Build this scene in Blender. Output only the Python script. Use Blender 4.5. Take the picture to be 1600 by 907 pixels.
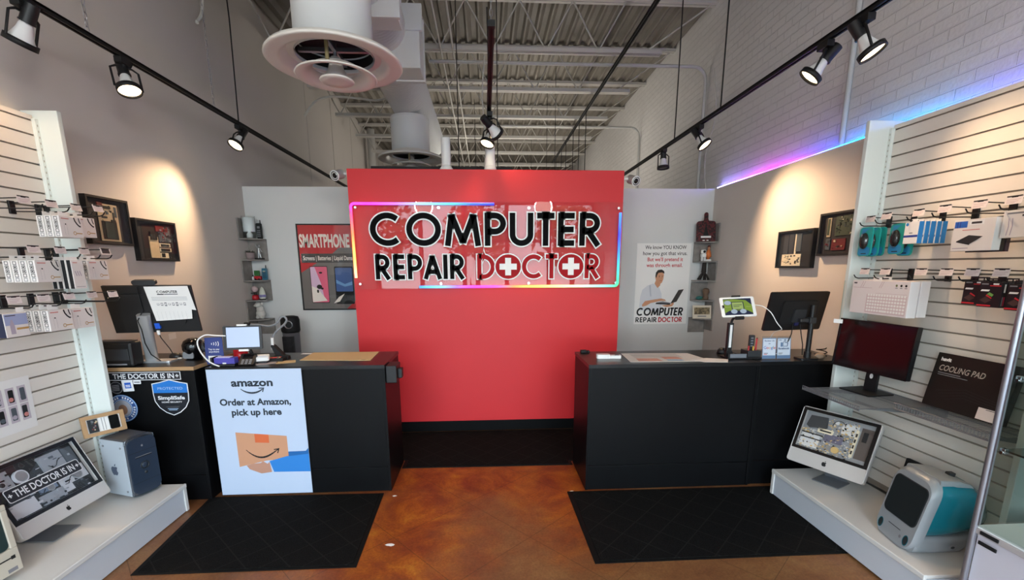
import bpy, math, random
from mathutils import Matrix, Vector
for o in list(bpy.data.objects): bpy.data.objects.remove(o)
S = bpy.context.scene
COL = S.collection
R = math.radians
random.seed(7)

# ---------------------------------------------------------------- camera
cam_data = bpy.data.cameras.new('camera'); cam = bpy.data.objects.new('camera', cam_data); COL.objects.link(cam)
YAW, PITCH, ROLL, FPX, CX, CY, CAMH = 0.054176451, 0.196310523, -0.003942618, 705.405, 797.05, 558.405, 1.652
fwd = Vector((math.sin(YAW)*math.cos(PITCH), math.cos(YAW)*math.cos(PITCH), -math.sin(PITCH)))
rgt = Vector((math.cos(YAW), -math.sin(YAW), 0)); up = rgt.cross(fwd)
r2 = math.cos(ROLL)*rgt + math.sin(ROLL)*up; u2 = -math.sin(ROLL)*rgt + math.cos(ROLL)*up
cam.matrix_world = Matrix(((r2.x, u2.x, -fwd.x, 0), (r2.y, u2.y, -fwd.y, 0), (r2.z, u2.z, -fwd.z, CAMH), (0, 0, 0, 1)))
cam_data.sensor_width = 36; cam_data.lens = 36*FPX/1600
cam_data.shift_x = (800-CX)/1600; cam_data.shift_y = (CY-453.5)/1600
cam_data.clip_start = 0.02; cam_data.clip_end = 200
S.camera = cam

# ---------------------------------------------------------------- light and exposure
S.view_settings.view_transform = 'Standard'; S.view_settings.look = 'None'
S.view_settings.exposure = 1.72; S.view_settings.gamma = 1.0; S.view_settings.use_curve_mapping = False
SKY = 5.0            # strength of the daylight outside the shop window
WARM = (1.0, 0.66, 0.38)
LAMP_W = 21
FILL_GLOBE_W = 175
TABLET = 0.33
BACK_W = 8.5
w = bpy.data.worlds.new('sky'); S.world = w; w.use_nodes = True
nt = w.node_tree; nt.nodes.clear()
wo = nt.nodes.new('ShaderNodeOutputWorld'); bg = nt.nodes.new('ShaderNodeBackground')
tc = nt.nodes.new('ShaderNodeTexCoord'); sx = nt.nodes.new('ShaderNodeSeparateXYZ'); rp = nt.nodes.new('ShaderNodeValToRGB')
nt.links.new(tc.outputs['Generated'], sx.inputs[0]); nt.links.new(sx.outputs['Z'], rp.inputs[0])
rp.color_ramp.elements[0].position = 0.0; rp.color_ramp.elements[0].color = (0.86, 0.93, 1.0, 1)
rp.color_ramp.elements[1].position = 0.6; rp.color_ramp.elements[1].color = (0.52, 0.70, 1.0, 1)
nt.links.new(rp.outputs[0], bg.inputs['Color']); bg.inputs['Strength'].default_value = SKY
nt.links.new(bg.outputs[0], wo.inputs['Surface'])

def spot(name, loc, aim, watts, size=70, blend=0.6, color=WARM, radius=0.045, parent=None):
    d = bpy.data.lights.new(name, 'SPOT'); d.energy = watts; d.color = color; d.spot_size = R(size); d.spot_blend = blend
    d.shadow_soft_size = radius
    o = bpy.data.objects.new(name, d); COL.objects.link(o)
    q = (Vector(aim)-Vector(loc)).to_track_quat('-Z', 'Y')
    o.matrix_world = Matrix.Translation(loc) @ q.to_matrix().to_4x4()
    return o
def area(name, loc, rot, sx_, sy_, watts, color, portal=False):
    d = bpy.data.lights.new(name, 'AREA'); d.shape = 'RECTANGLE'; d.size = sx_; d.size_y = sy_; d.energy = watts; d.color = color
    if portal: d.cycles.is_portal = True
    o = bpy.data.objects.new(name, d); COL.objects.link(o); o.location = loc; o.rotation_euler = rot
    return o
# sky portal over the glazed shop front behind the camera
area('window_portal', (0.0, -2.62, 1.62), (R(90), 0, 0), 5.2, 3.0, 1, (1, 1, 1), portal=True)

# ---------------------------------------------------------------- materials
def lin(h):
    h = h.lstrip('#'); o = []
    for i in (0, 2, 4):
        c = int(h[i:i+2], 16)/255
        o.append(c/12.92 if c <= 0.04045 else ((c+0.055)/1.055)**2.4)
    return (*o, 1)
MATS = {}
def mat(name, hexc='#808080', rough=0.5, metal=0.0, emit=None, es=0.0, bump=None, noise=None, spec=0.5, trans=0.0, ior=1.45, coat=0.0):
    if name in MATS: return MATS[name]
    m = bpy.data.materials.new(name); m.use_nodes = True; MATS[name] = m
    n = m.node_tree; b = n.nodes['Principled BSDF']
    b.inputs['Base Color'].default_value = lin(hexc); b.inputs['Roughness'].default_value = rough
    b.inputs['Metallic'].default_value = metal; b.inputs['Specular IOR Level'].default_value = spec
    b.inputs['Transmission Weight'].default_value = trans; b.inputs['IOR'].default_value = ior
    b.inputs['Coat Weight'].default_value = coat
    if emit: b.inputs['Emission Color'].default_value = lin(emit); b.inputs['Emission Strength'].default_value = es
    if noise:   # (other colour, scale, low, high)
        t = n.nodes.new('ShaderNodeTexCoord'); x = n.nodes.new('ShaderNodeTexNoise'); x.inputs['Scale'].default_value = noise[1]
        x.inputs['Detail'].default_value = 5
        r = n.nodes.new('ShaderNodeValToRGB'); r.color_ramp.elements[0].position = noise[2]; r.color_ramp.elements[1].position = noise[3]
        r.color_ramp.elements[0].color = lin(hexc); r.color_ramp.elements[1].color = lin(noise[0])
        n.links.new(t.outputs['Object'], x.inputs['Vector']); n.links.new(x.outputs['Fac'], r.inputs[0]); n.links.new(r.outputs[0], b.inputs['Base Color'])
    if bump:    # (scale, strength)
        t = n.nodes.new('ShaderNodeTexCoord'); x = n.nodes.new('ShaderNodeTexNoise'); x.inputs['Scale'].default_value = bump[0]
        q = n.nodes.new('ShaderNodeBump'); q.inputs['Strength'].default_value = bump[1]; q.inputs['Distance'].default_value = 0.01
        n.links.new(t.outputs['Object'], x.inputs['Vector']); n.links.new(x.outputs['Fac'], q.inputs['Height']); n.links.new(q.outputs[0], b.inputs['Normal'])
    return m
def glass(name, tint='#ffffff', refl=1.0, rough=0.0):
    if name in MATS: return MATS[name]
    m = bpy.data.materials.new(name); m.use_nodes = True; MATS[name] = m; n = m.node_tree; n.nodes.clear()
    o = n.nodes.new('ShaderNodeOutputMaterial'); mx = n.nodes.new('ShaderNodeMixShader'); t = n.nodes.new('ShaderNodeBsdfTransparent')
    g = n.nodes.new('ShaderNodeBsdfGlossy'); f = n.nodes.new('ShaderNodeFresnel'); k = n.nodes.new('ShaderNodeMath'); k.operation = 'MULTIPLY'
    k.inputs[1].default_value = refl; f.inputs['IOR'].default_value = 1.5; g.inputs['Roughness'].default_value = rough; t.inputs[0].default_value = lin(tint)
    ge = n.nodes.new('ShaderNodeNewGeometry'); iv = n.nodes.new('ShaderNodeMath'); iv.operation = 'SUBTRACT'; iv.inputs[0].default_value = 1; k2 = n.nodes.new('ShaderNodeMath'); k2.operation = 'MULTIPLY'
    n.links.new(ge.outputs['Backfacing'], iv.inputs[1]); n.links.new(iv.outputs[0], k2.inputs[1]); n.links.new(f.outputs[0], k.inputs[0]); n.links.new(k.outputs[0], k2.inputs[0]); n.links.new(k2.outputs[0], mx.inputs[0]); n.links.new(t.outputs[0], mx.inputs[1]); n.links.new(g.outputs[0], mx.inputs[2])
    n.links.new(mx.outputs[0], o.inputs['Surface'])
    return m
def vcol_emit(name, strength):
    m = bpy.data.materials.new(name); m.use_nodes = True; MATS[name] = m; n = m.node_tree; b = n.nodes['Principled BSDF']
    a = n.nodes.new('ShaderNodeAttribute'); a.attribute_name = 'led'
    b.inputs['Base Color'].default_value = (.12, .12, .12, 1)
    n.links.new(a.outputs['Color'], b.inputs['Emission Color']); b.inputs['Emission Strength'].default_value = strength
    return m

# ---------------------------------------------------------------- mesh building
WINV = {}
class MB:
    def __init__(s, T=None): s.v = []; s.f = []; s.mi = []; s.sm = []; s.mats = []; s.T = T or Matrix()
    def add(s, vs, fs, m, smooth=False, T=None):
        M = s.T @ T if T is not None else s.T
        b = len(s.v); s.v += [M @ Vector(p) for p in vs]
        if m not in s.mats: s.mats.append(m)
        k = s.mats.index(m); flip = M.to_3x3().determinant() < 0
        for f in fs:
            s.f.append([b+i for i in (reversed(f) if flip else f)]); s.mi.append(k); s.sm.append(smooth)
        return s
    def bb(s, x0, x1, y0, y1, z0, z1, m, T=None):
        x0, x1 = sorted((x0, x1)); y0, y1 = sorted((y0, y1)); z0, z1 = sorted((z0, z1))
        v = [(x0,y0,z0),(x1,y0,z0),(x1,y1,z0),(x0,y1,z0),(x0,y0,z1),(x1,y0,z1),(x1,y1,z1),(x0,y1,z1)]
        return s.add(v, [(0,3,2,1),(4,5,6,7),(0,1,5,4),(1,2,6,5),(2,3,7,6),(3,0,4,7)], m, False, T)
    def box(s, c, d, m, T=None):
        return s.bb(c[0]-d[0]/2, c[0]+d[0]/2, c[1]-d[1]/2, c[1]+d[1]/2, c[2]-d[2]/2, c[2]+d[2]/2, m, T)
    def cyl(s, p0, p1, r0, m, r1=None, n=20, caps=True, T=None):
        r1 = r0 if r1 is None else r1; p0 = Vector(p0); p1 = Vector(p1); d = (p1-p0).normalized()
        a = d.orthogonal().normalized(); c = d.cross(a); v = []; f = []
        for k in range(n):
            t = 2*math.pi*k/n; u = a*math.cos(t)+c*math.sin(t); v += [p0+u*r0, p1+u*r1]
        for k in range(n):
            j = (k+1) % n; f.append((2*k, 2*j, 2*j+1, 2*k+1))
        s.add(v, f, m, True, T)
        if caps:
            if r0 > 1e-6: s.add([v[2*k] for k in range(n)], [tuple(reversed(range(n)))], m, False, T)
            if r1 > 1e-6: s.add([v[2*k+1] for k in range(n)], [tuple(range(n))], m, False, T)
        return s
    def tube(s, pts, r, m, n=8, closed=False, T=None):
        pts = [Vector(p) for p in pts]; N = len(pts); v = []; f = []; a = None
        for i, p in enumerate(pts):
            if closed: d = pts[(i+1) % N]-pts[i-1]
            else: d = pts[min(i+1, N-1)]-pts[max(i-1, 0)]
            d.normalize()
            a = d.orthogonal().normalized() if a is None else (a-d*a.dot(d)).normalized()
            c = d.cross(a)
            for k in range(n):
                t = 2*math.pi*k/n; v.append(p+a*r*math.cos(t)+c*r*math.sin(t))
        for i in range(N if closed else N-1):
            for k in range(n):
                j = (k+1) % n; i2 = (i+1) % N; f.append((i*n+k, i*n+j, i2*n+j, i2*n+k))
        s.add(v, f, m, True, T)
        if not closed:
            s.add(v[:n], [tuple(reversed(range(n)))], m, False, T); s.add(v[-n:], [tuple(range(n))], m, False, T)
        return s
    def lathe(s, prof, m, n=32, T=None, smooth=True):
        v = []; f = []
        for r, z in prof:
            for k in range(n):
                t = 2*math.pi*k/n; v.append((r*math.cos(t), r*math.sin(t), z))
        for i in range(len(prof)-1):
            for k in range(n):
                j = (k+1) % n; f.append((i*n+k, i*n+j, (i+1)*n+j, (i+1)*n+k))
        return s.add(v, f, m, smooth, T)
    def prism(s, poly, d, m, T=None, z0=0.0, smooth=False):
        n = len(poly)
        ar = sum(poly[i][0]*poly[(i+1) % n][1]-poly[(i+1) % n][0]*poly[i][1] for i in range(n))
        if ar < 0: poly = list(reversed(poly))
        if abs(d) < 1e-9: return s.add([(x, y, z0) for x, y in poly], [tuple(range(n))], m, False, T)
        v = [(x, y, z0) for x, y in poly]+[(x, y, z0+d) for x, y in poly]
        s.add(v, [tuple(reversed(range(n))), tuple(range(n, 2*n))], m, False, T)
        return s.add(v, [(i, (i+1) % n, n+(i+1) % n, n+i) for i in range(n)], m, smooth, T)
    def rect(s, x0, x1, y0, y1, m, T=None, z=0.0):
        return s.prism([(x0,y0),(x1,y0),(x1,y1),(x0,y1)], 0, m, T, z)
    def ell(s, cx, cy, rx, ry, m, T=None, z=0.0, n=28, a0=0, a1=360):
        p = [(cx+rx*math.cos(R(a0+(a1-a0)*k/n)), cy+ry*math.sin(R(a0+(a1-a0)*k/n))) for k in range(n if a1-a0 == 360 else n+1)]
        return s.prism(p, 0, m, T, z)
    def ribbon(s, pts, t, m, T=None, z=0.0, closed=False):
        P = [Vector(p) for p in pts]; N = len(P); L = []; Rr = []
        for i in range(N):
            if closed: a = (P[i]-P[i-1]).normalized(); b = (P[(i+1) % N]-P[i]).normalized()
            else:
                b = (P[min(i+1, N-1)]-P[min(i, N-2)]).normalized(); a = (P[max(i, 1)]-P[max(i-1, 0)]).normalized()
            na = Vector((-a.y, a.x)); nb = Vector((-b.y, b.x)); h = (na+nb)
            h = h.normalized() if h.length > 1e-6 else na
            k = t/2/max(0.35, h.dot(na)); L.append(P[i]+h*k); Rr.append(P[i]-h*k)
        v = [(p.x, p.y, z) for p in L]+[(p.x, p.y, z) for p in Rr]
        return s.add(v, [(i, N+i, N+(i+1) % N, (i+1) % N) for i in range(N if closed else N-1)], m, False, T)
    def text(s, body, m, T, x=0, y=0, cap=0.05, w=None, align='C', bold=0.0, z=0.0, shear=0.0):
        vs, fs = textmesh(body, bold, shear)
        xs = [p[0] for p in vs]; x0, x1 = min(xs), max(xs)
        k = cap/CAPH; kx = w/(x1-x0) if w else k
        ox = {'C': -(x0+x1)/2, 'L': -x0, 'R': -x1}[align]
        return s.add([((p[0]+ox)*kx+x, p[1]*k+y, z) for p in vs], fs, m, False, T)
    def build(s, name, parent=None, bevel=0.0, label=None, seg=2, angle=35):
        me = bpy.data.meshes.new(name)
        W = WINV.get(parent.name) if parent else None
        vs = [W @ p for p in s.v] if W else s.v
        me.from_pydata([tuple(p) for p in vs], [], s.f)
        for m in s.mats: me.materials.append(m)
        me.polygons.foreach_set('material_index', s.mi); me.polygons.foreach_set('use_smooth', s.sm); me.update()
        o = bpy.data.objects.new(name, me); COL.objects.link(o)
        if parent:
            o.parent = parent
            if W: WINV[o.name] = W
        if bevel:
            b = o.modifiers.new('bevel', 'BEVEL'); b.width = bevel; b.segments = seg; b.limit_method = 'ANGLE'; b.angle_limit = R(angle); b.harden_normals = False
        if label: o['label'] = label
        return o
TEXTS = {}
def textmesh(body, bold=0.0, shear=0.0):
    k = (body, bold, shear)
    if k not in TEXTS:
        c = bpy.data.curves.new('t', 'FONT'); c.body = body; c.size = 1; c.offset = bold; c.resolution_u = 3; c.shear = shear; c.fill_mode = 'FRONT'
        o = bpy.data.objects.new('t', c); me = bpy.data.meshes.new_from_object(o)
        vs = [tuple(v.co) for v in me.vertices]; fs = []
        for p in me.polygons:
            f = list(p.vertices)
            if p.normal.z < 0: f.reverse()
            fs.append(tuple(f))
        TEXTS[k] = (vs, fs); bpy.data.objects.remove(o); bpy.data.curves.remove(c); bpy.data.meshes.remove(me)
    return TEXTS[k]
CAPH = 1.0
CAPH = max(p[1] for p in textmesh('H')[0])
def rrect(w, h, r, n=5, cx=0, cy=0):
    p = []
    for qx, qy, a in ((1, 1, 0), (-1, 1, 90), (-1, -1, 180), (1, -1, 270)):
        for k in range(n+1):
            t = R(a+90*k/n); p.append((cx+qx*(w/2-r)+r*math.cos(t), cy+qy*(h/2-r)+r*math.sin(t)))
    return p
def F(o, x, u):     # drawing frame: x right, y up, z out of the face
    x = Vector(x).normalized(); u = Vector(u); u = (u-x*u.dot(x)).normalized(); n = x.cross(u)
    return Matrix(((x.x,u.x,n.x,o[0]),(x.y,u.y,n.y,o[1]),(x.z,u.z,n.z,o[2]),(0,0,0,1)))
def FS(x, y, z): return F((x, y, z), (1,0,0), (0,0,1))      # faces the camera (-Y)
def FL(x, y, z): return F((x, y, z), (0,1,0), (0,0,1))      # faces +X (on the left wall)
def FR(x, y, z): return F((x, y, z), (0,-1,0), (0,0,1))     # faces -X (on the right wall)
def FT(x, y, z, a=0): return F((x, y, z), (math.cos(R(a)), math.sin(R(a)), 0), (-math.sin(R(a)), math.cos(R(a)), 0))   # faces up
def POSE(c, yaw, tilt=0, roll=0):                            # local x width, z height, -y the front
    return Matrix.Translation(c) @ Matrix.Rotation(R(yaw), 4, 'Z') @ Matrix.Rotation(R(tilt), 4, 'X') @ Matrix.Rotation(R(roll), 4, 'Y')
FRONT = Matrix(((1,0,0,0),(0,0,-1,0),(0,1,0,0),(0,0,0,1)))
def shift(T, x=0, y=0, z=0): return T @ Matrix.Translation((x, y, z))
def tag(o, label, cat, group=None, kind=None):
    o['label'] = label; o['category'] = cat
    if group: o['group'] = group
    if kind: o['kind'] = kind
    return o
def thing(name, label, cat, loc=(0,0,0), rz=0, group=None):
    e = bpy.data.objects.new(name, None); COL.objects.link(e); e.location = loc; e.rotation_euler = (0, 0, R(rz)); e.empty_display_size = 0.05
    tag(e, label, cat, group)
    WINV[e.name] = (Matrix.Translation(loc) @ Matrix.Rotation(R(rz), 4, 'Z')).inverted()
    return e
def dup(root, loc, label, rz=None, group=None):
    r = root.copy(); COL.objects.link(r); r.location = loc; r['label'] = label
    if rz is not None: r.rotation_euler = (0, 0, R(rz))
    if group: r['group'] = group
    def rec(a, b):
        for ch in list(a.children):
            c = ch.copy(); COL.objects.link(c); c.parent = b; rec(ch, c)
    rec(root, r)
    return r
def struct(o): o['kind'] = 'structure'; return o
def arc(cx, cy, r, a0, a1, n=12): return [(cx+r*math.cos(R(a0+(a1-a0)*k/n)), cy+r*math.sin(R(a0+(a1-a0)*k/n))) for k in range(n+1)]

# shared materials
BLACK = mat('black_plastic', '#141416', 0.45)
MATTE = mat('matte_black', '#101012', 0.7)
GLOSS = mat('glossy_black', '#08080a', 0.12)
WHITE = mat('white_plastic', '#e4e4e2', 0.4)
PAPER = mat('white_paper', '#dcdad8', 0.8)
INK = mat('printed_black', '#111114', 0.6)
GREYINK = mat('printed_grey', '#77777c', 0.7)
CHROME = mat('chrome', '#d0d0d4', 0.18, 1.0)
STEEL = mat('brushed_steel', '#a9aaae', 0.35, 1.0)
REDINK = mat('printed_red', '#c8202c', 0.5)
# ================================================================ the room
XL, XR, XB, YP, YF, YB, ZC, ZP = -2.66, 2.69, 2.755, 5.40, -2.60, 15.6, 4.70, 2.54
def wallmat(name, hexc, other, scale=1.2):
    return mat(name, hexc, 0.75, noise=(other, scale, 0.35, 0.75), bump=(160, 0.08))
M_WALL = wallmat('grey_painted_wall', '#cac4be', '#c5bfb9')
M_PART = wallmat('pale_partition_paint', '#d3d5d4', '#cecfcf')
M_DRY = wallmat('right_drywall_paint', '#d3cac2', '#cec5bd')
M_RED = mat('red_wall_paint', '#d2242b', 0.5, noise=('#cb2028', 1.5, 0.3, 0.8), bump=(140, 0.06))
def brick_mat():
    m = bpy.data.materials.new('painted_brick'); m.use_nodes = True; n = m.node_tree; b = n.nodes['Principled BSDF']
    g = n.nodes.new('ShaderNodeNewGeometry'); s = n.nodes.new('ShaderNodeSeparateXYZ'); c = n.nodes.new('ShaderNodeCombineXYZ')
    t = n.nodes.new('ShaderNodeTexBrick'); t.inputs['Scale'].default_value = 1; t.inputs['Brick Width'].default_value = 0.203; t.inputs['Row Height'].default_value = 0.072
    t.inputs['Mortar Size'].default_value = 0.0045; t.inputs['Mortar Smooth'].default_value = 0.35
    t.inputs['Color1'].default_value = lin('#d0cecc'); t.inputs['Color2'].default_value = lin('#d5d3d1'); t.inputs['Mortar'].default_value = lin('#d3d1cf')
    n.links.new(g.outputs['Position'], s.inputs[0]); n.links.new(s.outputs['Y'], c.inputs['X']); n.links.new(s.outputs['Z'], c.inputs['Y'])
    n.links.new(c.outputs[0], t.inputs['Vector']); n.links.new(t.outputs['Color'], b.inputs['Base Color'])
    x = n.nodes.new('ShaderNodeTexNoise'); x.inputs['Scale'].default_value = 45
    n.links.new(g.outputs['Position'], x.inputs['Vector'])
    h = n.nodes.new('ShaderNodeMath'); h.operation = 'MULTIPLY_ADD'; h.inputs[1].default_value = -1.0
    k = n.nodes.new('ShaderNodeMath'); k.operation = 'MULTIPLY'; k.inputs[1].default_value = 0.25
    n.links.new(x.outputs['Fac'], k.inputs[0]); n.links.new(t.outputs['Fac'], h.inputs[0]); n.links.new(k.outputs[0], h.inputs[2])
    q = n.nodes.new('ShaderNodeBump'); q.inputs['Strength'].default_value = 0.8; q.inputs['Distance'].default_value = 0.012
    n.links.new(h.outputs[0], q.inputs['Height']); n.links.new(q.outputs[0], b.inputs['Normal'])
    b.inputs['Roughness'].default_value = 0.6
    return m
M_BRICK = brick_mat()
def floor_mat():
    m = bpy.data.materials.new('stained_concrete'); m.use_nodes = True; n = m.node_tree; b = n.nodes['Principled BSDF']
    L = n.links.new; g = n.nodes.new('ShaderNodeNewGeometry')
    def noise(sc, det=5, rough=.6, dist=0.0, off=(0,0,0)):
        mp = n.nodes.new('ShaderNodeMapping'); mp.inputs['Location'].default_value = off; L(g.outputs['Position'], mp.inputs[0])
        x = n.nodes.new('ShaderNodeTexNoise'); x.inputs['Scale'].default_value = sc; x.inputs['Detail'].default_value = det
        x.inputs['Roughness'].default_value = rough; x.inputs['Distortion'].default_value = dist; L(mp.outputs[0], x.inputs['Vector']); return x.outputs['Fac']
    def ramp(fac, stops):
        r = n.nodes.new('ShaderNodeValToRGB'); e = r.color_ramp.elements
        while len(e) < len(stops): e.new(0.5)
        for el, (p, h) in zip(e, stops): el.position = p; el.color = lin(h) if isinstance(h, str) else (h, h, h, 1)
        L(fac, r.inputs[0]); return r.outputs[0]
    def mix(f, a, c, mode='MIX'):
        x = n.nodes.new('ShaderNodeMix'); x.data_type = 'RGBA'; x.blend_type = mode
        if isinstance(f, float): x.inputs[0].default_value = f
        else: L(f, x.inputs[0])
        L(a, x.inputs[6]); L(c, x.inputs[7]); return x.outputs[2]
    base = ramp(noise(2.6, 10, .75, .4), [(0.30, '#683f27'), (0.5, '#7c5232'), (0.72, '#8f6940')])
    rust = ramp(noise(3.5, 8, .72, 0.6, (3, 1, 0)), [(0.3, '#6f2a1c'), (0.45, '#8a3f1a'), (0.58, '#a8591c'), (0.72, '#bf7f26')])
    # rusty stain running down the open aisle between the counters, west of centre and near the right counter's foot
    def blob(cx, cy, rx, ry):
        mp = n.nodes.new('ShaderNodeMapping'); mp.vector_type = 'POINT'; mp.inputs['Location'].default_value = (-.5*cx/rx, -.5*cy/ry, 0); mp.inputs['Scale'].default_value = (.5/rx, .5/ry, 0)
        L(g.outputs['Position'], mp.inputs[0]); d = n.nodes.new('ShaderNodeVectorMath'); d.operation = 'LENGTH'; L(mp.outputs[0], d.inputs[0])
        a = n.nodes.new('ShaderNodeMath'); a.operation = 'MULTIPLY_ADD'; a.inputs[1].default_value = .6; L(noise(4.5, 5, .6, 0, (cx, cy, 1)), a.inputs[0]); L(d.outputs['Value'], a.inputs[2])
        return ramp(a.outputs[0], [(0.46, .9), (0.92, 0.0)])
    col = mix(blob(-0.60, 2.55, 0.62, 1.15), base, rust)
    col = mix(blob(0.62, 3.10, 0.45, 0.8), col, rust)
    col = mix(blob(-0.15, 3.40, 0.95, 0.45), col, rust)
    fine = ramp(noise(70, 5, .8), [(0.3, 0.66), (0.7, 1.22)])
    col = mix(1.0, col, fine, 'MULTIPLY')
    # diamond-scored joints
    mp = n.nodes.new('ShaderNodeMapping'); mp.vector_type = 'TEXTURE'; mp.inputs['Location'].default_value = (0.257, 2.532, 0); mp.inputs['Rotation'].default_value = (0, 0, R(42)); mp.inputs['Scale'].default_value = (0.6, 0.6, 1)
    L(g.outputs['Position'], mp.inputs[0]); sp = n.nodes.new('ShaderNodeSeparateXYZ'); L(mp.outputs[0], sp.inputs[0]); lines = []
    for ax in ('X', 'Y'):
        a = n.nodes.new('ShaderNodeMath'); a.operation = 'PINGPONG'; a.inputs[1].default_value = 0.5; L(sp.outputs[ax], a.inputs[0])
        c = n.nodes.new('ShaderNodeMath'); c.operation = 'LESS_THAN'; c.inputs[1].default_value = 0.0035; L(a.outputs[0], c.inputs[0]); lines.append(c.outputs[0])
    mx = n.nodes.new('ShaderNodeMath'); mx.operation = 'MAXIMUM'; L(lines[0], mx.inputs[0]); L(lines[1], mx.inputs[1])
    joint = n.nodes.new('ShaderNodeRGB'); joint.outputs[0].default_value = lin('#3f2817')
    dim = n.nodes.new('ShaderNodeMath'); dim.operation = 'MULTIPLY'; dim.inputs[1].default_value = 0.6; L(mx.outputs[0], dim.inputs[0])
    col = mix(dim.outputs[0], col, joint.outputs[0])
    L(col, b.inputs['Base Color']); b.inputs['Specular IOR Level'].default_value = 0.35
    L(ramp(noise(9, 4), [(0.3, 0.30), (0.7, 0.48)]), b.inputs['Roughness'])
    q = n.nodes.new('ShaderNodeBump'); q.inputs['Strength'].default_value = 0.15; q.inputs['Distance'].default_value = 0.004; L(noise(35), q.inputs['Height']); L(q.outputs[0], b.inputs['Normal'])
    return m
M_FLOOR = floor_mat()

mb = MB(); mb.bb(XL-.2, XB+.2, YF-.2, YB+.2, -.12, 0, M_FLOOR); struct(mb.build('floor'))
mb = MB(); mb.bb(XL-.2, XL, YF, YB, 0, ZC+.1, M_WALL)
for y in (7.55, 8.75, 9.95, 11.15, 12.35): mb.bb(XL, XL+.006, y-.008, y+.008, 2.4, ZC, mat('wall_joint_sealant', '#bbb5af', 0.8))
struct(mb.build('wall_left'))
mb = MB(); mb.bb(XB, XB+.2, YF, YB, 0, ZC+.1, M_BRICK); struct(mb.build('wall_right'))
mb = MB(); mb.bb(XR, XB, YF, YP, 0, ZP, M_DRY); struct(mb.build('wall_right_lower'))
mb = MB(); mb.bb(XL, XB, YP, YP+.11, 0, ZP, M_PART); struct(mb.build('wall_middle'))
mb = MB(); mb.bb(-1.25, 1.33, 4.455, 4.60, 0, 2.545, M_RED); struct(mb.build('wall_centre', bevel=.003))
mb = MB(); mb.bb(-1.25, 1.33, 4.437, 4.455, 0, .105, mat('black_base_trim', '#0a0a0c', .5, spec=.12)); struct(mb.build('baseboard_centre', bevel=.003))
mb = MB(); mb.bb(XL, XB, YB, YB+.2, 0, ZC+.1, M_WALL); struct(mb.build('wall_back'))

# corrugated roof deck: ribs run along the room, 152 mm apart
M_DECK = mat('galvanised_deck', '#7d776e', 0.55, 0.0, noise=('#6f6a61', 3, .35, .7))
mb = MB(); prof = []; x = XL-.1
while x < XB+.1:
    prof += [(x, ZC), (x+.045, ZC+.040), (x+.105, ZC+.040), (x+.150-.02, ZC)]
    x += .152
v = []; f = []
for i, (px_, pz) in enumerate(prof): v += [(px_, YF, pz), (px_, YB, pz)]
for i in range(len(prof)-1): f.append((2*i, 2*i+1, 2*i+3, 2*i+2))
mb.add(v, f, M_DECK)
mb.bb(XL-.1, XB+.1, YF, YB, ZC+.06, ZC+.10, M_DECK)
struct(mb.build('ceiling'))

# glazed shop front behind the camera (it lights the room and shows in the glossy sign)
M_ALU = mat('dark_bronze_frame', '#2a2a2c', 0.4, 0.6)
GLASSM = glass('window_glass', '#f4f8f7')
mb = MB(); mb.bb(XL-.2, XB+.2, YF-.14, YF, 3.2, ZC+.1, M_WALL); mb.bb(XL-.2, XL+.05, YF-.14, YF, 0, 3.2, M_WALL); mb.bb(XB-.05, XB+.2, YF-.14, YF, 0, 3.2, M_WALL); struct(mb.build('wall_front'))
xs = [-2.61, -1.55, -.5, .55, 1.6, 2.70]
n_ = 0
for i in range(5):
    a, b = xs[i], xs[i+1]; mb = MB(); y0, y1 = YF-.10, YF-.05
    door = (i == 2)
    mb.bb(a, a+.05, y0, y1, 0, 3.2, M_ALU); mb.bb(b-.05, b, y0, y1, 0, 3.2, M_ALU)
    for z0, z1 in ((0, .12), (2.25, 2.32), (3.14, 3.2)): mb.bb(a+.05, b-.05, y0, y1, z0, z1, M_ALU)
    if door: mb.bb(a+.13, a+.16, YF-.05, YF-.01, .9, 1.4, STEEL)
    o = struct(mb.build('door_1' if door else 'window_%d' % (n_+1)))
    if not door: n_ += 1
    g = MB(); g.bb(a+.05, b-.05, YF-.08, YF-.074, .12, 2.25, GLASSM); g.bb(a+.05, b-.05, YF-.08, YF-.074, 2.32, 3.14, GLASSM); struct(g.build('window_pane', o))
mb = MB(); mb.bb(-18, 18, -30, YF-.2, -.25, -.05, mat('grey_asphalt', '#6b6b6c', .8)); struct(mb.build('ground_outside'))
LEAF = mat('tree_leaves', '#3f6a2c', .8, noise=('#6a9440', 5, .4, .7)); BARK = mat('tree_bark', '#5c4937', .9)
for i, (tx, ty, rr, nm) in enumerate(((-4.2, -9.5, 1.6, 'broad leafy tree outside, mirrored in left half of the glossy sign'), (-.3, -11, 1.5, 'rounded leafy tree outside, mirrored mid sign between M and P'), (3.6, -10, 1.7, 'leafy tree outside, mirrored in right half of the glossy sign'))):
    t = thing('street_tree', nm, 'tree', (tx, ty, -.05))
    m1 = MB(); m1.cyl((tx, ty, -.05), (tx, ty, 2.4), .12, BARK, .08, 10); m1.build('trunk', t)
    m2 = MB(); rnd = random.Random(i)
    for k in range(900):
        u = Vector((rnd.gauss(0, 1), rnd.gauss(0, 1), rnd.gauss(0, 1))).normalized()*rr*rnd.uniform(.55, 1.05)
        c = Vector((tx, ty, 3.1))+Vector((u.x, u.y, u.z*.85)); q = Matrix.Translation(c) @ Matrix.Rotation(rnd.uniform(0, 6.3), 4, Vector((rnd.gauss(0,1), rnd.gauss(0,1), rnd.gauss(0,1))).normalized())
        s_ = rnd.uniform(.10, .2); m2.add([(-s_, 0, 0), (0, -s_*.6, .02), (s_, 0, 0), (0, s_*.6, .02)], [(0, 1, 2, 3)], LEAF, False, q)
    m2.build('foliage', t)

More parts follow.
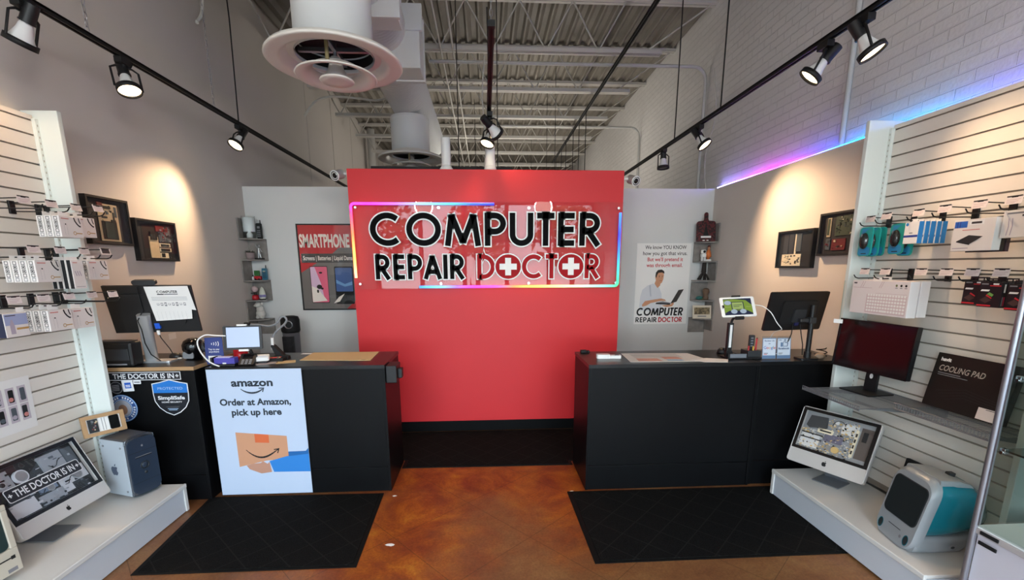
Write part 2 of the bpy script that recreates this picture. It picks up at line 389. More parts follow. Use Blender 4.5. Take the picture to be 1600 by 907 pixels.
# ---------------------------------------------------------------- roof joists
M_JOIST = mat('white_painted_steel', '#c2bfb8', 0.5)
def joist_parts(t):
    m = MB(); m.bb(XL, XB, -.05, -.008, -.04, 0, M_JOIST); m.bb(XL, XB, .008, .05, -.04, 0, M_JOIST); m.build('top_chord', t)
    m = MB(); m.bb(-2.42, 2.12, -.045, -.007, -.58, -.535, M_JOIST); m.bb(-2.42, 2.12, .007, .045, -.58, -.535, M_JOIST); m.build('bottom_chord', t)
    m = MB(); r = .0095
    m.tube([(XL+.05, 0, -.03), (-2.35, 0, -.55)], r, M_JOIST, 6); m.tube([(XB-.05, 0, -.03), (1.93, 0, -.55)], r, M_JOIST, 6)
    x = -2.35; up_ = False; pts = [(x, 0, -.555)]
    while x < 1.92-.29:
        x += .31; up_ = not up_; pts.append((x, 0, -.03 if up_ else -.555))
    for a, b in zip(pts, pts[1:]): m.tube([a, b], r, M_JOIST, 6)
    m.build('web', t)
ORD = ['nearest the camera', 'second from the front', 'third from the front', 'fourth from the front', 'fifth from the front', 'sixth from the front', 'seventh from the front', 'eighth from the front', 'ninth from the front', 'tenth and farthest']
j0 = None
for i in range(10):
    y = 4.65+1.2*i; lab = 'white open-web steel roof joist under the ceiling deck, '+ORD[i]
    if j0 is None: j0 = thing('roof_joist', lab, 'roof joist', (0, y, ZC-.005), group='open-web joists under the roof deck'); WINV[j0.name] = None; joist_parts(j0)
    else: dup(j0, (0, y, ZC-.005), lab)
# bridging bars running along the room through the joists
t = thing('joist_bridging', 'pair of slim steel bracing bars running lengthwise through the roof joists beside the duct', 'brace', (-.42, 4.6, 4.1))
for dx in (-.05, .09):
    m = MB(); m.tube([(-.42+dx, 4.5, 4.12), (-.42+dx, 15.4, 4.12)], .012, M_JOIST, 6); m.build('bar', t)
M_PIPE = mat('white_pipe_paint', '#b7b6b2', 0.45)
def conduit(name, lab, pts, r=.017):
    m = MB(); m.tube(pts, r, M_PIPE, 10); o = m.build(name); tag(o, lab, 'pipe'); return o
def bend(y, z, x0, zl, rr=.16):
    c = arc(XB-.03-rr, z-rr, rr, 90, 0, 8)
    return [(x0, y, z)]+[(px_, y, pz) for px_, pz in c]+[(XB-.03, y, zl)]
conduit('conduit_pipe', 'white conduit pipe bending down the brick wall, nearest of the bent ones', bend(5.93, 4.035, -.62, ZP+.0), .02)
conduit('conduit_pipe', 'white conduit pipe bending down the brick wall behind the right security camera', bend(8.35, 4.03, .2, ZP+.0), .018)
conduit('conduit_pipe', 'far white conduit pipe bending down the brick wall near the back', bend(13.0, 3.9, 1.0, ZP+.0), .018)
conduit('conduit_pipe', 'straight white conduit pipe rising up brick wall above blue light strip', [(XB-.02, 3.56, ZP+.01), (XB-.02, 3.56, 4.69)], .02)
m = MB(); m.cyl((-2.50, 11, 0), (-2.50, 11, 4.68), .085, M_PIPE, n=16); tag(m.build('steel_column'), 'pale round steel column in the far left corner behind the partition', 'column')
# loose cables
M_CABLE = mat('white_cable', '#c9c7c0', .6)
def cable(name, lab, pts, r, m_, n=6, sub=6):
    P = [Vector(p) for p in pts]; out = []
    for i in range(len(P)-1):
        p0 = P[max(i-1, 0)]; p1 = P[i]; p2 = P[i+1]; p3 = P[min(i+2, len(P)-1)]
        for k in range(sub):
            t = k/sub; out.append(.5*((2*p1)+(p2-p0)*t+(2*p0-5*p1+4*p2-p3)*t*t+(3*p1-p0-3*p2+p3)*t**3))
    out.append(P[-1]); m = MB(); m.tube(out, r, m_, n); o = m.build(name)
    if lab: tag(o, lab, 'cable')
    return o
cable('loose_cable', 'loose white cable drooping from joist at the left under the big diffuser', [(-2.49, 7.0, 3.74), (-2.32, 7, 3.93), (-2.1, 7, 3.995), (-1.75, 7, 3.98), (-1.5, 7, 3.955), (-1.35, 7.0, 3.99)], .016, M_CABLE)
cable('loose_cable', 'short white cable end dangling by the left wall at the top edge', [(-2.5, 4.9, 4.30), (-2.5, 4.76, 4.05), (-2.5, 4.72, 3.9), (-2.5, 4.62, 3.78)], .016, M_CABLE)
cable('loose_cable', 'thin white cable hanging down from the joist beside the centre track', [(.03, 5.8, 4.05), (.0, 5.75, 3.6), (.03, 5.6, 3.0), (-.02, 5.5, 2.5), (-.02, 5.5, 2.0)], .008, M_CABLE)
cable('loose_cable', 'thin pale wire loosely hanging down the brick wall by the blue strip', [(XB-.02, 5.75, 3.95), (XB-.03, 5.6, 3.4), (XB-.02, 5.8, 3.0), (XB-.03, 5.7, 2.56)], .006, M_CABLE)

# ---------------------------------------------------------------- duct and diffusers
M_DUCT = mat('white_duct_paint', '#dcdfdf', 0.45)
DX, DZ, DR = -.93, 3.78, .25
t = thing('ventilation_duct', 'white ribbed spiral duct with square plenums running lengthwise under the roof', 'duct', (DX, 4.6, DZ))
m = MB()
prof = []; y = 4.9
while y < 8.4:
    prof += [(DR-.006, y), (DR+.012, y+.010), (DR+.012, y+.022), (DR-.006, y+.032)]; y += .062
prof += [(DR, 8.5), (.02, 8.5)]
m.lathe([(r, yy) for r, yy in prof], M_DUCT, 40, T=Matrix(((1,0,0,DX),(0,0,1,0),(0,1,0,DZ),(0,0,0,1))))
m.build('spiral_pipe', t)
m = MB(); m.bb(DX-.34, DX+.355, 4.72, 5.05, 3.49, 4.02, M_DUCT); m.bb(DX-.37, DX+.385, 4.70, 4.74, 3.80, 4.02, M_DUCT); m.bb(DX-.35, DX+.365, 5.0, 5.06, 3.475, 4.03, M_DUCT); m.build('plenum_box', t, .006)
m = MB(); m.bb(DX-.30, DX+.285, 3.98, 4.2, 3.56, 4.1, M_DUCT); m.bb(DX-.32, DX+.305, 3.96, 4.0, 3.545, 4.1, M_DUCT); m.build('plenum_box', t, .006)
m = MB(); prof = []; y = 3.4
while y < 4.72:
    prof += [(.22, y), (.235, y+.018), (.22, y+.036)]; y += .045
m.lathe(prof, M_DUCT, 36, T=Matrix(((1,0,0,DX),(0,0,1,0),(0,1,0,DZ+.06),(0,0,0,1)))); m.build('flexible_pipe', t)
def diffuser(loc, lab, neck):
    t = thing('air_diffuser', lab, 'air diffuser', loc, group='round ceiling air diffusers'); WINV[t.name] = None
    m = MB(); m.lathe([(.24, .02), (.24, .05), (.246, .055), (.246, .065), (.24, .07), (.24, neck-.06), (.246, neck-.055), (.246, neck-.03), (.24, neck)], M_DUCT, 40); m.build('neck', t)
    m = MB(); m.lathe([(.245, .03), (.30, .028), (.37, .02), (.405, .008), (.418, -.008), (.420, -.016), (.412, -.022), (.395, -.020), (.345, -.020), (.325, -.016), (.310, .0), (.285, .03), (.238, .075)], mat('diffuser_enamel', '#e0dcd4', .35), 56); m.build('outer_ring', t)
    D2 = MATS['diffuser_enamel']
    m = MB(); m.lathe([(.145, -.040), (.20, -.076), (.250, -.092), (.254, -.098), (.246, -.102), (.2, -.090), (.14, -.050), (.145, -.040)], D2, 48); m.build('middle_cone', t)
    m = MB(); m.lathe([(.004, .03), (.03, .02), (.05, -.05), (.075, -.098), (.104, -.112), (.108, -.118), (.10, -.124), (.05, -.122), (.0005, -.121)], D2, 40); m.build('centre_cone', t)
    m = MB(); m.lathe([(.236, .10), (.236, .04)], MATTE, 40); m.lathe([(.0, .12), (.236, .11)], MATTE, 40); m.bb(-.23, .23, -.012, .012, .05, .075, STEEL); m.bb(-.012, .012, -.23, .23, .05, .075, STEEL); m.cyl((0, 0, .10), (0, 0, -.02), .012, STEEL); m.cyl((0, -.17, .07), (0, -.17, -.06), .012, mat('brass_screw', '#8a7d58', .5, .3)); m.build('damper', t)
    return t
diffuser((-.94, 3.28, 2.96), 'large round white ceiling diffuser close to the camera at upper left', .62)
diffuser((-.93, 6.3, 3.045), 'farther round white ceiling diffuser hanging above the red wall', .475)

# ---------------------------------------------------------------- lighting tracks
M_TRACK = mat('black_track', '#08080a', .6)
def track(name, lab, x, y0, y1, z, chains, cat='lighting track'):
    t = thing(name, lab, cat, (x, y0, z))
    m = MB(); m.bb(x-.018, x-.007, y0, y1, z-.012, z+.012, M_TRACK); m.bb(x+.007, x+.018, y0, y1, z-.012, z+.012, M_TRACK); m.bb(x-.018, x+.018, y0, y1, z+.004, z+.016, M_TRACK)
    m.bb(x-.02, x+.02, y0-.03, y0, z-.014, z+.018, M_TRACK); m.build('rail', t)
    for kind, cy, zt in chains:
        m = MB()
        if kind == 'chain':
            zz = z+.01; k = 0
            while zz < zt:
                R4 = Matrix.Translation((x, cy, zz+.022)) @ Matrix.Rotation(R(90*(k % 2)), 4, 'Z')
                m.tube([(.009*math.cos(a), 0, .022*math.sin(a)) for a in [2*math.pi*q/8 for q in range(8)]], .0022, STEEL, 4, True, R4); zz += .036; k += 1
            m.build('chain', t)
        else:
            m.tube([(x, cy, z), (x+.01, cy+.02, (z+zt)/2), (x, cy, zt)], .006, M_TRACK, 6); m.build('feed_cable', t)
    return t
ZT = 2.95
track('lighting_track', 'long black lighting track along the left wall', -2.23, 1.2, 8.2, ZT, [('chain', 3.0, 4.68), ('chain', 4.22, 4.68), ('cable', 4.60, 4.68)])
track('lighting_track', 'long black lighting track along the right brick wall', 2.01, 1.2, 7.2, ZT, [('cable', 4.05, 4.68), ('cable', 5.0, 4.68), ('chain', 2.0, 4.68)])
track('lighting_track', 'short black lighting track hanging over the middle of the red wall', .055, 2.78, 5.6, ZT, [('chain', 2.86, 4.68), ('cable', 4.9, 4.1)])
t = track('lighting_track', 'high black track under the joists at the right with wires hanging from it', 1.535, 3.3, 10.6, 3.93, [])
for k, y in enumerate((7.2, 7.7, 8.2, 8.9, 9.4, 10.1)):
    m = MB(); m.tube([(1.535, y, 3.92), (1.53, y, 2.3)], .006, M_TRACK, 5); m.build('hanging_wire', t)
t = track('lighting_track', 'black rail lying crosswise behind the top of the red wall', 0, 0, 1.5, 0, []); 
for ch in list(t.children): bpy.data.objects.remove(ch)
t.location = (-1.1, 5.0, 2.655); WINV[t.name] = Matrix.Translation((1.1, -5.0, -2.655))
m = MB(); m.bb(-1.15, .30, 4.98, 5.02, 2.635, 2.675, M_TRACK); m.build('rail', t); 
for x in (-.25, .15):
    m = MB(); m.tube([(x, 5, 2.66), (x, 5, 4.695)], .005, M_TRACK, 5); m.build('hanging_wire', t)

LENS_OFF = mat('unlit_lamp_lens', '#8f8a84', .25)
LENS_ON = mat('lit_lamp_lens', '#fff2d8', .3, emit='#ffe0ae', es=3.0)
BULB = mat('white_reflector_bulb', '#d9d9d8', .3)
def spotlight(loc, aim, lab, watts, size=75, bl=.6):
    L = Vector(loc); A = (Vector(aim)-L).normalized(); t = thing('track_spotlight', lab, 'spotlight', loc, group='spotlights on the black tracks')
    pv = L+Vector((0, 0, -.115))                                   # pivot below the track
    m = MB(); m.bb(L.x-.022, L.x+.022, L.y-.045, L.y+.045, L.z-.05, L.z-.014, M_TRACK); m.cyl((L.x, L.y, L.z-.05), (L.x, L.y, L.z-.068), .012, M_TRACK); m.build('track_adapter', t, .003)
    q = A.to_track_quat('Z', 'Y').to_matrix().to_4x4(); B = Matrix.Translation(pv) @ q
    side = Vector((0, 0, 1)).cross(A); side = side.normalized() if side.length > .05 else Vector((1, 0, 0))
    m = MB(); hub = L+Vector((0, 0, -.066)); rc = pv+A*.085
    for s in (-1, 1):
        p = side*s*.071; m.tube([hub, hub+p*.6, hub+p+A*.012-Vector((0,0,.006)), rc+p], .0065, M_TRACK, 6)
    m.build('yoke', t)
    m = MB(); m.cyl((0, 0, -.095), (0, 0, -.012), .030, BLACK, .031, 20, T=B); m.cyl((0, 0, -.012), (0, 0, -.004), .034, BLACK, n=20, T=B); m.build('socket', t, .003)
    m = MB(); m.lathe([(.022, -.004), (.027, .004), (.032, .03), (.046, .07), (.057, .088)], BULB, 28, T=B); rb = m.build('reflector_bulb', t)
    m = MB(); m.lathe([(.060, .078), (.066, .078), (.066, .106), (.060, .106), (.060, .078)], M_TRACK, 32, T=B); m.build('ring', t)
    m = MB(); m.lathe([(.0005, .098), (.03, .0975), (.060, .092)], LENS_ON if watts else LENS_OFF, 28, T=B); m.build('lens', rb)
    m = MB(); c0 = pv-A*.095; m.tube([hub, hub+Vector((.02, .03, .01)), (hub+c0)/2+Vector((.035, .045, .02)), c0+Vector((.01, .01, 0))], .005, M_TRACK, 6); m.build('lead', t)
    if watts:
        spot('lamp_light', pv+A*.115, pv+A*3, watts, size, bl).data['part_of'] = 'track_spotlight'
    return t
spotlight((-2.23, 2.62, ZT), (-2.66, 2.64, 2.17), 'black spotlight on left track, nearest the camera at upper left corner', LAMP_W*.13, 115)
spotlight((-2.23, 3.24, ZT), (-1.5, 2.7, .8), 'black spotlight with glowing lens, second on the left track', LAMP_W*.35)
spotlight((-2.23, 4.60, ZT), (-2.66, 3.72, 1.62), 'small black spotlight farthest along the left track', LAMP_W*2.1, 80, bl=1.0)
spotlight((2.01, 2.56, ZT), (2.60, 2.08, 1.70), 'black spotlight on right track turned to the slatwall, nearest the camera', LAMP_W*.75, 84, bl=1.0)
spotlight((2.01, 2.84, ZT), (.9, 3.40, 1.45), 'black spotlight with glowing lens, second on the right track', LAMP_W*.35)
spotlight((2.01, 4.42, ZT), (2.69, 3.75, 1.7), 'black spotlight third on the right track, turned to the framed boards', LAMP_W*2.3, 86, bl=1.0)
spotlight((2.01, 5.28, ZT), (2.05, 5.15, 1.0), 'black spotlight last on the right track, pointing straight down', 0)
spotlight((.06, 4.15, ZT), (.95, 5.0, 2.2), 'black spotlight on centre track, turned away to the right', LAMP_W*.08)
spotlight((.065, 4.40, ZT), (-.4, 3.9, 1.5), 'black spotlight with glowing lens at the end of centre track', LAMP_W*.45)
# workshop lamps hanging behind the partition (they light the back of the ceiling)
M_TUBE = mat('glowing_lamp_tube', '#ffffff', .4, emit='#fff4e4', es=5.0)
for i, (x, y) in enumerate(((1.15, 8.2), (-.15, 9.6), (1.15, 12.0))):
    t = thing('pendant_light', 'long white workshop pendant lamp hidden behind the partition, '+('nearest', 'middle', 'farthest')[i], 'pendant light', (x, y, 2.3), group='workshop pendants behind the partition')
    m = MB(); m.bb(x-.06, x+.06, y-.6, y+.6, 2.26, 2.30, WHITE); m.build('housing', t, .004)
    m = MB(); m.cyl((x, y-.58, 2.325), (x, y+.58, 2.325), .016, M_TUBE, n=10); m.build('lamp_tube', t)
    for dy in (-.5, .5):
        m = MB(); m.tube([(x, y+dy, 2.29), (x, y+dy, 4.695)], .004, M_TRACK, 5); m.build('hanging_wire', t)
    area('workshop_light', (x, y, 2.36), (R(180), 0, 0), .12, 1.2, BACK_W, (1, .93, .82))

# unseen globes added behind the camera as ambient fill for walls and ceiling
M_GLOBE = mat('fill_globe_glow', '#ffffff', .4, emit='#fff3e6', es=3.0)
for i, x in enumerate((-1.25, 1.25)):
    t = thing('fill_globe', 'opal fill globe added behind the camera for ambient light, '+('left', 'right')[i]+' one', 'pendant light', (x, -1.1, 2.9), group='added fill globes behind the camera')
    m = MB(); m.tube([(x, -1.1, 3.1), (x, -1.1, 4.695)], .006, M_TRACK, 6); m.build('hanging_wire', t)
    m = MB(); m.lathe([(.05, .17), (.06, .16), (.06, .20), (.02, .22), (.0005, .22)], STEEL, 20, T=Matrix.Translation((x, -1.1, 2.9))); m.build('cap', t)
    m = MB(); m.lathe([(max(.0005, .17*math.sin(R(a))), -.17*math.cos(R(a))) for a in range(0, 166, 11)], M_GLOBE, 26, T=Matrix.Translation((x, -1.1, 2.9))); m.build('globe', t)
    d = bpy.data.lights.new('fill_globe_light', 'POINT'); d.energy = FILL_GLOBE_W; d.color = (1, .95, .89); d.shadow_soft_size = .19; o = bpy.data.objects.new('fill_globe_light', d); COL.objects.link(o); o.location = (x, -1.1, 2.9)
# ================================================================ the big sign on the red wall
def stroke_letter(ch):
    """strokes (points, closed) on a unit cap height, and the advance width"""
    r = .41
    if ch == 'C': return [(arc(.5, .5, r, 48, 312, 22), False)], .93
    if ch == 'O': return [(arc(.5, .5, r, 0, 348.75, 31), True)], 1.0
    if ch == 'M': return [([(.08, 0), (.21, .93)], False), ([(.21, .93), (.52, .10)], False), ([(.52, .10), (.83, .93)], False), ([(.83, .93), (.96, 0)], False)], 1.04
    if ch == 'P': return [([(.1, 0), (.1, 1)], False), ([(.1, .915)]+arc(.31, .675, .24, 90, -90, 12)+[(.1, .435)], False)], .63
    if ch == 'R': return [([(.1, 0), (.1, 1)], False), ([(.1, .915)]+arc(.31, .69, .225, 90, -90, 12)+[(.1, .465)], False), ([(.27, .46), (.58, 0)], False)], .69
    if ch == 'U': return [([(.1, 1), (.1, .36)]+arc(.36, .345, .26, 180, 360, 14)+[(.62, 1)], False)], .72
    if ch == 'T': return [([(.25, 0), (.25, 1)], False), ([(0, .915), (.5, .915)], False)], .50
    if ch == 'E': return [([(.1, 0), (.1, 1)], False), ([(.1, .915), (.5, .915)], False), ([(.1, .5), (.48, .5)], False), ([(.1, .085), (.5, .085)], False)], .54
    if ch == 'A': return [([(.06, 0), (.38, .94)], False), ([(.38, .94), (.70, 0)], False), ([(.2, .30), (.56, .30)], False)], .76
    if ch == 'I': return [([(.1, 0), (.1, 1)], False)], .20
    if ch == 'D': return [([(.1, 0), (.1, 1)], False), ([(.1, .915), (.26, .915)]+arc(.26, .5, .415, 90, -90, 16)+[(.1, .085)], False)], .74
    return [], .4
def word(mb, s, T, x0, y0, w, h, m, z, t=.175, grow=0.0, gap=.09, cross=None, shear=0.0):
    adv = sum(stroke_letter(c)[1] for c in s)+gap*(len(s)-1); kx = w/adv; x = 0
    for c in s:
        st, a = stroke_letter(c)
        for pts, cl in st:
            P = [((x+px_)*kx+x0+shear*py*h, py*h+y0) for px_, py in pts]
            if not cl and grow:
                a0 = Vector(P[0])-Vector(P[1]); a1 = Vector(P[-1])-Vector(P[-2])
                P[0] = tuple(Vector(P[0])+a0.normalized()*grow); P[-1] = tuple(Vector(P[-1])+a1.normalized()*grow)
            mb.ribbon(P, t*h+2*grow, m, T, z, cl)
        if cross and c == 'O':
            cx_, cy_ = (x+.5)*kx+x0+shear*.5*h, .5*h+y0; q = .31*h; b = .105*h
            for (dx, dy) in ((q, b), (b, q)): mb.rect(cx_-dx, cx_+dx, cy_-dy, cy_+dy, cross, T, z+.0004)
        x += a+gap
    return mb
SX0, SX1, SZ0, SZ1, SY = -1.228, 1.322, 1.452, 2.252, 4.405
t = thing('acrylic_sign', 'clear acrylic shop sign reading COMPUTER REPAIR DOCTOR framed in rainbow light on red wall', 'sign', (.05, SY, SZ0))
ACR = glass('clear_acrylic', '#fbf5f5', .7)
m = MB(); m.bb(SX0, SX1, SY-.004, SY+.004, SZ0, SZ1, ACR); m.build('acrylic_panel', t)
TS = FS(0, SY-.005, 0)
BLK_V = mat('black_vinyl', '#030304', .5, spec=.06); WHT_V = mat('white_vinyl', '#ececea', .4); RED_V = mat('dark_red_vinyl', '#a30d17', .5, spec=.15)
m = MB(); word(m, 'COMPUTER', TS, -1.062, 1.852, 2.185, .302, WHT_V, .0006, grow=.012); word(m, 'COMPUTER', TS, -1.062, 1.852, 2.185, .302, BLK_V, .0012); m.build('black_lettering', t, label='black top line COMPUTER edged in white')
m = MB(); word(m, 'REPAIR', TS, -1.03, 1.545, .845, .228, WHT_V, .0006, grow=.010); word(m, 'REPAIR', TS, -1.03, 1.545, .845, .228, BLK_V, .0012); m.build('black_lettering', t, label='black word REPAIR edged in white')
m = MB(); word(m, 'DOCTOR', TS, -.075, 1.545, 1.19, .228, WHT_V, .0006, grow=.010); word(m, 'DOCTOR', TS, -.075, 1.545, 1.19, .228, RED_V, .0014)
# the two Os are solid red discs with a white medical cross
adv = sum(stroke_letter(c)[1] for c in 'DOCTOR')+.09*5; kx = 1.19/adv
for pre in ('D', 'DOCT'):
    cx_ = -.075+(sum(stroke_letter(c)[1]+.09 for c in pre)+.5)*kx; cz_ = 1.545+.114
    m.ell(cx_, cz_, .133, .126, WHT_V, TS, .0022); m.ell(cx_, cz_, .122, .115, RED_V, TS, .0030)
    a_, b_ = .082, .028; m.prism([(cx_-a_, cz_-b_), (cx_-b_, cz_-b_), (cx_-b_, cz_-a_), (cx_+b_, cz_-a_), (cx_+b_, cz_-b_), (cx_+a_, cz_-b_), (cx_+a_, cz_+b_), (cx_+b_, cz_+b_), (cx_+b_, cz_+a_), (cx_-b_, cz_+a_), (cx_-b_, cz_+b_), (cx_-a_, cz_+b_)], 0, WHT_V, TS, .0038)
m.build('red_lettering', t, label='red word DOCTOR with white crosses in its Os')
for x in (SX0+.05, -.42, .42, SX1-.05):
    for z in (SZ0+.05, SZ1-.055):
        m = MB(); m.cyl((x, 4.455, z), (x, SY-.010, z), .009, CHROME, n=14); m.cyl((x, SY-.006, z), (x, SY-.013, z), .012, CHROME, n=14); m.build('standoff_bolt', t)
LED = vcol_emit('led_light', .60)
def led_tube(name, pts, cols, r, parent, mt=None, closed=False):
    m = MB(); m.tube(pts, r, mt or LED, 10); o = m.build(name, parent); me = o.data
    a = me.color_attributes.new('led', 'FLOAT_COLOR', 'POINT'); N = len(pts)
    nv = len(me.vertices)
    # cumulative length gives the place along the tube
    L = [0.0]
    for p, q in zip(pts, pts[1:]): L.append(L[-1]+(Vector(q)-Vector(p)).length)
    def colour(s):
        for (s0, c0), (s1, c1) in zip(cols, cols[1:]):
            if s <= s1:
                k = (s-s0)/max(1e-6, s1-s0); return [c0[i]+(c1[i]-c0[i])*k for i in range(3)]
        return cols[-1][1]
    for i in range(nv):
        ring = i//10 if i < N*10 else (0 if i < N*10+10 else N-1)
        c = colour(L[ring]/L[-1]); a.data[i].color = (*c, 1)
    return o
def dense(pts, step=.02):
    out = []
    for p, q in zip(pts, pts[1:]):
        p = Vector(p); q = Vector(q); n = max(1, int((q-p).length/step))
        out += [tuple(p+(q-p)*k/n) for k in range(n)]
    return out+[tuple(pts[-1])]
TY = SY-.018
xl, xr, zb, zt_ = SX0+.012, SX1-.034, SZ0+.02, SZ1-.022
ptsA = dense([(.095, TY, zt_), (xl+.03, TY, zt_)]+[(xl+.03-.03*math.sin(R(a)), TY, zt_-.03+.03*math.cos(R(a))) for a in (30, 60)]+[(xl, TY, zt_-.03), (xl+.005, TY, 1.56)])
led_tube('neon_tube', ptsA, [(0, (.0, .02, 1)), (.10, (.01, .09, 1)), (.20, (.05, .45, 1.1)), (.34, (.30, .50, 1.2)), (.46, (.45, .12, 1.2)), (.56, (.8, .03, 1.0)), (.65, (1, .02, .8)), (.70, (1, .02, .22)), (.80, (1.1, .2, .05)), (.92, (1.2, .7, .12)), (1, (1.3, 1.0, .4))], .0125, t)
ptsB = dense([(-.625, TY, zb), (xr-.03, TY, zb)]+[(xr-.03+.03*math.sin(R(a)), TY, zb+.03-.03*math.cos(R(a))) for a in (30, 60)]+[(xr, TY, zb+.03), (xr, TY, 2.155)])
led_tube('neon_tube', ptsB, [(0, (.02, .25, 1.1)), (.07, (.15, .6, 1.2)), (.14, (.30, .10, 1.2)), (.20, (.8, .02, 1.0)), (.28, (1.1, .04, .5)), (.35, (1.1, .25, .05)), (.44, (1.2, .7, .10)), (.55, (.7, 1.0, .4)), (.69, (.2, 1.0, .6)), (.74, (.01, .8, .22)), (.79, (.02, .6, .5)), (.86, (.0, .2, 1)), (.92, (.0, .02, 1)), (1, (.02, .25, 1.1))], .0125, t)

# rainbow strip on the ledge along the right wall
t = thing('led_strip', 'colour-changing light strip glowing violet to blue along the ledge under brick wall', 'light strip', (XR+.012, 3.5, ZP))
pts = dense([(XR+.021, 5.38, ZP+.0065), (XR+.021, 1.3, ZP+.0065)], .04)
LED2 = vcol_emit('led_strip_light', 9.0)
led_tube('strip', pts, [(0, (.3, .3, 1)), (.10, (.35, .15, 1)), (.22, (.7, .03, .9)), (.31, (.4, .03, 1)), (.38, (.06, .03, 1)), (.45, (.01, .12, 1)), (.52, (.0, .35, 1)), (.62, (.01, .32, 1)), (.70, (.10, .15, 1)), (.85, (.16, .12, 1)), (1, (.16, .1, 1))], .006, t, LED2)

# antennas and cameras on the red wall
t = thing('wifi_antenna', 'slim white antenna standing on the red wall, left of the pair', 'antenna', (-.346, 4.52, 2.545))
m = MB(); m.lathe([(.0005, 2.545), (.062, 2.545), (.062, 2.56), (.05, 2.575), (.046, 2.59), (.0005, 2.59)], WHITE, 24, T=Matrix.Translation((-.346, 4.52, 0))); m.build('base', t)
m = MB(); m.lathe([(.043, 2.59), (.043, 2.82), (.040, 2.832), (.0005, 2.834)], WHITE, 24, T=Matrix.Translation((-.346, 4.52, 0))); m.build('mast', t)
t = thing('wifi_antenna', 'tapering white antenna standing on the red wall, right of the pair', 'antenna', (.065, 4.52, 2.545))
m = MB(); m.lathe([(.0005, 2.545), (.054, 2.545), (.057, 2.56), (.052, 2.585), (.0005, 2.585)], WHITE, 24, T=Matrix.Translation((.065, 4.52, 0))); m.build('base', t)
m = MB(); m.lathe([(.051, 2.585), (.046, 2.65), (.043, 2.765), (.040, 2.775), (.0005, 2.777)], WHITE, 24, T=Matrix.Translation((.065, 4.52, 0))); m.build('mast', t)
for sx_, c, lab in ((-1, (-1.335, 4.50, 2.50), 'white bullet security camera on the left edge of the red wall'), (1, (1.425, 4.50, 2.47), 'white bullet security camera on the right edge of the red wall')):
    wx = -1.25 if sx_ < 0 else 1.33
    t = thing('security_camera', lab, 'security camera', (wx, 4.52, c[2]))
    d = Vector((sx_*.35 if sx_ < 0 else .25, -1, -.35)).normalized(); B = Matrix.Translation(c) @ d.to_track_quat('Z', 'Y').to_matrix().to_4x4()
    m = MB(); m.cyl((wx, 4.52, c[2]+.01), (wx+sx_*.014, 4.52, c[2]+.01), .03, WHITE); m.cyl((wx+sx_*.014, 4.52, c[2]+.01), (c[0]-sx_*.02, 4.51, c[2]+.012), .012, WHITE); m.build('bracket', t)
    m = MB(); m.lathe([(.0005, -.06), (.035, -.058), (.042, -.045), (.042, .058), (.046, .06), (.046, .07), (.038, .07)], WHITE, 28, T=B); m.build('body', t)
    m = MB(); m.lathe([(.038, .064), (.0005, .064)], BLACK, 24, T=B); m.lathe([(.022, .067), (.014, .072), (.0005, .073)], GLOSS, 20, T=B); m.lathe([(.024, .066), (.027, .068), (.03, .066)], WHITE, 24, T=B); m.build('lens', t)

# ================================================================ posters on the partition
t = thing('framed_poster', 'black-framed red and grey SMARTPHONE repair poster, partly hidden by the red wall', 'poster', (-1.79, YP-.01, 1.172))
x0, x1, z0, z1 = -2.115, -1.455, 1.172, 2.142
m = MB(); y1_ = YP
for a, b, c, d in ((x0, x1, z0, z0+.014), (x0, x1, z1-.014, z1), (x0, x0+.014, z0+.014, z1-.014), (x1-.014, x1, z0+.014, z1-.014)): m.bb(a, b, YP-.020, YP, c, d, BLACK)
m.build('frame', t)
T = FS(0, YP-.010, 0); P_RED = mat('poster_red', '#c0252b', .35); P_GRY = mat('poster_grey', '#6f6a66', .4); P_DK = mat('poster_dark', '#3a3836', .4); P_WHT = mat('poster_white', '#e9dfd4', .4)
m = MB(); m.bb(x0+.014, x1-.014, YP-.010, YP-.002, z0+.014, z1-.014, P_GRY)
m.prism([(x0+.014, z1-.014), (x1-.014, z1-.014), (x1-.014, 1.88), (-1.66, 1.88), (-1.73, 1.82), (-1.97, 1.68), (x0+.014, 1.60)], 0, P_RED, T, .0006)
m.prism([(x1-.014, z0+.014), (x1-.014, z0+.14), (x1-.16, z0+.014)], 0, P_RED, T, .0006)
m.rect(x0+.03, x1-.03, 1.712, 1.815, P_DK, T, .0012)
m.build('print', t)
m = MB(); m.text('SMARTPHONE', P_WHT, T, -2.094, 1.888, .135, .558, 'L', .035, .002); m.build('lettering', t); m = MB(); m.text('Screens | Batteries | Liquid Damage', P_WHT, T, -2.065, 1.742, .046, .59, 'L', .02, .002); m.build('lettering', t)
m = MB()
PINK = mat('phone_pink', '#e0607f', .35); PBLUE = mat('phone_blue', '#3d5f9a', .35); PLIL = mat('phone_lilac', '#d8b7cf', .35); PSKY = mat('phone_sky', '#6f9fd0', .35)
m.prism(rrect(.20, .42, .012, 3, -1.905, 1.465), 0, MATTE, T, .0018); m.prism(rrect(.188, .405, .01, 3, -1.905, 1.465), 0, PINK, T, .0024)
m.prism([(-1.998, 1.66), (-1.95, 1.667), (-1.89, 1.48), (-1.86, 1.30), (-1.998, 1.27)], 0, PLIL, T, .003); m.prism([(-1.998, 1.45), (-1.93, 1.42), (-1.83, 1.28), (-1.998, 1.264)], 0, P_WHT, T, .0035)
m.ell(-1.91, 1.44, .03, .025, MATTE, T, .004); m.ell(-1.88, 1.42, .016, .012, MATTE, T, .0041); m.ell(-1.885, 1.60, .02, .01, MATTE, T, .004); m.ell(-1.93, 1.39, .012, .02, MATTE, T, .0041)
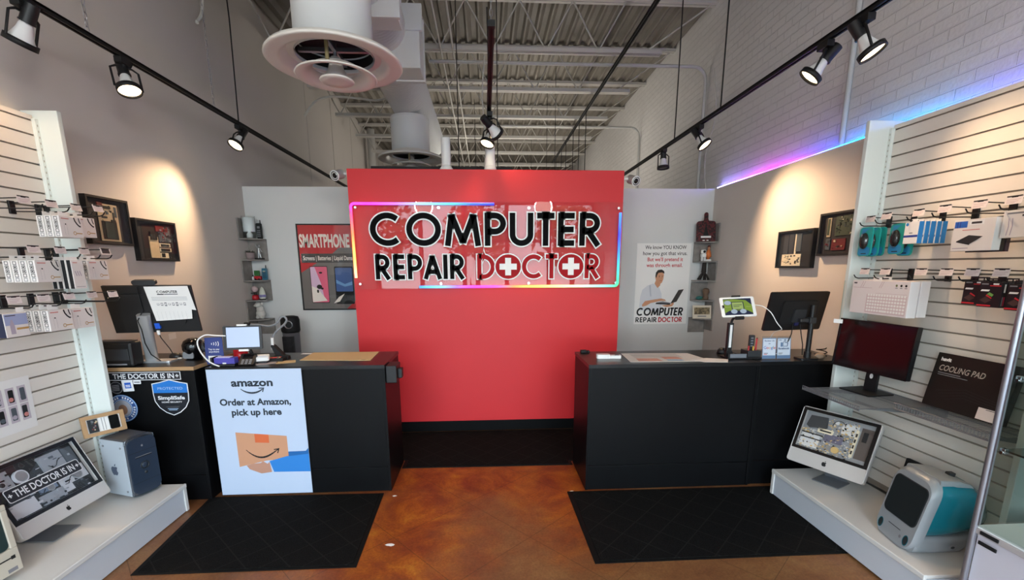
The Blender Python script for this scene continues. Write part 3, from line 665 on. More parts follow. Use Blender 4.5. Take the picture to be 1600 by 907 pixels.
m.prism(rrect(.21, .43, .012, 3, -1.625, 1.455), 0, MATTE, T, .0018); m.prism(rrect(.19, .27, .01, 3, -1.625, 1.52), 0, PBLUE, T, .0024)
m.prism([(-1.715, 1.48), (-1.62, 1.44), (-1.535, 1.46), (-1.535, 1.50), (-1.62, 1.47), (-1.715, 1.52)], 0, PSKY, T, .003); m.prism([(-1.76, 1.25), (-1.69, 1.27), (-1.63, 1.36), (-1.70, 1.32)], 0, P_WHT, T, .003)
m.build('printed_phones', t)
m = MB(); m.bb(x0+.014, x1-.014, YP-.0165, YP-.0145, z0+.014, z1-.014, glass('poster_glass', '#ffffff', 1.0)); m.build('glazing', t)

t = thing('paper_poster', 'white poster about a virus showing a man with a laptop, right of the red wall', 'poster', (2.13, YP-.003, .965))
x0, x1, z0, z1 = 1.803, 2.458, .965, 1.925
T = FS(0, YP-.004, 0); SKIN = mat('printed_skin', '#c8906f', .6); SHIRT = mat('printed_shirt', '#d3d5da', .7); SHADE = mat('printed_shirt_fold', '#b9bdc6', .7); HAIR = mat('printed_hair', '#2c211c', .7)
m = MB(); m.bb(x0, x1, YP-.004, YP-.001, z0, z1, mat('poster_paper', '#e9e8e6', .5)); m.build('sheet', t)
m = MB(); m.text('We know YOU KNOW', INK, T, 2.15, 1.858, .042, .50, 'C', .01, .0006); m.build('lettering', t); m = MB(); m.text('how you got that virus.', INK, T, 2.145, 1.788, .042, .535, 'C', .01, .0006); m.build('lettering', t); m = MB()
RD = mat('printed_soft_red', '#c4464c', .6); m.text("But we'll pretend it", RD, T, 2.15, 1.718, .042, .43, 'C', .02, .0006); m.build('lettering', t); m = MB(); m.text('was through email.', RD, T, 2.145, 1.650, .042, .44, 'C', .02, .0006); m.build('lettering', t)
m = MB()
m.prism([(1.86, 1.13), (1.87, 1.30), (1.89, 1.38), (1.95, 1.43), (2.02, 1.455), (2.09, 1.42), (2.13, 1.33), (2.14, 1.12)], 0, SHIRT, T, .0006)
m.prism([(1.97, 1.43), (1.99, 1.30), (2.005, 1.30), (1.99, 1.44)], 0, SHADE, T, .0009); m.prism([(1.91, 1.21), (1.95, 1.24), (2.0, 1.235), (1.97, 1.20)], 0, SHADE, T, .0009)
m.prism([(2.035, 1.455), (2.075, 1.40), (2.105, 1.43), (2.11, 1.47), (2.05, 1.49)], 0, SKIN, T, .001)
m.prism([(2.045, 1.525), (2.05, 1.475), (2.075, 1.45), (2.10, 1.445), (2.125, 1.465), (2.14, 1.505), (2.145, 1.555), (2.13, 1.60), (2.08, 1.605), (2.05, 1.57)], 0, SKIN, T, .0014)
m.prism([(2.04, 1.54), (2.045, 1.585), (2.07, 1.615), (2.115, 1.62), (2.145, 1.60), (2.15, 1.57), (2.12, 1.585), (2.075, 1.58), (2.06, 1.55), (2.055, 1.52)], 0, HAIR, T, .0018)
m.ell(2.09, 1.533, .006, .004, HAIR, T, .0018, 10); m.ell(2.126, 1.533, .005, .004, HAIR, T, .0018, 10); m.ribbon([(2.08, 1.545), (2.10, 1.546)], .004, HAIR, T, .0018); m.ribbon([(2.117, 1.546), (2.135, 1.545)], .004, HAIR, T, .0018)
m.ribbon([(2.11, 1.53), (2.116, 1.51), (2.108, 1.508)], .003, mat('printed_lip', '#a5604f', .7), T, .0018); m.ribbon([(2.095, 1.487), (2.125, 1.489)], .006, MATS['printed_lip'], T, .0018)
m.ell(2.048, 1.525, .008, .014, SKIN, T, .0016, 12)
m.prism([(1.895, 1.20), (1.93, 1.245), (2.05, 1.265), (2.13, 1.275), (2.175, 1.262), (2.19, 1.245), (2.12, 1.245), (2.0, 1.22), (1.95, 1.19), (1.90, 1.178)], 0, SKIN, T, .002)
m.prism([(2.135, 1.19), (2.20, 1.17), (2.27, 1.18), (2.29, 1.21), (2.28, 1.232), (2.25, 1.205)], 0, SKIN, T, .002)
m.prism([(2.06, 1.208), (2.24, 1.198), (2.245, 1.212), (2.07, 1.225)], 0, MATTE, T, .0024); m.prism([(2.245, 1.212), (2.32, 1.235), (2.40, 1.385), (2.335, 1.375)], 0, P_DK, T, .0026); m.prism([(2.07, 1.225), (2.245, 1.212), (2.25, 1.222), (2.15, 1.24)], 0, GREYINK, T, .0025)
m.build('printed_man', t, label='printed man in a white shirt holding an open laptop')
m = MB(); word(m, 'COMPUTER', T, 1.83, 1.068, .575, .095, INK, .0008, t=.21, shear=.12); word(m, 'REPAIR', T, 1.825, .988, .265, .060, INK, .0008, t=.2); word(m, 'DOCTOR', T, 2.108, .988, .295, .060, RD, .0008, t=.22); m.build('logo', t)

# ================================================================ corner shelves
WOOD_G = mat('grey_weathered_wood', '#8f8a86', .65, noise=('#7a7571', 14, .3, .7))
def corner_shelf(sx_, lab, xw, tops, s=.205):
    # sx_ = +1: corner on the left (shelf grows towards +X)
    t = thing('corner_shelf', lab, 'shelf', (xw, YP, tops[-1]-.2))
    h = tops[0]-tops[1]; th = .014
    for i, z in enumerate(tops):
        m = MB(); pl = [(xw, YP), (xw+sx_*s, YP), (xw+sx_*s, YP-.02), (xw+sx_*(s*.9), YP-s*.45), (xw+sx_*(s*.45), YP-s*.9), (xw+sx_*.02, YP-s), (xw, YP-s)]
        m.prism(pl, th, WOOD_G, None, z-th); m.build('shelf_board', t, .001)
        m = MB()
        if i % 2 == 0: m.bb(xw, xw+sx_*th, YP-s, YP, z, z+h-th, WOOD_G)
        else: m.bb(xw, xw+sx_*s, YP-th, YP, z, z+h-th, WOOD_G)
        m.build('side_board', t, .001)
    m = MB(); m.bb(xw, xw+sx_*s, YP-th, YP, tops[-1]-th-.17, tops[-1]-th, WOOD_G); m.bb(xw, xw+sx_*th, YP-s, YP-th, tops[-1]-th-.13, tops[-1]-th, WOOD_G); m.build('side_board', t, .001)
    return t
ZL = [1.975, 1.749, 1.522, 1.302, 1.085]; ZRS = [1.935, 1.715, 1.493, 1.262, 1.044]
corner_shelf(1, 'grey wooden zigzag corner shelf at the left of the SMARTPHONE poster', XL, ZL)
corner_shelf(-1, 'grey wooden zigzag corner shelf at the right of the virus poster', XR, ZRS)

# ================================================================ black counters
LAM = mat('black_laminate', '#0a0b0d', .40, spec=.2, noise=('#09090b', 6, .4, .7)); LAM_T = mat('black_counter_top', '#0f0f11', .3); EDGE = mat('oak_edge_banding', '#a4835e', .5)
def counter(name_lab, x0, x1, y0, y1, z, parts_extra=None, edge=None, toe=.195):
    t = thing('shop_counter', name_lab, 'counter', ((x0+x1)/2, y0, 0))
    m = MB(); m.bb(x0+.001, x0+.02, y0, y1-.02, .006, z-.026, LAM); m.build('side_panel', t, .0015)
    m = MB(); m.bb(x1-.02, x1-.001, y0, y1-.02, .006, z-.026, LAM); m.build('side_panel', t, .0015)
    m = MB(); m.bb(x0+.02, x1-.02, y0+.006, y0+.024, toe+.003, z-.026, LAM); m.build('front_panel', t, .0015)
    m = MB(); m.bb(x0+.02, x1-.02, y0+.008, y0+.026, .004, toe-.002, LAM); m.build('kick_panel', t, .0015)
    m = MB(); m.bb(x0+.02, x1-.02, y0+.05, y1-.05, .35, .37, LAM); m.build('inner_shelf', t)
    m = MB(); m.bb(x0, x1, y0-.004, y1, z-.026, z, LAM_T)
    if edge: m.bb(x0-.0005, x1+.002, y0-.006, y0-.004, z-.026, z, edge); m.bb(x1, x1+.002, y0-.004, y1, z-.026, z, edge)
    m.build('counter_top', t, .001)
    return t
ZCN = .975
counter('black laminate counter with white package pick-up sign on its front', -1.955, -.722, 3.18, 3.715, ZCN)
counter('wide plain black counter in the right half, beside the open aisle', .728, 1.988, 3.10, 3.61, ZCN-.005)
counter('narrow black counter at the far right, behind the right platform', 1.996, 2.68, 3.115, 3.60, ZCN-.005)
c1 = counter('black counter by the left wall, with stickers and oak-coloured top edge', -2.655, -2.0, 3.13, 3.66, .995, edge=EDGE)
TS = FS(0, 3.1295, 0)
SIGNBLK = mat('sticker_black', '#1a1d24', .4); SIGNWHT = mat('sticker_white', '#d8dade', .45); SBLUE = mat('sticker_blue', '#1f6fc0', .4); SNAVY = mat('sticker_navy', '#12161f', .4); SLB = mat('sticker_pale_blue', '#9db8d8', .5)
m = MB(); m.bb(-2.60, -2.092, 3.127, 3.1299, .905, .962, SIGNWHT); T2 = FS(0, 3.127, 0); m.rect(-2.596, -2.096, .909, .958, SIGNBLK, T2, .0004); m.text('THE DOCTOR IS IN', SIGNWHT, T2, -2.335, .917, .033, .40, 'C', .02, .0008)
for x in (-2.575, -2.115):
    for dx, dz in ((.011, .0035), (.0035, .011)): m.rect(x-dx, x+dx, .9335-dz, .9335+dz, SIGNWHT, T2, .0008)
m.build('street_sign_sticker', c1, label='black street-sign sticker reading THE DOCTOR IS IN')
def shield(cx_, zt, w, h, g=0):
    w = w/2-g; q = h-2*g; zt = zt-g
    return [(cx_, zt), (cx_+w*.55, zt-.07*q), (cx_+w, zt-.11*q), (cx_+w*1.0, zt-.40*q), (cx_+w*.96, zt-.60*q), (cx_+w*.75, zt-.78*q), (cx_+w*.4, zt-.92*q), (cx_, zt-q), (cx_-w*.4, zt-.92*q), (cx_-w*.75, zt-.78*q), (cx_-w*.96, zt-.60*q), (cx_-w, zt-.40*q), (cx_-w, zt-.11*q), (cx_-w*.55, zt-.07*q)]
m = MB(); cx_, zt = -2.172, .908; m.prism(shield(cx_, zt, .238, .258), .0015, SIGNWHT, T2, 0); m.prism(shield(cx_, zt, .238, .258, .006), 0, SNAVY, T2, .002)
p = shield(cx_, zt, .238, .258, .006); m.prism([p[13], p[0], p[1], p[2], (cx_+.113, zt-.095), (cx_-.113, zt-.095), p[12]], 0, SBLUE, T2, .0024)
m.text('PROTECTED', SLB, T2, cx_, zt-.072, .018, .165, 'C', 0, .003); m.text('SimpliSafe', SIGNWHT, T2, cx_, zt-.142, .024, .178, 'C', .03, .003); m.text('HOME SECURITY', SIGNWHT, T2, cx_, zt-.166, .0105, .135, 'C', .02, .003)
m.rect(cx_-.045, cx_+.045, zt-.196, zt-.194, GREYINK, T2, .003); m.rect(cx_-.035, cx_+.035, zt-.21, zt-.206, SLB, T2, .003); m.rect(cx_-.028, cx_+.028, zt-.219, zt-.215, SLB, T2, .003)
m.build('shield_sticker', c1, label='blue and black shield sticker')
m = MB(); Tr = T2 @ Matrix.Translation((-2.447, .868, 0)) @ Matrix.Rotation(R(3), 4, 'Z'); m.prism(rrect(.072, .08, .004, 2), .0012, SIGNWHT, Tr); m.rect(-.02, .022, -.018, .022, mat('card_blue', '#2458b8', .4), Tr, .0016); m.rect(-.014, .016, .0, .006, SIGNWHT, Tr, .002); m.rect(-.014, .016, -.010, -.004, SIGNWHT, Tr, .002); m.build('payment_sticker', c1, label='white square payment sticker with a blue card mark')
m = MB(); Tr = T2 @ Matrix.Translation((-2.383, .892, 0)); m.prism(rrect(.05, .026, .003, 2), .0012, SIGNWHT, Tr); m.rect(-.018, .018, -.004, .004, GREYINK, Tr, .0016); m.build('payment_sticker', c1, label='small white rectangular sticker')
m = MB(); Tr = T2 @ Matrix.Translation((-2.525, .855, 0))
m.ell(0, 0, .043, .043, SIGNBLK, Tr, .0006); m.ribbon(arc(0, 0, .04, 0, 345, 23), .004, GREYINK, Tr, .001, True)
for k in range(4): m.ribbon([(-.028, .012-.011*k), (.02, .018-.011*k)], .006, GREYINK, Tr, .001)
m.build('round_sticker', c1, label='black round sticker with grey stripes')
m = MB(); Tr = T2 @ Matrix.Translation((-2.505, .708, 0)); m.ell(0, 0, .098, .098, mat('seal_blue', '#274a86', .4), Tr, .0006, 40); m.ribbon(arc(0, 0, .092, 0, 352, 45), .006, SLB, Tr, .001, True); m.ribbon(arc(0, 0, .062, 0, 352, 45), .005, SLB, Tr, .001, True); m.ell(0, 0, .057, .057, mat('seal_grey', '#9a9ba4', .4), Tr, .0012, 30); m.ell(.0, -.01, .03, .036, mat('seal_tan', '#8d6a55', .5), Tr, .0016)
for k in range(22):
    if k % 6 == 5: continue
    a = R(160-13*k); q = Tr @ Matrix.Translation((.077*math.cos(a), .077*math.sin(a), .0014)) @ Matrix.Rotation(a-R(90), 4, 'Z'); m.rect(-.005, .005, -.007, .007, SIGNWHT, q)
m.build('round_sticker', c1, label='blue round seal sticker with pale ring')
# faint scuffs on the two wide counter fronts belong to the laminate
# ---- Amazon board
t = thing('pickup_sign', 'pale blue Amazon package pick-up board covering the left counter front', 'sign', (-1.62, 3.17, .02))
x0, x1, z0, z1 = -1.947, -1.30, .018, .962
AMZ = mat('board_pale_blue', '#b3c1d7', .55)
m = MB(); m.bb(x0, x1, 3.168, 3.1735, z0, z1, AMZ); brd = m.build('board', t)
T = FS(0, 3.168, 0); NAVY = mat('print_navy', '#1c2733', .5); BOXC = mat('print_cardboard', '#c08c6c', .55); TAPE = mat('print_tape', '#cb6238', .55); SLEEVE = mat('print_sleeve', '#2a79c4', .55); SLEEVE2 = mat('print_sleeve_dark', '#1b5e9f', .55); HAND = mat('print_hand', '#b3846f', .55)
m = MB(); cx_ = -1.64
m.text('amazon', NAVY, T, cx_-.005, .84, .052, .285, 'C', .035, .0006)
sm = arc(cx_-.01, .90, .11, 226, 312, 14); 
for i in range(len(sm)-1): m.ribbon([sm[i], sm[i+1]], .004+.009*math.sin(math.pi*(i+.5)/len(sm)), NAVY, T, .0006)
ex, ez = sm[-1]; m.ribbon([(ex-.026, ez+.006), (ex+.008, ez+.006), (ex-.002, ez-.022)], .007, NAVY, T, .0008)
m.build('brand_mark', brd); m = MB()
m.text('Order at Amazon,', NAVY, T, cx_+.005, .702, .045, .49, 'C', .035, .0006); m.build('lettering', brd); m = MB(); m.text('pick up here', NAVY, T, cx_+.005, .627, .045, .345, 'C', .035, .0006); m.build('lettering', brd)
m = MB(); m.prism([(-1.80, .50), (-1.445, .465), (-1.445, .29), (-1.60, .28), (-1.80, .235)], 0, BOXC, T, .0006); m.prism([(-1.67, .487), (-1.572, .478), (-1.572, .415), (-1.67, .420)], 0, TAPE, T, .001)
sm = [(-1.74+.225*k/12, .365-.06*math.sin(math.pi*(k/12)**.9)) for k in range(13)]
for i in range(12): m.ribbon([sm[i], sm[i+1]], .003+.011*math.sin(math.pi*(i+.7)/13), INK, T, .001)
ex, ez = sm[-1]; m.ribbon([(ex-.03, ez-.002), (ex+.006, ez+.004), (ex-.006, ez-.03)], .007, INK, T, .0012)
m.prism([(-1.75, .245), (-1.70, .258), (-1.65, .262), (-1.63, .275), (-1.60, .255), (-1.585, .27), (-1.575, .19), (-1.65, .18), (-1.73, .215)], 0, HAND, T, .0014)
m.prism([(-1.585, .275), (-1.46, .31), (-1.30, .325), (-1.30, .187), (-1.56, .19)], 0, SLEEVE, T, .0016); m.prism([(-1.445, .31), (-1.30, .325), (-1.30, .37), (-1.32, .348), (-1.445, .345)], 0, SLEEVE2, T, .0018); m.build('printed_box', brd, label='printed arm handing over a cardboard box')
# black box on the end of the left counter
t = thing('card_box', 'small black box hung on the aisle end of the left counter', 'box', (-.72, 3.28, .83))
m = MB(); m.bb(-.722, -.645, 3.20, 3.36, .835, .962, BLACK); m.build('housing', t, .006); m = MB(); m.bb(-.645, -.615, 3.25, 3.31, .86, .93, BLACK); m.build('slot', t, .004)

# ================================================================ floor mats
def mat_rug():
    m = bpy.data.materials.new('ribbed_mat'); m.use_nodes = True; n = m.node_tree; b = n.nodes['Principled BSDF']; L = n.links.new
    g = n.nodes.new('ShaderNodeNewGeometry'); x = n.nodes.new('ShaderNodeTexNoise'); x.inputs['Scale'].default_value = 260; L(g.outputs['Position'], x.inputs['Vector'])
    r = n.nodes.new('ShaderNodeValToRGB'); r.color_ramp.elements[0].color = lin('#0a0a0a'); r.color_ramp.elements[1].color = lin('#201f1e'); r.color_ramp.elements[0].position = .4; r.color_ramp.elements[1].position = .75
    L(x.outputs['Fac'], r.inputs[0])
    mp = n.nodes.new('ShaderNodeMapping'); mp.vector_type = 'TEXTURE'; mp.inputs['Rotation'].default_value = (0, 0, R(45)); mp.inputs['Scale'].default_value = (.17, .17, 1); L(g.outputs['Position'], mp.inputs[0]); s = n.nodes.new('ShaderNodeSeparateXYZ'); L(mp.outputs[0], s.inputs[0])
    ls = []
    for ax in ('X', 'Y'):
        a = n.nodes.new('ShaderNodeMath'); a.operation = 'PINGPONG'; a.inputs[1].default_value = .5; L(s.outputs[ax], a.inputs[0]); c = n.nodes.new('ShaderNodeMath'); c.operation = 'LESS_THAN'; c.inputs[1].default_value = .022; L(a.outputs[0], c.inputs[0]); ls.append(c.outputs[0])
    mx = n.nodes.new('ShaderNodeMath'); mx.operation = 'MAXIMUM'; L(ls[0], mx.inputs[0]); L(ls[1], mx.inputs[1]); k = n.nodes.new('ShaderNodeMath'); k.operation = 'MULTIPLY'; k.inputs[1].default_value = .17; L(mx.outputs[0], k.inputs[0])
    q = n.nodes.new('ShaderNodeMix'); q.data_type = 'RGBA'; q.inputs[7].default_value = lin('#403d3a'); L(k.outputs[0], q.inputs[0]); L(r.outputs[0], q.inputs[6]); L(q.outputs[2], b.inputs['Base Color'])
    b.inputs['Roughness'].default_value = .95; b.inputs['Specular IOR Level'].default_value = .08; u = n.nodes.new('ShaderNodeBump'); u.inputs['Strength'].default_value = .6; u.inputs['Distance'].default_value = .004; L(x.outputs['Fac'], u.inputs['Height']); L(u.outputs[0], b.inputs['Normal'])
    return m
M_MAT = mat_rug(); RUB = mat('black_rubber', '#0c0c0c', .7, spec=.2)
def rug(lab, pts, edge=.02):
    c = Vector((sum(p[0] for p in pts)/len(pts), sum(p[1] for p in pts)/len(pts))); t = thing('floor_mat', lab, 'floor mat', (c.x, c.y, 0))
    m = MB(); m.prism(pts, .004, RUB, None, .0005); m.build('rubber_edge', t)
    m = MB(); m.prism([tuple(c+(Vector(p)-c)*(1-2.2*edge)) for p in pts], .004, M_MAT, None, .0045); m.build('pile', t)
rug('black ribbed floor mat in front of the left counter', [(-2.035, 3.168), (-.775, 3.15), (-.745, 2.30), (-1.965, 2.305)])
rug('black diamond-patterned floor mat in front of the right counter', [(.59, 3.09), (2.20, 3.08), (2.20, 2.255), (.60, 2.25)])
rug('black floor mat lying between the counters at the foot of the red wall', [(-.718, 3.575), (.722, 3.555), (.722, 3.635), (1.15, 3.635), (1.15, 4.42), (-1.1, 4.42), (-1.1, 3.735), (-.718, 3.735)])
for i, (x, y, r, lab) in enumerate(((-.60, 2.505, .022, 'largest white paint fleck on the brown floor, in the aisle'), (.628, 3.098, .014, 'white paint fleck on floor by the corner of right counter'), (-.69, 3.11, .013, 'white paint fleck on floor by the foot of left counter'))):
    rnd = random.Random(i); m = MB(); m.prism([((r*rnd.uniform(.6, 1.1))*math.cos(R(a))*1.3+x, r*rnd.uniform(.6, 1.1)*math.sin(R(a))*.7+y) for a in range(0, 360, 36)], .0012, WHITE, None, .0002); tag(m.build('paint_fleck'), lab, 'paint fleck', 'paint flecks on the floor')

# ================================================================ slatwall gondolas
SLAT = mat('white_slat_laminate', '#d6d0c8', .4); GROOVE = mat('slat_groove', '#8d8378', .6); POST = mat('white_end_panel', '#d3dad7', .35); DECKM = mat('white_platform', '#cfcecb', .35); KICK = mat('platform_kick', '#bcc1c9', .4)
def gondola(lab, s, y0, y1, zk):
    # s=-1 left wall, +1 right wall
    xf = s*2.585; xb = s*2.655; t = thing('slatwall_display', lab, 'display wall', (s*2.4, (y0+y1)/2, 0))
    m = MB(); z = .24; p = .0803
    m.bb(xf+s*.014, xb, y0, y1-.04, .2, 2.52, GROOVE)
    while z < 2.50:
        m.bb(xf, xf+s*.014, y0, y1-.04, z+.0065, min(z+p-.0035, 2.52), SLAT); z += p
    m.build('slat_panel', t)
    xp = 2.455 if s < 0 else 2.43; m = MB(); m.bb(s*xp, s*2.655, y1-.03, y1, .01, 2.55, POST); m.build('end_panel', t, .003)
    m = MB(); m.bb(s*2.565, s*2.585, y1-.05, y1-.03, .2, 2.50, POST)
    for k in range(70): m.bb(s*2.5645, s*2.565, y1-.042, y1-.038, .25+k*.032, .262+k*.032, GROOVE)
    m.build('slotted_upright', t)
    m = MB(); m.bb(s*2.085, s*2.58, y0, y1, .178, .197, DECKM); m.bb(s*2.075, s*2.092, y0, y1, .172, .200, DECKM); m.build('base_deck', t, .004)
    m = MB(); m.bb(s*2.088, s*2.10, y0, y1, zk, .174, KICK); m.bb(s*2.10, s*2.43, y1-.012, y1, zk, .176, KICK); m.bb(s*2.080, s*2.10, y1-.025, y1+.001, zk, .172, DECKM); m.build('kick_panel', t, .002)
    if s > 0:
        m = MB(); m.bb(s*2.43, s*2.655, y0, y0+.03, .01, 2.55, POST); m.build('end_panel', t, .003)
        m = MB(); m.bb(s*2.10, s*2.43, y0, y0+.012, zk, .176, KICK); m.build('kick_panel', t, .002)
    return t
gondola('white slatwall display with low platform along the left wall', -1, 1.30, 3.0, .004)
gondola('white slatwall display with low platform along the right wall', 1, 1.80, 2.97, .012)
# ================================================================ shared electronics builders
SILVER = mat('aluminium_shell', '#c3c5c8', .32, .6); SCR_OFF = mat('dark_screen', '#0d0709', .08); BEZ = mat('black_bezel', '#0c0c0e', .25); DKGRY = mat('dark_grey_plastic', '#2b2c2f', .5); MIDGRY = mat('mid_grey_plastic', '#7c7e82', .5)
def P3(P, p): return P @ Vector(p)
def apple(mb, T, x, y, h, m, z=.0006):
    p = [(0, .36), (-.12, .40), (-.26, .40), (-.39, .31), (-.46, .14), (-.45, -.06), (-.38, -.26), (-.27, -.42), (-.17, -.47), (-.07, -.44), (0, -.41), (.08, -.44), (.18, -.47), (.28, -.40), (.37, -.27), (.42, -.15), (.33, -.08), (.28, .03), (.28, .15), (.33, .25), (.40, .31), (.30, .39), (.16, .41)]
    mb.prism([(x+a*h*.8, y+b*h*.8-.06*h) for a, b in p], 0, m, T, z)
    mb.prism([(x+a*h*.8, y+b*h*.8-.06*h) for a, b in [(0, .44), (.02, .56), (.10, .66), (.20, .71), (.20, .60), (.14, .50), (.06, .44)]], 0, m, T, z)

# ---------------------------------------------------------------- monitor seen from behind, left desk
P = POSE((-2.262, 3.212, 1.381), 7.2, 12.8); b = P3(P, (0, 0, 0))
t = thing('computer_monitor', 'wide black monitor seen from behind on left counter, webcam on top', 'monitor', (-2.42, 3.33, .995))
m = MB(); m.bb(-.266, .266, -.004, .016, -.166, .166, BLACK, P); m.prism(rrect(.38, .22, .03, 4), .012, BLACK, P @ FRONT @ Matrix.Translation((0, 0, .004))); m.build('back_casing', t, .003)
m = MB(); m.bb(-.258, .258, .016, .019, -.155, .158, SCR_OFF, P); m.build('screen', t)
m = MB(); q = [(-2.395, 3.315, 1.01), (-2.30, 3.165, 1.375)]; a = Vector(q[1])-Vector(q[0]); a.normalize(); xx = Vector((1, .12, 0)).normalized(); C = Matrix.Translation(q[0]) @ Matrix(((xx.x, a.cross(xx).x, a.x, 0), (xx.y, a.cross(xx).y, a.y, 0), (xx.z, a.cross(xx).z, a.z, 0), (0, 0, 0, 1)))
pl = rrect(.082, .046, .021, 5); m.prism(pl, .378, SILVER, C, -.001, True); m.build('stand_column', t)
m = MB(); m.prism(rrect(.22, .105, .02, 4, -2.355, 3.318), .012, SILVER, None, .996); m.build('stand_base', t, .002)
m = MB(); m.tube([P3(P, (-.05, -.02, .16)), P3(P, (-.05, -.024, .0)), (-2.33, 3.15, 1.31), (-2.31, 3.145, 1.25), (-2.335, 3.19, 1.15), (-2.35, 3.25, 1.06), (-2.31, 3.28, 1.005)], .0035, MATTE, 6); m.build('cable', t)
m = MB(); m.bb(-.01, .022, -.022, -.002, -.135, -.095, mat('blue_plug', '#1d56c8', .4), P); m.build('blue_connector', t, .003, label='blue video plug')
m = MB(); m.bb(-.002, .014, -.03, -.02, -.175, -.145, WHITE, P); m.tube([P3(P, (.006, -.025, -.17)), P3(P, (.01, -.024, -.2)), (-2.21, 3.24, 1.10), (-2.20, 3.26, 1.04)], .003, MATTE, 6); m.build('plug', t, label='white plug on a dangling black lead')
t = thing('webcam', 'black bar webcam perched on top of the left monitor', 'webcam', tuple(P3(P, (-.01, 0, .17))))
m = MB(); m.prism(rrect(.14, .034, .015, 5, -.005, .188), .03, DKGRY, P @ FRONT @ Matrix.Translation((0, 0, -.014))); m.build('housing', t, .003); m = MB(); m.bb(-.03, .02, -.012, .012, .163, .172, BLACK, P); m.build('clip', t)
t = thing('paper_notice', 'white printed paper taped to the back of the left monitor, tear-off strips below', 'paper', tuple(P3(P, (.12, -.02, 0))))
m = MB(); Q = P @ FRONT @ Matrix.Translation((0, 0, .0185)); m.prism([(-.008, .163), (.255, .165), (.272, -.006), (.245, .0), (.235, -.066), (.208, -.068), (.01, -.078)], .0012, PAPER, Q); m.build('sheet', t)
m = MB(); word(m, 'COMPUTER', Q, .06, .118, .125, .017, INK, .0018, t=.21); m.rect(.06, .10, .106, .113, INK, Q, .0018); m.rect(.102, .185, .106, .113, GREYINK, Q, .0018); m.build('logo', t)
m = MB()
for y in (.088, .078, .068): m.rect(.02, .235, y, y+.002, GREYINK, Q, .0018)
for k in range(8): m.prism(rrect(.014, .014+.006*(k % 3), .002, 2, .05+.023*k, .04), 0, GREYINK, Q, .0018); m.rect(.046+.023*k, .054+.023*k, .036, .046, PAPER, Q, .0022)
for k in range(8): m.rect(.03+.025*k, .0305+.025*k, -.07, -.01, GREYINK, Q, .0018)
m.build('print', t)
tag(MB().prism(rrect(.09, .05, .002, 2), .001, PAPER, FL(XL+.0005, 3.95, 1.09)).build('paper_note'), 'small pale note stuck on the left wall under the monitor', 'note')
t = thing('label_printer', 'squat black printer at the wall end of the left counter', 'printer', (-2.53, 3.2, .995))
m = MB(); m.bb(-2.652, -2.40, 3.145, 3.25, .996, 1.165, BLACK); m.build('housing', t, .015, seg=3); m = MB(); m.bb(-2.635, -2.42, 3.140, 3.1455, 1.04, 1.12, DKGRY); m.build('front_cover', t, .002); m = MB(); m.bb(-2.64, -2.415, 3.155, 3.24, 1.164, 1.171, DKGRY); m.build('lid', t, .002); m = MB(); m.bb(-2.62, -2.44, 3.142, 3.146, 1.008, 1.018, GREYINK); m.build('paper_slot', t)
t = thing('barcode_scanner', 'rounded black desk scanner with grey face, right of the left monitor stand', 'scanner', (-2.17, 3.42, .995))
B = Matrix.Translation((-2.165, 3.42, .996)); m = MB(); m.lathe([(.0005, .155), (.03, .152), (.058, .135), (.072, .105), (.07, .07), (.055, .035), (.052, .0), (.0005, 0)], GLOSS, 28, T=B); m.build('body', t)
m = MB(); m.prism(rrect(.075, .05, .012, 4), .01, MIDGRY, FS(-2.175, 3.372, 1.03)); m.build('face_plate', t, .002)
m = MB(); m.lathe([(.042, 0), (.047, .012), (.042, .024)], DKGRY, 24, T=Matrix.Translation((-2.10, 3.44, 1.075)) @ Matrix.Rotation(R(75), 4, 'Y')); m.build('scan_window', t)
t = thing('computer_mouse', 'black computer mouse beside the rounded scanner on the left counter', 'mouse', (-2.33, 3.40, .995))
m = MB(); m.lathe([(.0005, .034), (.016, .032), (.027, .02), (.03, .006), (.028, 0), (.0005, 0)], BLACK, 20, T=Matrix.Translation((-2.315, 3.44, .996)) @ Matrix.Diagonal((1.5, 1.0, 1.2, 1))); m.build('body', t); m = MB(); m.prism(rrect(.03, .02, .004, 3), .006, WHITE, FT(-2.27, 3.42, .997)); m.build('receiver', t)

# ---------------------------------------------------------------- left counter (package counter) things
P = POSE((-1.731, 3.289, 1.167), 8.6, -8.4)
t = thing('tablet_stand', 'black-framed tablet with a pale blue blank screen on a stand, left counter', 'tablet', (-1.72, 3.33, .975))
m = MB(); m.prism(rrect(.252, .170, .010, 4), .012, BLACK, P @ FRONT @ Matrix.Translation((0, 0, -.006))); m.build('case', t, .002)
m = MB(); m.rect(-.105, .108, -.069, .074, mat('lit_tablet_screen', '#20242c', .2, emit='#b9cdf2', es=TABLET), P @ FRONT, .0065); m.build('screen', t)
m = MB(); m.bb(-.035, .03, -.012, .01, .083, .095, WHITE, P); m.bb(-.03, .035, -.012, .01, -.098, -.083, WHITE, P); m.build('clamp', t, .003)
m = MB(); m.cyl(tuple(P3(P, (0, .012, 0))), (-1.70, 3.34, 1.02), .012, BLACK); m.cyl((-1.70, 3.34, 1.03), (-1.70, 3.34, .99), .016, BLACK); m.build('arm', t)
m = MB(); m.prism(rrect(.10, .11, .02, 4, -1.725, 3.34), .014, BLACK, None, .9755); m.build('foot', t, .003)
cable('charging_cable', 'white charging cable looping left from the tablet to the counter edge', [(-1.835, 3.26, 1.185), (-1.90, 3.25, 1.19), (-1.96, 3.24, 1.195), (-2.0, 3.22, 1.165), (-2.0, 3.21, 1.12), (-1.97, 3.20, 1.06), (-1.92, 3.19, 1.01), (-1.86, 3.188, .980)], .005, WHITE)
t = thing('payment_card_sign', 'navy tap-to-pay sign with a contactless mark standing by the purple box', 'sign', (-1.90, 3.21, .975))
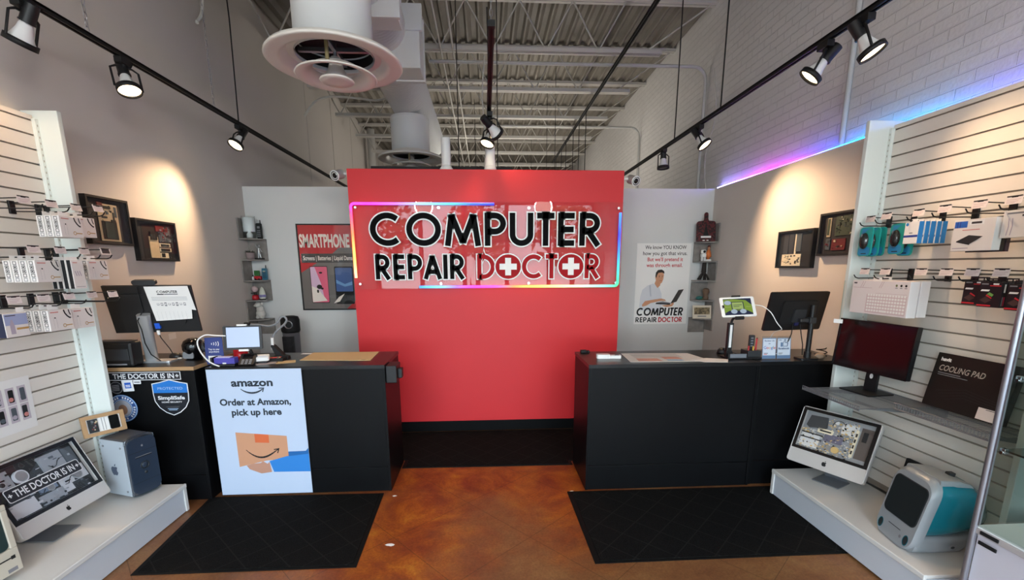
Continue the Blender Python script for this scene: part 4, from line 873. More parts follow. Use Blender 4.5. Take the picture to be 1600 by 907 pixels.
m = MB(); T = F((-2.005, 3.285, .9755), (1, .05, 0), (0, .09, 1)); CN = mat('card_sign_navy', '#2d3b78', .4); m.prism([(0, 0), (.125, 0), (.118, .196), (.0, .192)], .003, CN, T); m.build('card', t)
m = MB()
for k in range(4): m.ribbon([(.045+.010*k+px_, .148+py) for px_, py in arc(-.008, 0, .010+.0055*k, -38, 38, 6)], .0042, WHITE, T, .0036)
m.build('contactless_mark', t)
m = MB(); m.text('Tap to pay', WHITE, T, .059, .104, .011, .075, 'C', .01, .0036); m.build('lettering', t)
m = MB(); m.text('anywhere', WHITE, T, .059, .086, .011, .068, 'C', .01, .0036); m.build('lettering', t)
m = MB(); m.rect(.018, .105, .012, .062, WHITE, T, .0036); m.text('VISA', CN, T, .061, .024, .026, .062, 'C', .02, .0042, .2); m.build('payment_logo', t)
t = thing('tissue_box', 'small purple and blue carton in a black tray by the tap-to-pay sign', 'box', (-1.85, 3.235, .975))
m = MB(); m.bb(-1.925, -1.765, 3.195, 3.275, .976, .992, BLACK); m.bb(-1.925, -1.912, 3.195, 3.275, .992, 1.04, BLACK); m.build('tray', t, .003)
m = MB(); PUR = mat('purple_card', '#4a44a0', .5); m.bb(-1.908, -1.768, 3.21, 3.265, .993, 1.035, PUR); m.bb(-1.895, -1.80, 3.212, 3.26, 1.035, 1.041, mat('pale_lilac_card', '#b9b4dd', .6)); m.rect(-1.85, -1.825, .993, 1.002, WHITE, FS(0, 3.2095, 0), .0004); m.build('carton', t, .002)
t = thing('card_terminal', 'black card payment terminal below the tablet on left counter', 'card reader', (-1.70, 3.23, .975))
T = F((-1.70, 3.225, .985), (1, .05, 0), (0, .5, .45)); m = MB(); m.prism(rrect(.105, .10, .012, 4, 0, .045), .022, BLACK, T, -.02); hs = m.build('housing', t, .004)
m = MB(); m.rect(-.035, .035, .05, .085, SCR_OFF, T, .0026); m.build('display', hs)
for r_ in range(3):
    for c_ in range(3):
        m = MB(); m.prism(rrect(.018, .009, .003, 2, -.026+.026*c_, .005+.015*r_), .003, MIDGRY, T, .002); m.build('key', hs)
t = thing('swipe_reader', 'small white and pale blue card reader to the right of the tablet', 'card reader', (-1.64, 3.33, .975))
m = MB(); m.prism(rrect(.075, .055, .012, 4, -1.625, 3.32), .018, DKGRY, None, .9755); m.build('base', t)
m = MB(); m.prism(rrect(.095, .062, .014, 4), .028, WHITE, FT(-1.628, 3.318, 1.0, 18) @ Matrix.Rotation(R(12), 4, 'X')); m.build('body', t, .004); m = MB(); m.prism(rrect(.085, .028, .006, 4), .003, mat('pale_blue_plastic', '#a9c4e4', .4), F((-1.63, 3.298, 1.012), (1, .3, 0), (0, .2, 1))); m.build('front_panel', t)
t = thing('red_mug', 'red mug half hidden behind the tablet on left counter', 'mug', (-1.83, 3.40, .975))
m = MB(); m.lathe([(.0005, 0), (.042, 0), (.047, .01), (.048, .09), (.044, .09), (.042, .012), (.0005, .01)], mat('red_glaze', '#b01c26', .25), 28, T=Matrix.Translation((-1.83, 3.42, .9755))); m.build('cup', t); m = MB(); m.tube([(-1.785, 3.42, 1.05), (-1.755, 3.42, 1.045), (-1.75, 3.42, 1.02), (-1.785, 3.42, 1.0)], .006, MATS['red_glaze'], 8); m.build('handle', t)
PENC = [mat('pen_red', '#a8202a', .4), mat('pen_tan', '#b48a54', .5), mat('pen_dark', '#1b1a1c', .4), mat('pen_cream', '#d9cbb2', .5)]
t = thing('pen_tray', 'dark tray of loose pens between the tablet and the gooseneck stand', 'tray', (-1.58, 3.42, .975))
m = MB(); m.bb(-1.665, -1.50, 3.352, 3.412, .9755, .982, MATTE)
for a in ((-1.665, -1.659, 3.352, 3.412), (-1.506, -1.50, 3.352, 3.412), (-1.659, -1.506, 3.352, 3.358), (-1.659, -1.506, 3.406, 3.412)): m.bb(*a, .982, 1.0, MATTE)
m.build('tray', t)
for i in range(7):
    x = -1.60+.004*i; c = PENC[i % 4]; p = thing('pen', ['red pen lying leftmost in the pen tray', 'tan pen lying second from left in the pen tray', 'black pen lying third from left in the pen tray', 'cream pen lying at the middle of the pen tray', 'red pen lying third from right in the pen tray', 'tan pen lying second from right in the pen tray', 'black pen lying rightmost in the pen tray'][i], 'pen', (x, 3.38, .99), group='pens in the tray')
    d = Vector((.05, .006*math.sin(i*2.1), .004)); c0 = Vector((x, 3.364+.0125*(i % 4), .991+.010*(i//4)))
    m = MB(); m.cyl(tuple(c0-d), tuple(c0+d*.8), .0042, c, n=10); m.build('barrel', p); m = MB(); m.cyl(tuple(c0+d*.8), tuple(c0+d*1.12), .0042, PENC[(i+2) % 4], .001, 10); m.build('tip', p)
t = thing('gooseneck_holder', 'grey gooseneck holder curling up from a black wedge foot on the left counter', 'phone holder', (-1.56, 3.45, .975))
m = MB(); m.prism([(-.065, 0), (.07, 0), (.066, .022), (.035, .03), (-.03, .105), (-.045, .112), (-.05, .10), (-.02, .03), (-.06, .02)], .05, MATTE, F((-1.565, 3.485, .9755), (1, 0, 0), (0, 0, 1))); m.build('foot', t, .003)
m = MB(); m.cyl((-1.61, 3.455, 1.05), (-1.605, 3.45, 1.14), .011, WHITE); m.build('sleeve', t)
ps = [(-1.605, 3.45, 1.135), (-1.585, 3.45, 1.17), (-1.545, 3.45, 1.208), (-1.50, 3.45, 1.245), (-1.485, 3.45, 1.275), (-1.50, 3.45, 1.298), (-1.525, 3.45, 1.292), (-1.556, 3.45, 1.252), (-1.59, 3.45, 1.234), (-1.63, 3.45, 1.228), (-1.69, 3.44, 1.240), (-1.74, 3.42, 1.244)]
m = MB(); P_ = [Vector(p) for p in ps]; out = []
for i in range(len(P_)-1):
    p0 = P_[max(i-1, 0)]; p1 = P_[i]; p2 = P_[i+1]; p3 = P_[min(i+2, len(P_)-1)]
    for k in range(5):
        u = k/5; out.append(.5*((2*p1)+(p2-p0)*u+(2*p0-5*p1+4*p2-p3)*u*u+(3*p1-p0-3*p2+p3)*u**3))
m.tube(out+[P_[-1]], .0075, MIDGRY, 10); m.build('gooseneck', t)
m = MB(); m.bb(-1.775, -1.735, 3.40, 3.425, 1.225, 1.262, MATTE); m.build('holder_clip', t, .004)
PK = mat('manila_paper', '#c9ae80', .7); PG = mat('glossy_leaflet', '#b9a9a6', .4)
m = MB(); m.prism(rrect(.14, .11, .004, 2), .0012, PG, FT(-1.60, 3.315, .9756, 25)); tag(m.build('leaflet'), 'greyish leaflet lying flat in front of the pen tray', 'leaflet')
m = MB(); m.prism(rrect(.13, .10, .004, 2), .0012, PK, FT(-1.47, 3.335, .9756, 20)); tag(m.build('leaflet'), 'tan leaflet lying flat by the gooseneck foot', 'leaflet')
t = thing('envelope', 'large tan envelope lying flat on the left counter near the aisle', 'envelope', (-1.12, 3.54, .975))
m = MB(); m.prism([(-1.39, 3.385), (-.86, 3.345), (-.875, 3.695), (-1.40, 3.69)], .003, PK, None, .9755); m.build('sleeve', t); m = MB(); m.prism([(-.93, 3.36), (-.895, 3.358), (-.897, 3.366), (-.932, 3.368)], 0, INK, None, .979); m.build('print', t)
tag(MB().prism(rrect(.085, .05, .004, 2), .001, PAPER, FT(-1.44, 3.66, .9756, -4)).build('paper_slip'), 'small white slip lying behind the tan envelope', 'paper')
# tower fan standing behind the left counter
t = thing('tower_fan', 'grey and black tower fan standing behind the left counter in the corner', 'fan', (-2.125, 5.02, 0))
B = Matrix.Translation((-2.125, 5.02, 0)); FANG = mat('fan_grey', '#5c5c60', .5)
m = MB(); m.lathe([(.0005, .005), (.12, .005), (.12, .02), (.09, .035), (.078, .05), (.0005, .05)], DKGRY, 28, T=B); m.build('base', t)
m = MB(); m.lathe([(.075, .05), (.078, .5), (.086, .96), (.0005, .965)], FANG, 28, T=B)
for k in range(9): m.bb(-.06+.014*k, -.054+.014*k, -.096, -.07, .2, .93, DKGRY, B)
m.build('body', t)
m = MB(); m.lathe([(.0005, .966), (.088, .966), (.096, .985), (.096, 1.10), (.085, 1.135), (.05, 1.145), (.0005, 1.145)], MATTE, 28, T=B); m.build('head', t)
m = MB(); q = Matrix.Translation((-2.105, 4.925, 1.058)) @ Matrix.Rotation(R(90), 4, 'X'); m.lathe([(.040, -.01), (.046, .004), (.040, .008), (.034, .004), (.034, -.01)], STEEL, 28, T=q); m.build('ring', t)

# ================================================================ corner shelf ornaments
def on_shelf(name, lab, cat, x, y, z): return thing(name, lab, cat, (x, y, z))
x, y, z = -2.575, 5.28, ZL[0]+.001; t = on_shelf('glass_jar', 'clear cylinder jar with a white bottle inside, top of the left corner shelf', 'jar', x, y, z); B = Matrix.Translation((x, y, z))
m = MB(); m.lathe([(.0005, .0), (.062, .0), (.066, .006), (.068, .24), (.065, .24), (.063, .006), (.0005, .004)], glass('jar_glass', '#fbfdfd', 1.2), 30, T=B); m.build('jar', t); m = MB(); m.lathe([(.0005, .005), (.03, .005), (.031, .045), (.018, .062), (.016, .21), (.0005, .215)], WHITE, 20, T=B); m.build('inner_bottle', t)
m = MB(); m.lathe([(.058, .07), (.060, .22), (.0005, .226)], mat('frosted_plastic', '#eceff1', .3), 28, T=B); m.build('frosted_liner', t)
def brick_phone(lab, x, y, z, c, c2, h):
    t = on_shelf('mobile_phone', lab, 'mobile phone', x, y, z); m = MB(); m.prism(rrect(.048, h, .01, 4, 0, h/2), .035, c, FS(x, y, z)); bd = m.build('body', t, .003)
    m = MB(); m.cyl((x+.014, y-.012, z+h-.004), (x+.014, y-.012, z+h+.035), .006, MATTE, .0045, 10); m.build('antenna', t)
    T = FS(x, y-.0355, z); m = MB(); m.rect(-.014, .014, h*.66, h*.80, c2, T); m.build('display', bd)
    for r_ in range(4):
        for k in range(3):
            m = MB(); m.rect(-.016+.012*k, -.008+.012*k, .02+.02*r_, .032+.02*r_, DKGRY if c is not MATTE else MIDGRY, T); m.build('key', bd)
brick_phone('old black mobile phone with stubby antenna, top of the left corner shelf', -2.49, 5.345, ZL[0]+.001, MATTE, MIDGRY, .165)
x, y, z = -2.598, 5.29, ZL[1]+.001; t = on_shelf('potted_succulent', 'dark succulent in a pinkish grey pot, second tier of left corner shelf', 'plant', x, y, z); B = Matrix.Translation((x, y, z))
m = MB(); m.lathe([(.0005, 0), (.034, 0), (.042, .02), (.044, .075), (.039, .075), (.037, .06), (.0005, .06)], mat('pinkish_pot', '#8f7f80', .6), 24, T=B); m.build('pot', t)
m = MB(); SUC = mat('dark_succulent', '#1d2a20', .6)
for k in range(16):
    a = k*2.4; e = .3+.5*(k/16); d = Vector((math.cos(a)*math.cos(e), math.sin(a)*math.cos(e), math.sin(e))); m.cyl((x, y, z+.06), tuple(Vector((x, y, z+.062))+d*.055), .010, SUC, .001, 6)
m.build('leaves', t)
x, y, z = -2.505, 5.30, ZL[1]+.001; t = on_shelf('silver_figurine', 'small silver figurine on a black plinth, second tier of left corner shelf', 'figurine', x, y, z)
m = MB(); m.bb(x-.045, x+.045, y-.02, y+.02, z, z+.014, MATTE); m.build('plinth', t, .002)
m = MB(); CH = mat('silver_resin', '#a3a5a6', .3, .7)
for a, b_, r0, r1 in (((-.012, 0, .014), (-.008, 0, .07), .008, .010), ((.014, 0, .014), (.004, 0, .07), .008, .010), ((-.002, 0, .065), (0, 0, .125), .016, .014), ((-.012, 0, .118), (-.035, 0, .165), .006, .005), ((.012, 0, .118), (.03, 0, .08), .006, .005)): m.cyl(tuple(Vector(a)+Vector((x, y, z))), tuple(Vector(b_)+Vector((x, y, z))), r0, CH, r1, 10)
m.lathe([(.0005, -.016), (.012, -.010), (.015, 0), (.012, .010), (.0005, .016)], CH, 14, T=Matrix.Translation((x, y, z+.145))); m.build('figure', t)
x, y, z = -2.595, 5.29, ZL[2]+.001; t = on_shelf('small_bottle', 'tiny white bottle with black cap, third tier of left corner shelf', 'bottle', x, y, z); B = Matrix.Translation((x, y, z))
m = MB(); m.lathe([(.0005, 0), (.012, 0), (.013, .03), (.006, .04), (.0005, .04)], WHITE, 14, T=B); m.build('body', t); m = MB(); m.lathe([(.006, .038), (.006, .055), (.0005, .055)], MATTE, 12, T=B); m.build('cap', t)
x, y, z = -2.545, 5.30, ZL[2]+.001; t = on_shelf('toy_cart', 'small toy with a red base and green top, third tier of left corner shelf', 'toy', x, y, z)
m = MB(); m.bb(x-.035, x+.035, y-.025, y+.025, z+.006, z+.045, mat('toy_red', '#b3202b', .4)); m.build('red_base', t, .006); m = MB(); m.bb(x-.042, x+.012, y+.0, y+.03, z+.046, z+.105, mat('toy_green', '#2f6b35', .5)); m.build('green_top', t, .004)
for dx in (-.02, .02):
    m = MB(); m.cyl((x+dx, y-.03, z+.01), (x+dx, y+.03, z+.01), .010, MATTE, n=14); m.build('wheel', t)
brick_phone('blue mobile phone with stubby antenna, third tier of left corner shelf', -2.478, 5.34, ZL[2]+.001, mat('phone_teal', '#2b6a86', .3), mat('pale_display', '#a9b7a8', .3), .13)
x, y, z = -2.588, 5.28, ZL[3]+.001; t = on_shelf('small_ornament', 'small ornament with a pale round top and red base, fourth tier of left corner shelf', 'ornament', x, y, z); B = Matrix.Translation((x, y, z))
m = MB(); m.lathe([(.0005, 0), (.03, 0), (.036, .012), (.034, .045), (.022, .055), (.0005, .055)], MATS['toy_red'], 22, T=B); m.build('base', t); m = MB(); m.lathe([(.012, .055), (.018, .075), (.012, .085), (.0005, .085)], MATTE, 18, T=B); m.bb(-.045, .02, -.006, .006, .068, .078, MATTE, B); m.build('collar', t)
m = MB(); m.lathe([(.0005, .082), (.026, .095), (.035, .12), (.028, .145), (.0005, .155)], mat('dusty_pink', '#b9a3a5', .5), 22, T=B); m.build('top', t)
x, y, z = -2.515, 5.29, ZL[3]+.001; t = on_shelf('pearly_ornament', 'pale cone-shaped ornament, right end of the fourth tier of left corner shelf', 'ornament', x, y, z); B = Matrix.Translation((x, y, z))
m = MB(); m.lathe([(.0005, .0), (.032, .0), (.034, .01), (.0005, .012)], MATTE, 20, T=B); m.build('base', t); m = MB(); m.lathe([(.03, .012), (.036, .04), (.03, .085), (.016, .13), (.0005, .145)], mat('pale_pearl', '#c9cdbf', .25), 24, T=B @ Matrix.Shear('XZ', 4, (.18, 0)) if False else B); m.build('cone', t); m = MB(); m.lathe([(.034, .03), (.038, .045), (.033, .06)], mat('lilac_trim', '#7d78a8', .4), 24, T=B); m.build('band', t)
x, y, z = -2.548, 5.275, ZL[4]+.004; t = on_shelf('white_figurine', 'white ceramic animal figurine, lowest tier of left corner shelf', 'figurine', x, y, z)
CER = mat('white_ceramic', '#c6c4be', .35)
def blob(mb, parts, m, x, y, z):
    for (cx_, cy_, cz_, rx, ry, rz_) in parts:
        pr = [(max(.0005, math.sin(R(a))), -math.cos(R(a))) for a in range(0, 181, 18)]
        mb.lathe(pr, m, 18, T=Matrix.Translation((x+cx_, y+cy_, z+cz_)) @ Matrix.Diagonal((rx, ry, rz_, 1)))
m = MB(); blob(m, [(0, 0, .055, .052, .045, .056), (.0, -.005, .105, .042, .036, .04), (-.025, -.025, .02, .02, .03, .02), (.028, -.025, .02, .02, .03, .02)], CER, x, y, z); m.build('body', t)
m = MB(); blob(m, [(-.015, -.01, .155, .036, .034, .032), (-.04, -.02, .15, .018, .016, .014)], CER, x, y, z); m.build('head', t)
for dx in (-.035, .02):
    m = MB(); blob(m, [(dx, 0, .172, .013, .008, .016)], CER, x, y, z); m.build('ear', t)
# ---- right shelf
x, y, z = 2.585, 5.31, ZRS[0]+.001; t = on_shelf('paddle_board', 'dark red speckled paddle-shaped board, top of the right corner shelf', 'board', x, y, z)
SPK = mat('red_speckle', '#5a1a1f', .35, noise=('#1a0c12', 55, .45, .55)); T = F((x-.028, y-.05, z), (1, -.25, 0), (0, .22, 1))
m = MB(); m.prism([(-.105, .0), (.105, .0)]+[(px_+.075, py+.205) for px_, py in arc(0, 0, .03, 0, 90, 4)]+[(.03, .24), (.022, .26)]+[(px_, py+.315) for px_, py in arc(0, 0, .022, 0, 180, 8)]+[(-.022, .26), (-.03, .24)]+[(px_-.075, py+.205) for px_, py in arc(0, 0, .03, 90, 180, 4)], .015, SPK, T); m.build('board', t, .002)
m = MB(); m.prism([(-.035, .055), (.035, .055), (.02, .11), (.012, .16), (-.012, .16), (-.02, .11)], 0, MATTE, T, .0156); m.rect(-.055, .055, .04, .062, WHITE, T, .0162); m.rect(-.035, -.01, .006, .016, WHITE, T, .0162); m.rect(.008, .03, .006, .016, WHITE, T, .0162); m.build('printed_motif', t)
x, y, z = 2.565, 5.30, ZRS[1]+.001; t = on_shelf('robot_ornament', 'small white robot-like ornament with a dark round face, second tier of right shelf', 'ornament', x, y, z)
m = MB(); m.bb(x-.028, x+.028, y-.02, y+.02, z+.045, z+.085, WHITE); m.build('body', t, .006); m = MB(); m.bb(x-.026, x+.026, y-.02, y+.02, z+.087, z+.13, WHITE); m.build('head', t, .010); m = MB(); m.cyl((x, y-.0205, z+.108), (x, y-.024, z+.108), .015, MATTE); m.build('face', t)
for dx in (-.016, .016):
    m = MB(); m.bb(x+dx-.009, x+dx+.009, y-.015, y+.012, z, z+.045, WHITE); m.build('leg', t, .003)
x, y, z = 2.625, 5.30, ZRS[1]+.001; t = on_shelf('orange_figurine', 'small orange-robed figurine on a white plinth, second tier of right shelf', 'figurine', x, y, z); B = Matrix.Translation((x, y, z))
m = MB(); m.bb(x-.03, x+.03, y-.02, y+.02, z, z+.02, WHITE); m.build('plinth', t, .003); m = MB(); m.lathe([(.0005, .02), (.016, .02), (.014, .04), (.034, .045), (.028, .09), (.016, .125), (.008, .13), (.0005, .13)], mat('orange_robe', '#c9703a', .6), 20, T=B); m.build('robe', t); m = MB(); m.lathe([(.0005, .126), (.014, .135), (.016, .15), (.012, .165), (.0005, .17)], mat('figurine_skin', '#c08a6a', .5), 16, T=B); m.build('head', t); m = MB(); m.lathe([(.018, .16), (.018, .165), (.009, .18), (.0005, .182)], mat('figurine_hat', '#5d2a22', .5), 16, T=B); m.build('hat', t)
x, y, z = 2.585, 5.30, ZRS[2]+.001; t = on_shelf('root_ornament', 'dark branching root-like ornament, third tier of right corner shelf', 'ornament', x, y, z); BRK = mat('dark_root', '#2b2522', .8)
m = MB(); 
for a in range(7):
    an = a*.9; p0 = Vector((x, y, z+.105)); p1 = Vector((x+.035*math.cos(an), y+.02*math.sin(an), z+.06)); p2 = Vector((x+.068*math.cos(an), y+.04*math.sin(an), z+.006)); m.tube([p0, p1, p2], .009, BRK, 7)
m.build('roots', t); m = MB(); m.cyl((x, y, z+.09), (x, y, z+.205), .030, BRK, .022, 12); m.build('trunk', t)
x, y, z = 2.555, 5.30, ZRS[3]+.001; t = on_shelf('teal_stone', 'small rounded teal stone, fourth tier of right corner shelf', 'ornament', x, y, z)
m = MB(); blob(m, [(0, 0, .022, .042, .03, .022)], mat('teal_stone', '#2f6a66', .4), x, y, z); m.build('stone', t); m = MB(); blob(m, [(.03, -.01, .012, .022, .02, .012)], mat('olive_stone', '#5c5f3f', .5), x, y, z); m.build('pebble', t)
x, y, z = 2.625, 5.29, ZRS[3]+.001; t = on_shelf('figurine_stand_in', 'small brown double-bulged figurine stand-in, fourth tier of right corner shelf', 'ornament', x, y, z); B = Matrix.Translation((x, y, z)); CLAY = mat('brown_clay', '#6a5444', .6)  # plain turned shape in place of a small brown figurine
m = MB(); m.lathe([(.0005, 0), (.028, 0), (.034, .02), (.024, .05), (.030, .07), (.040, .095), (.034, .125), (.02, .138), (.016, .132), (.0005, .11)], CLAY, 24, T=B); m.build('stand_in_body', t)
t = thing('framed_print', 'small framed sepia print leaning on the lowest tier of right corner shelf', 'picture', (2.575, 5.22, ZRS[4]))
T = F((2.556, 5.198, ZRS[4]+.004), (1, -.10, 0), (0, .16, 1)); m = MB(); m.prism(rrect(.215, .155, .002, 1, 0, .078), .008, mat('cream_mount', '#cfc6b4', .6), T, -.008); m.build('mount', t); m = MB(); m.rect(-.09, .09, .05, .132, mat('sepia_print', '#8d7c5c', .6, noise=('#4f4633', 40, .4, .6)), T, .0004); m.build('print', t); m = MB(); m.rect(-.05, .05, .022, .034, GREYINK, T, .0004); m.build('caption_line', t)

# ================================================================ right counter things
ZR = .970
t = thing('scanner_handset', 'white handheld device lying on the right counter near the aisle', 'handset', (.92, 3.33, ZR))
T = FT(.92, 3.33, ZR+.0005, -4); m = MB(); m.prism(rrect(.10, .06, .016, 4, -.03, 0), .03, WHITE, T); m.build('head', t, .006); m = MB(); m.prism(rrect(.11, .05, .014, 4, .05, .0), .022, WHITE, T); m.build('body', t, .005); m = MB(); m.prism(rrect(.03, .022, .006, 3, .075, .0), .003, MIDGRY, T, .022); m.build('button', t)
t = thing('small_black_box', 'small black gadget on the aisle-side back corner of the right counter', 'gadget', (.80, 3.57, ZR)); m = MB(); m.bb(.765, .815, 3.545, 3.585, ZR+.0005, ZR+.022, MATTE); m.build('housing', t, .004); m = MB(); m.bb(.82, .838, 3.55, 3.58, ZR+.0005, ZR+.018, MATTE); m.build('plug', t, .003)
LFW = mat('leaflet_white', '#cfcdc9', .5); LFC = mat('leaflet_coral', '#c98a78', .5); LFB = mat('leaflet_blue', '#8fb0c9', .5)
t = thing('price_leaflet', 'wide white leaflet with coral and blue print, flat on right counter', 'leaflet', (1.33, 3.33, ZR))
m = MB(); m.prism([(1.05, 3.165), (1.66, 3.155), (1.61, 3.47), (1.08, 3.50)], .0015, LFW, None, ZR+.0005); m.build('sheet', t)
m = MB(); z = ZR+.0025
m.prism([(1.12, 3.19), (1.30, 3.185), (1.29, 3.28), (1.13, 3.29)], 0, LFC, None, z); m.prism([(1.34, 3.185), (1.46, 3.18), (1.455, 3.23), (1.34, 3.235)], 0, LFB, None, z); m.prism([(1.34, 3.25), (1.48, 3.245), (1.46, 3.33), (1.335, 3.335)], 0, LFC, None, z)
for k in range(5): m.prism([(1.13, 3.32+.03*k), (1.5, 3.31+.03*k), (1.5, 3.318+.03*k), (1.13, 3.328+.03*k)], 0, GREYINK, None, z)
m.build('print', t)
tag(MB().prism([(1.58, 3.115), (1.74, 3.095), (1.80, 3.20), (1.66, 3.26), (1.52, 3.20)], .0015, PAPER, None, ZR+.003).build('paper_sheet'), 'creased white paper at the front edge of right counter before the tablet stand', 'paper')
t = thing('computer_mouse', 'black computer mouse at the back of the right counter left of the tablet stand', 'mouse', (1.885, 3.45, ZR)); m = MB(); m.lathe([(.0005, .04), (.016, .038), (.028, .024), (.031, .008), (.029, 0), (.0005, 0)], BLACK, 20, T=Matrix.Translation((1.885, 3.45, ZR+.0005)) @ Matrix.Diagonal((1.35, 1.1, 1.15, 1))); m.build('body', t); m = MB(); m.cyl((1.875, 3.418, ZR+.043), (1.895, 3.418, ZR+.043), .009, DKGRY, n=14); m.build('scroll_wheel', t)
P = POSE((1.835, 3.20, 1.364), -12.1, -32.8, -3.5)
t = thing('tablet_lamp_stand', 'white tablet with a green and navy screen held on a slim black and white stand', 'tablet', (1.90, 3.27, ZR))
m = MB(); m.prism(rrect(.238, .160, .012, 4), .009, WHITE, P @ FRONT @ Matrix.Translation((0, 0, -.009))); m.build('tablet', t, .002)
Q = P @ FRONT; m = MB(); GRN = mat('screen_green', '#141a10', .2, emit='#7f9a3a', es=TABLET*.8); NAV = mat('screen_navy', '#0d1018', .2, emit='#232b45', es=TABLET*.8); PALE = mat('screen_pale', '#14181a', .2, emit='#a8b9c9', es=TABLET*.8); LIM = mat('screen_lime', '#1a2012', .2, emit='#9fb46a', es=TABLET*.8)
m.rect(-.095, .098, -.066, .067, NAV, Q, .0004); m.prism([(-.095, -.05), (-.06, -.03), (.06, -.03), (.098, -.055), (.098, .01), (.06, .052), (-.02, .062), (-.095, .06)], 0, GRN, Q, .0008); m.ell(-.066, .034, .024, .018, PALE, Q, .0012); m.prism(rrect(.086, .066, .004, 2, .0, .008), 0, NAV, Q, .0012); m.prism(rrect(.074, .056, .003, 2, .0, .008), 0, LIM, Q, .0016); m.rect(-.03, .03, .012, .016, NAV, Q, .002); m.rect(-.03, .012, .0, .004, NAV, Q, .002); m.ell(-.03, -.038, .022, .018, PALE, Q, .0018); m.ell(.032, -.038, .022, .018, PALE, Q, .0018); m.rect(-.09, -.05, -.004, .0, LIM, Q, .0012); m.rect(.055, .09, -.004, .0, LIM, Q, .0012); m.build('screen', t)
m = MB(); m.bb(-.03, .03, -.006, .012, .079, .092, BLACK, P); m.bb(-.03, .03, -.006, .012, -.1, -.079, BLACK, P); m.bb(-.108, -.095, -.012, -.008, -.012, .012, BLACK, P); m.build('clamp', t, .003)
m = MB(); m.tube([(1.828, 3.255, 1.235), (1.835, 3.255, 1.265), tuple(P3(P, (.0, .015, -.05)))], .009, BLACK, 8); m.build('hinge', t)
m = MB(); m.bb(1.808, 1.846, 3.245, 3.275, 1.03, 1.24, BLACK); m.prism([(1.805, 1.03), (1.848, 1.03), (1.87, .975), (1.805, .975)], .03, BLACK, F((0, 3.275, 0), (1, 0, 0), (0, 0, 1))); m.build('column', t, .003)
m = MB(); m.rect(1.818, 1.837, 1.055, 1.225, mat('white_light_bar', '#d8d8d8', .3), FS(0, 3.2445, 0)); m.build('light_bar', t)
m = MB(); m.bb(1.80, 2.065, 3.205, 3.325, ZR+.0005, ZR+.014, BLACK); m.bb(1.80, 1.95, 3.205, 3.21, ZR+.014, ZR+.045, BLACK); m.rect(1.815, 1.94, ZR+.012, ZR+.042, mat('tray_label', '#6f747b', .4), FS(0, 3.2045, 0)); m.build('base', t, .003)
m = MB(); m.bb(1.958, 2.06, 3.215, 3.32, ZR+.014, ZR+.062, DKGRY); m.build('pen_pot', t, .004)
for i, (x, y, h, c, lab) in enumerate(((1.975, 3.245, .03, PENC[0], 'short red pen at left in the pen pot of the tablet stand'), (2.005, 3.235, .03, mat('pen_yellow', '#c79a36', .4), 'short yellow pen at front of the pen pot of the tablet stand'), (2.035, 3.25, .085, PENC[0], 'tall red pen in the pen pot of the tablet stand'))):
    p = thing('pen', lab, 'pen', (x, y, ZR+.05)); m = MB(); m.cyl((x, y, ZR+.0625), (x, y, ZR+.066+h), .006, c, n=10); m.build('barrel', p); m = MB(); m.cyl((x, y, ZR+.066+h), (x, y, ZR+.07+h), .006, MATTE, .004, 10); m.build('cap', p)
t = thing('remote_control', 'grey remote control standing upright in the pen pot on right counter', 'remote control', (2.01, 3.28, ZR+.06)); m = MB(); m.prism(rrect(.04, .11, .006, 3, 2.012, ZR+.118), .016, DKGRY, FS(0, 3.285, 0)); rc = m.build('body', t, .003)
for k in range(4):
    m = MB(); m.bb(2.003, 2.021, 3.2675, 3.269, ZR+.085+.02*k, ZR+.095+.02*k, MIDGRY); m.build('button', rc)
BL1 = mat('review_card_blue', '#8fa3bd', .4); BL2 = mat('review_card_frame', '#5e7898', .4); FBLUE = mat('review_blue_print', '#27426f', .4)
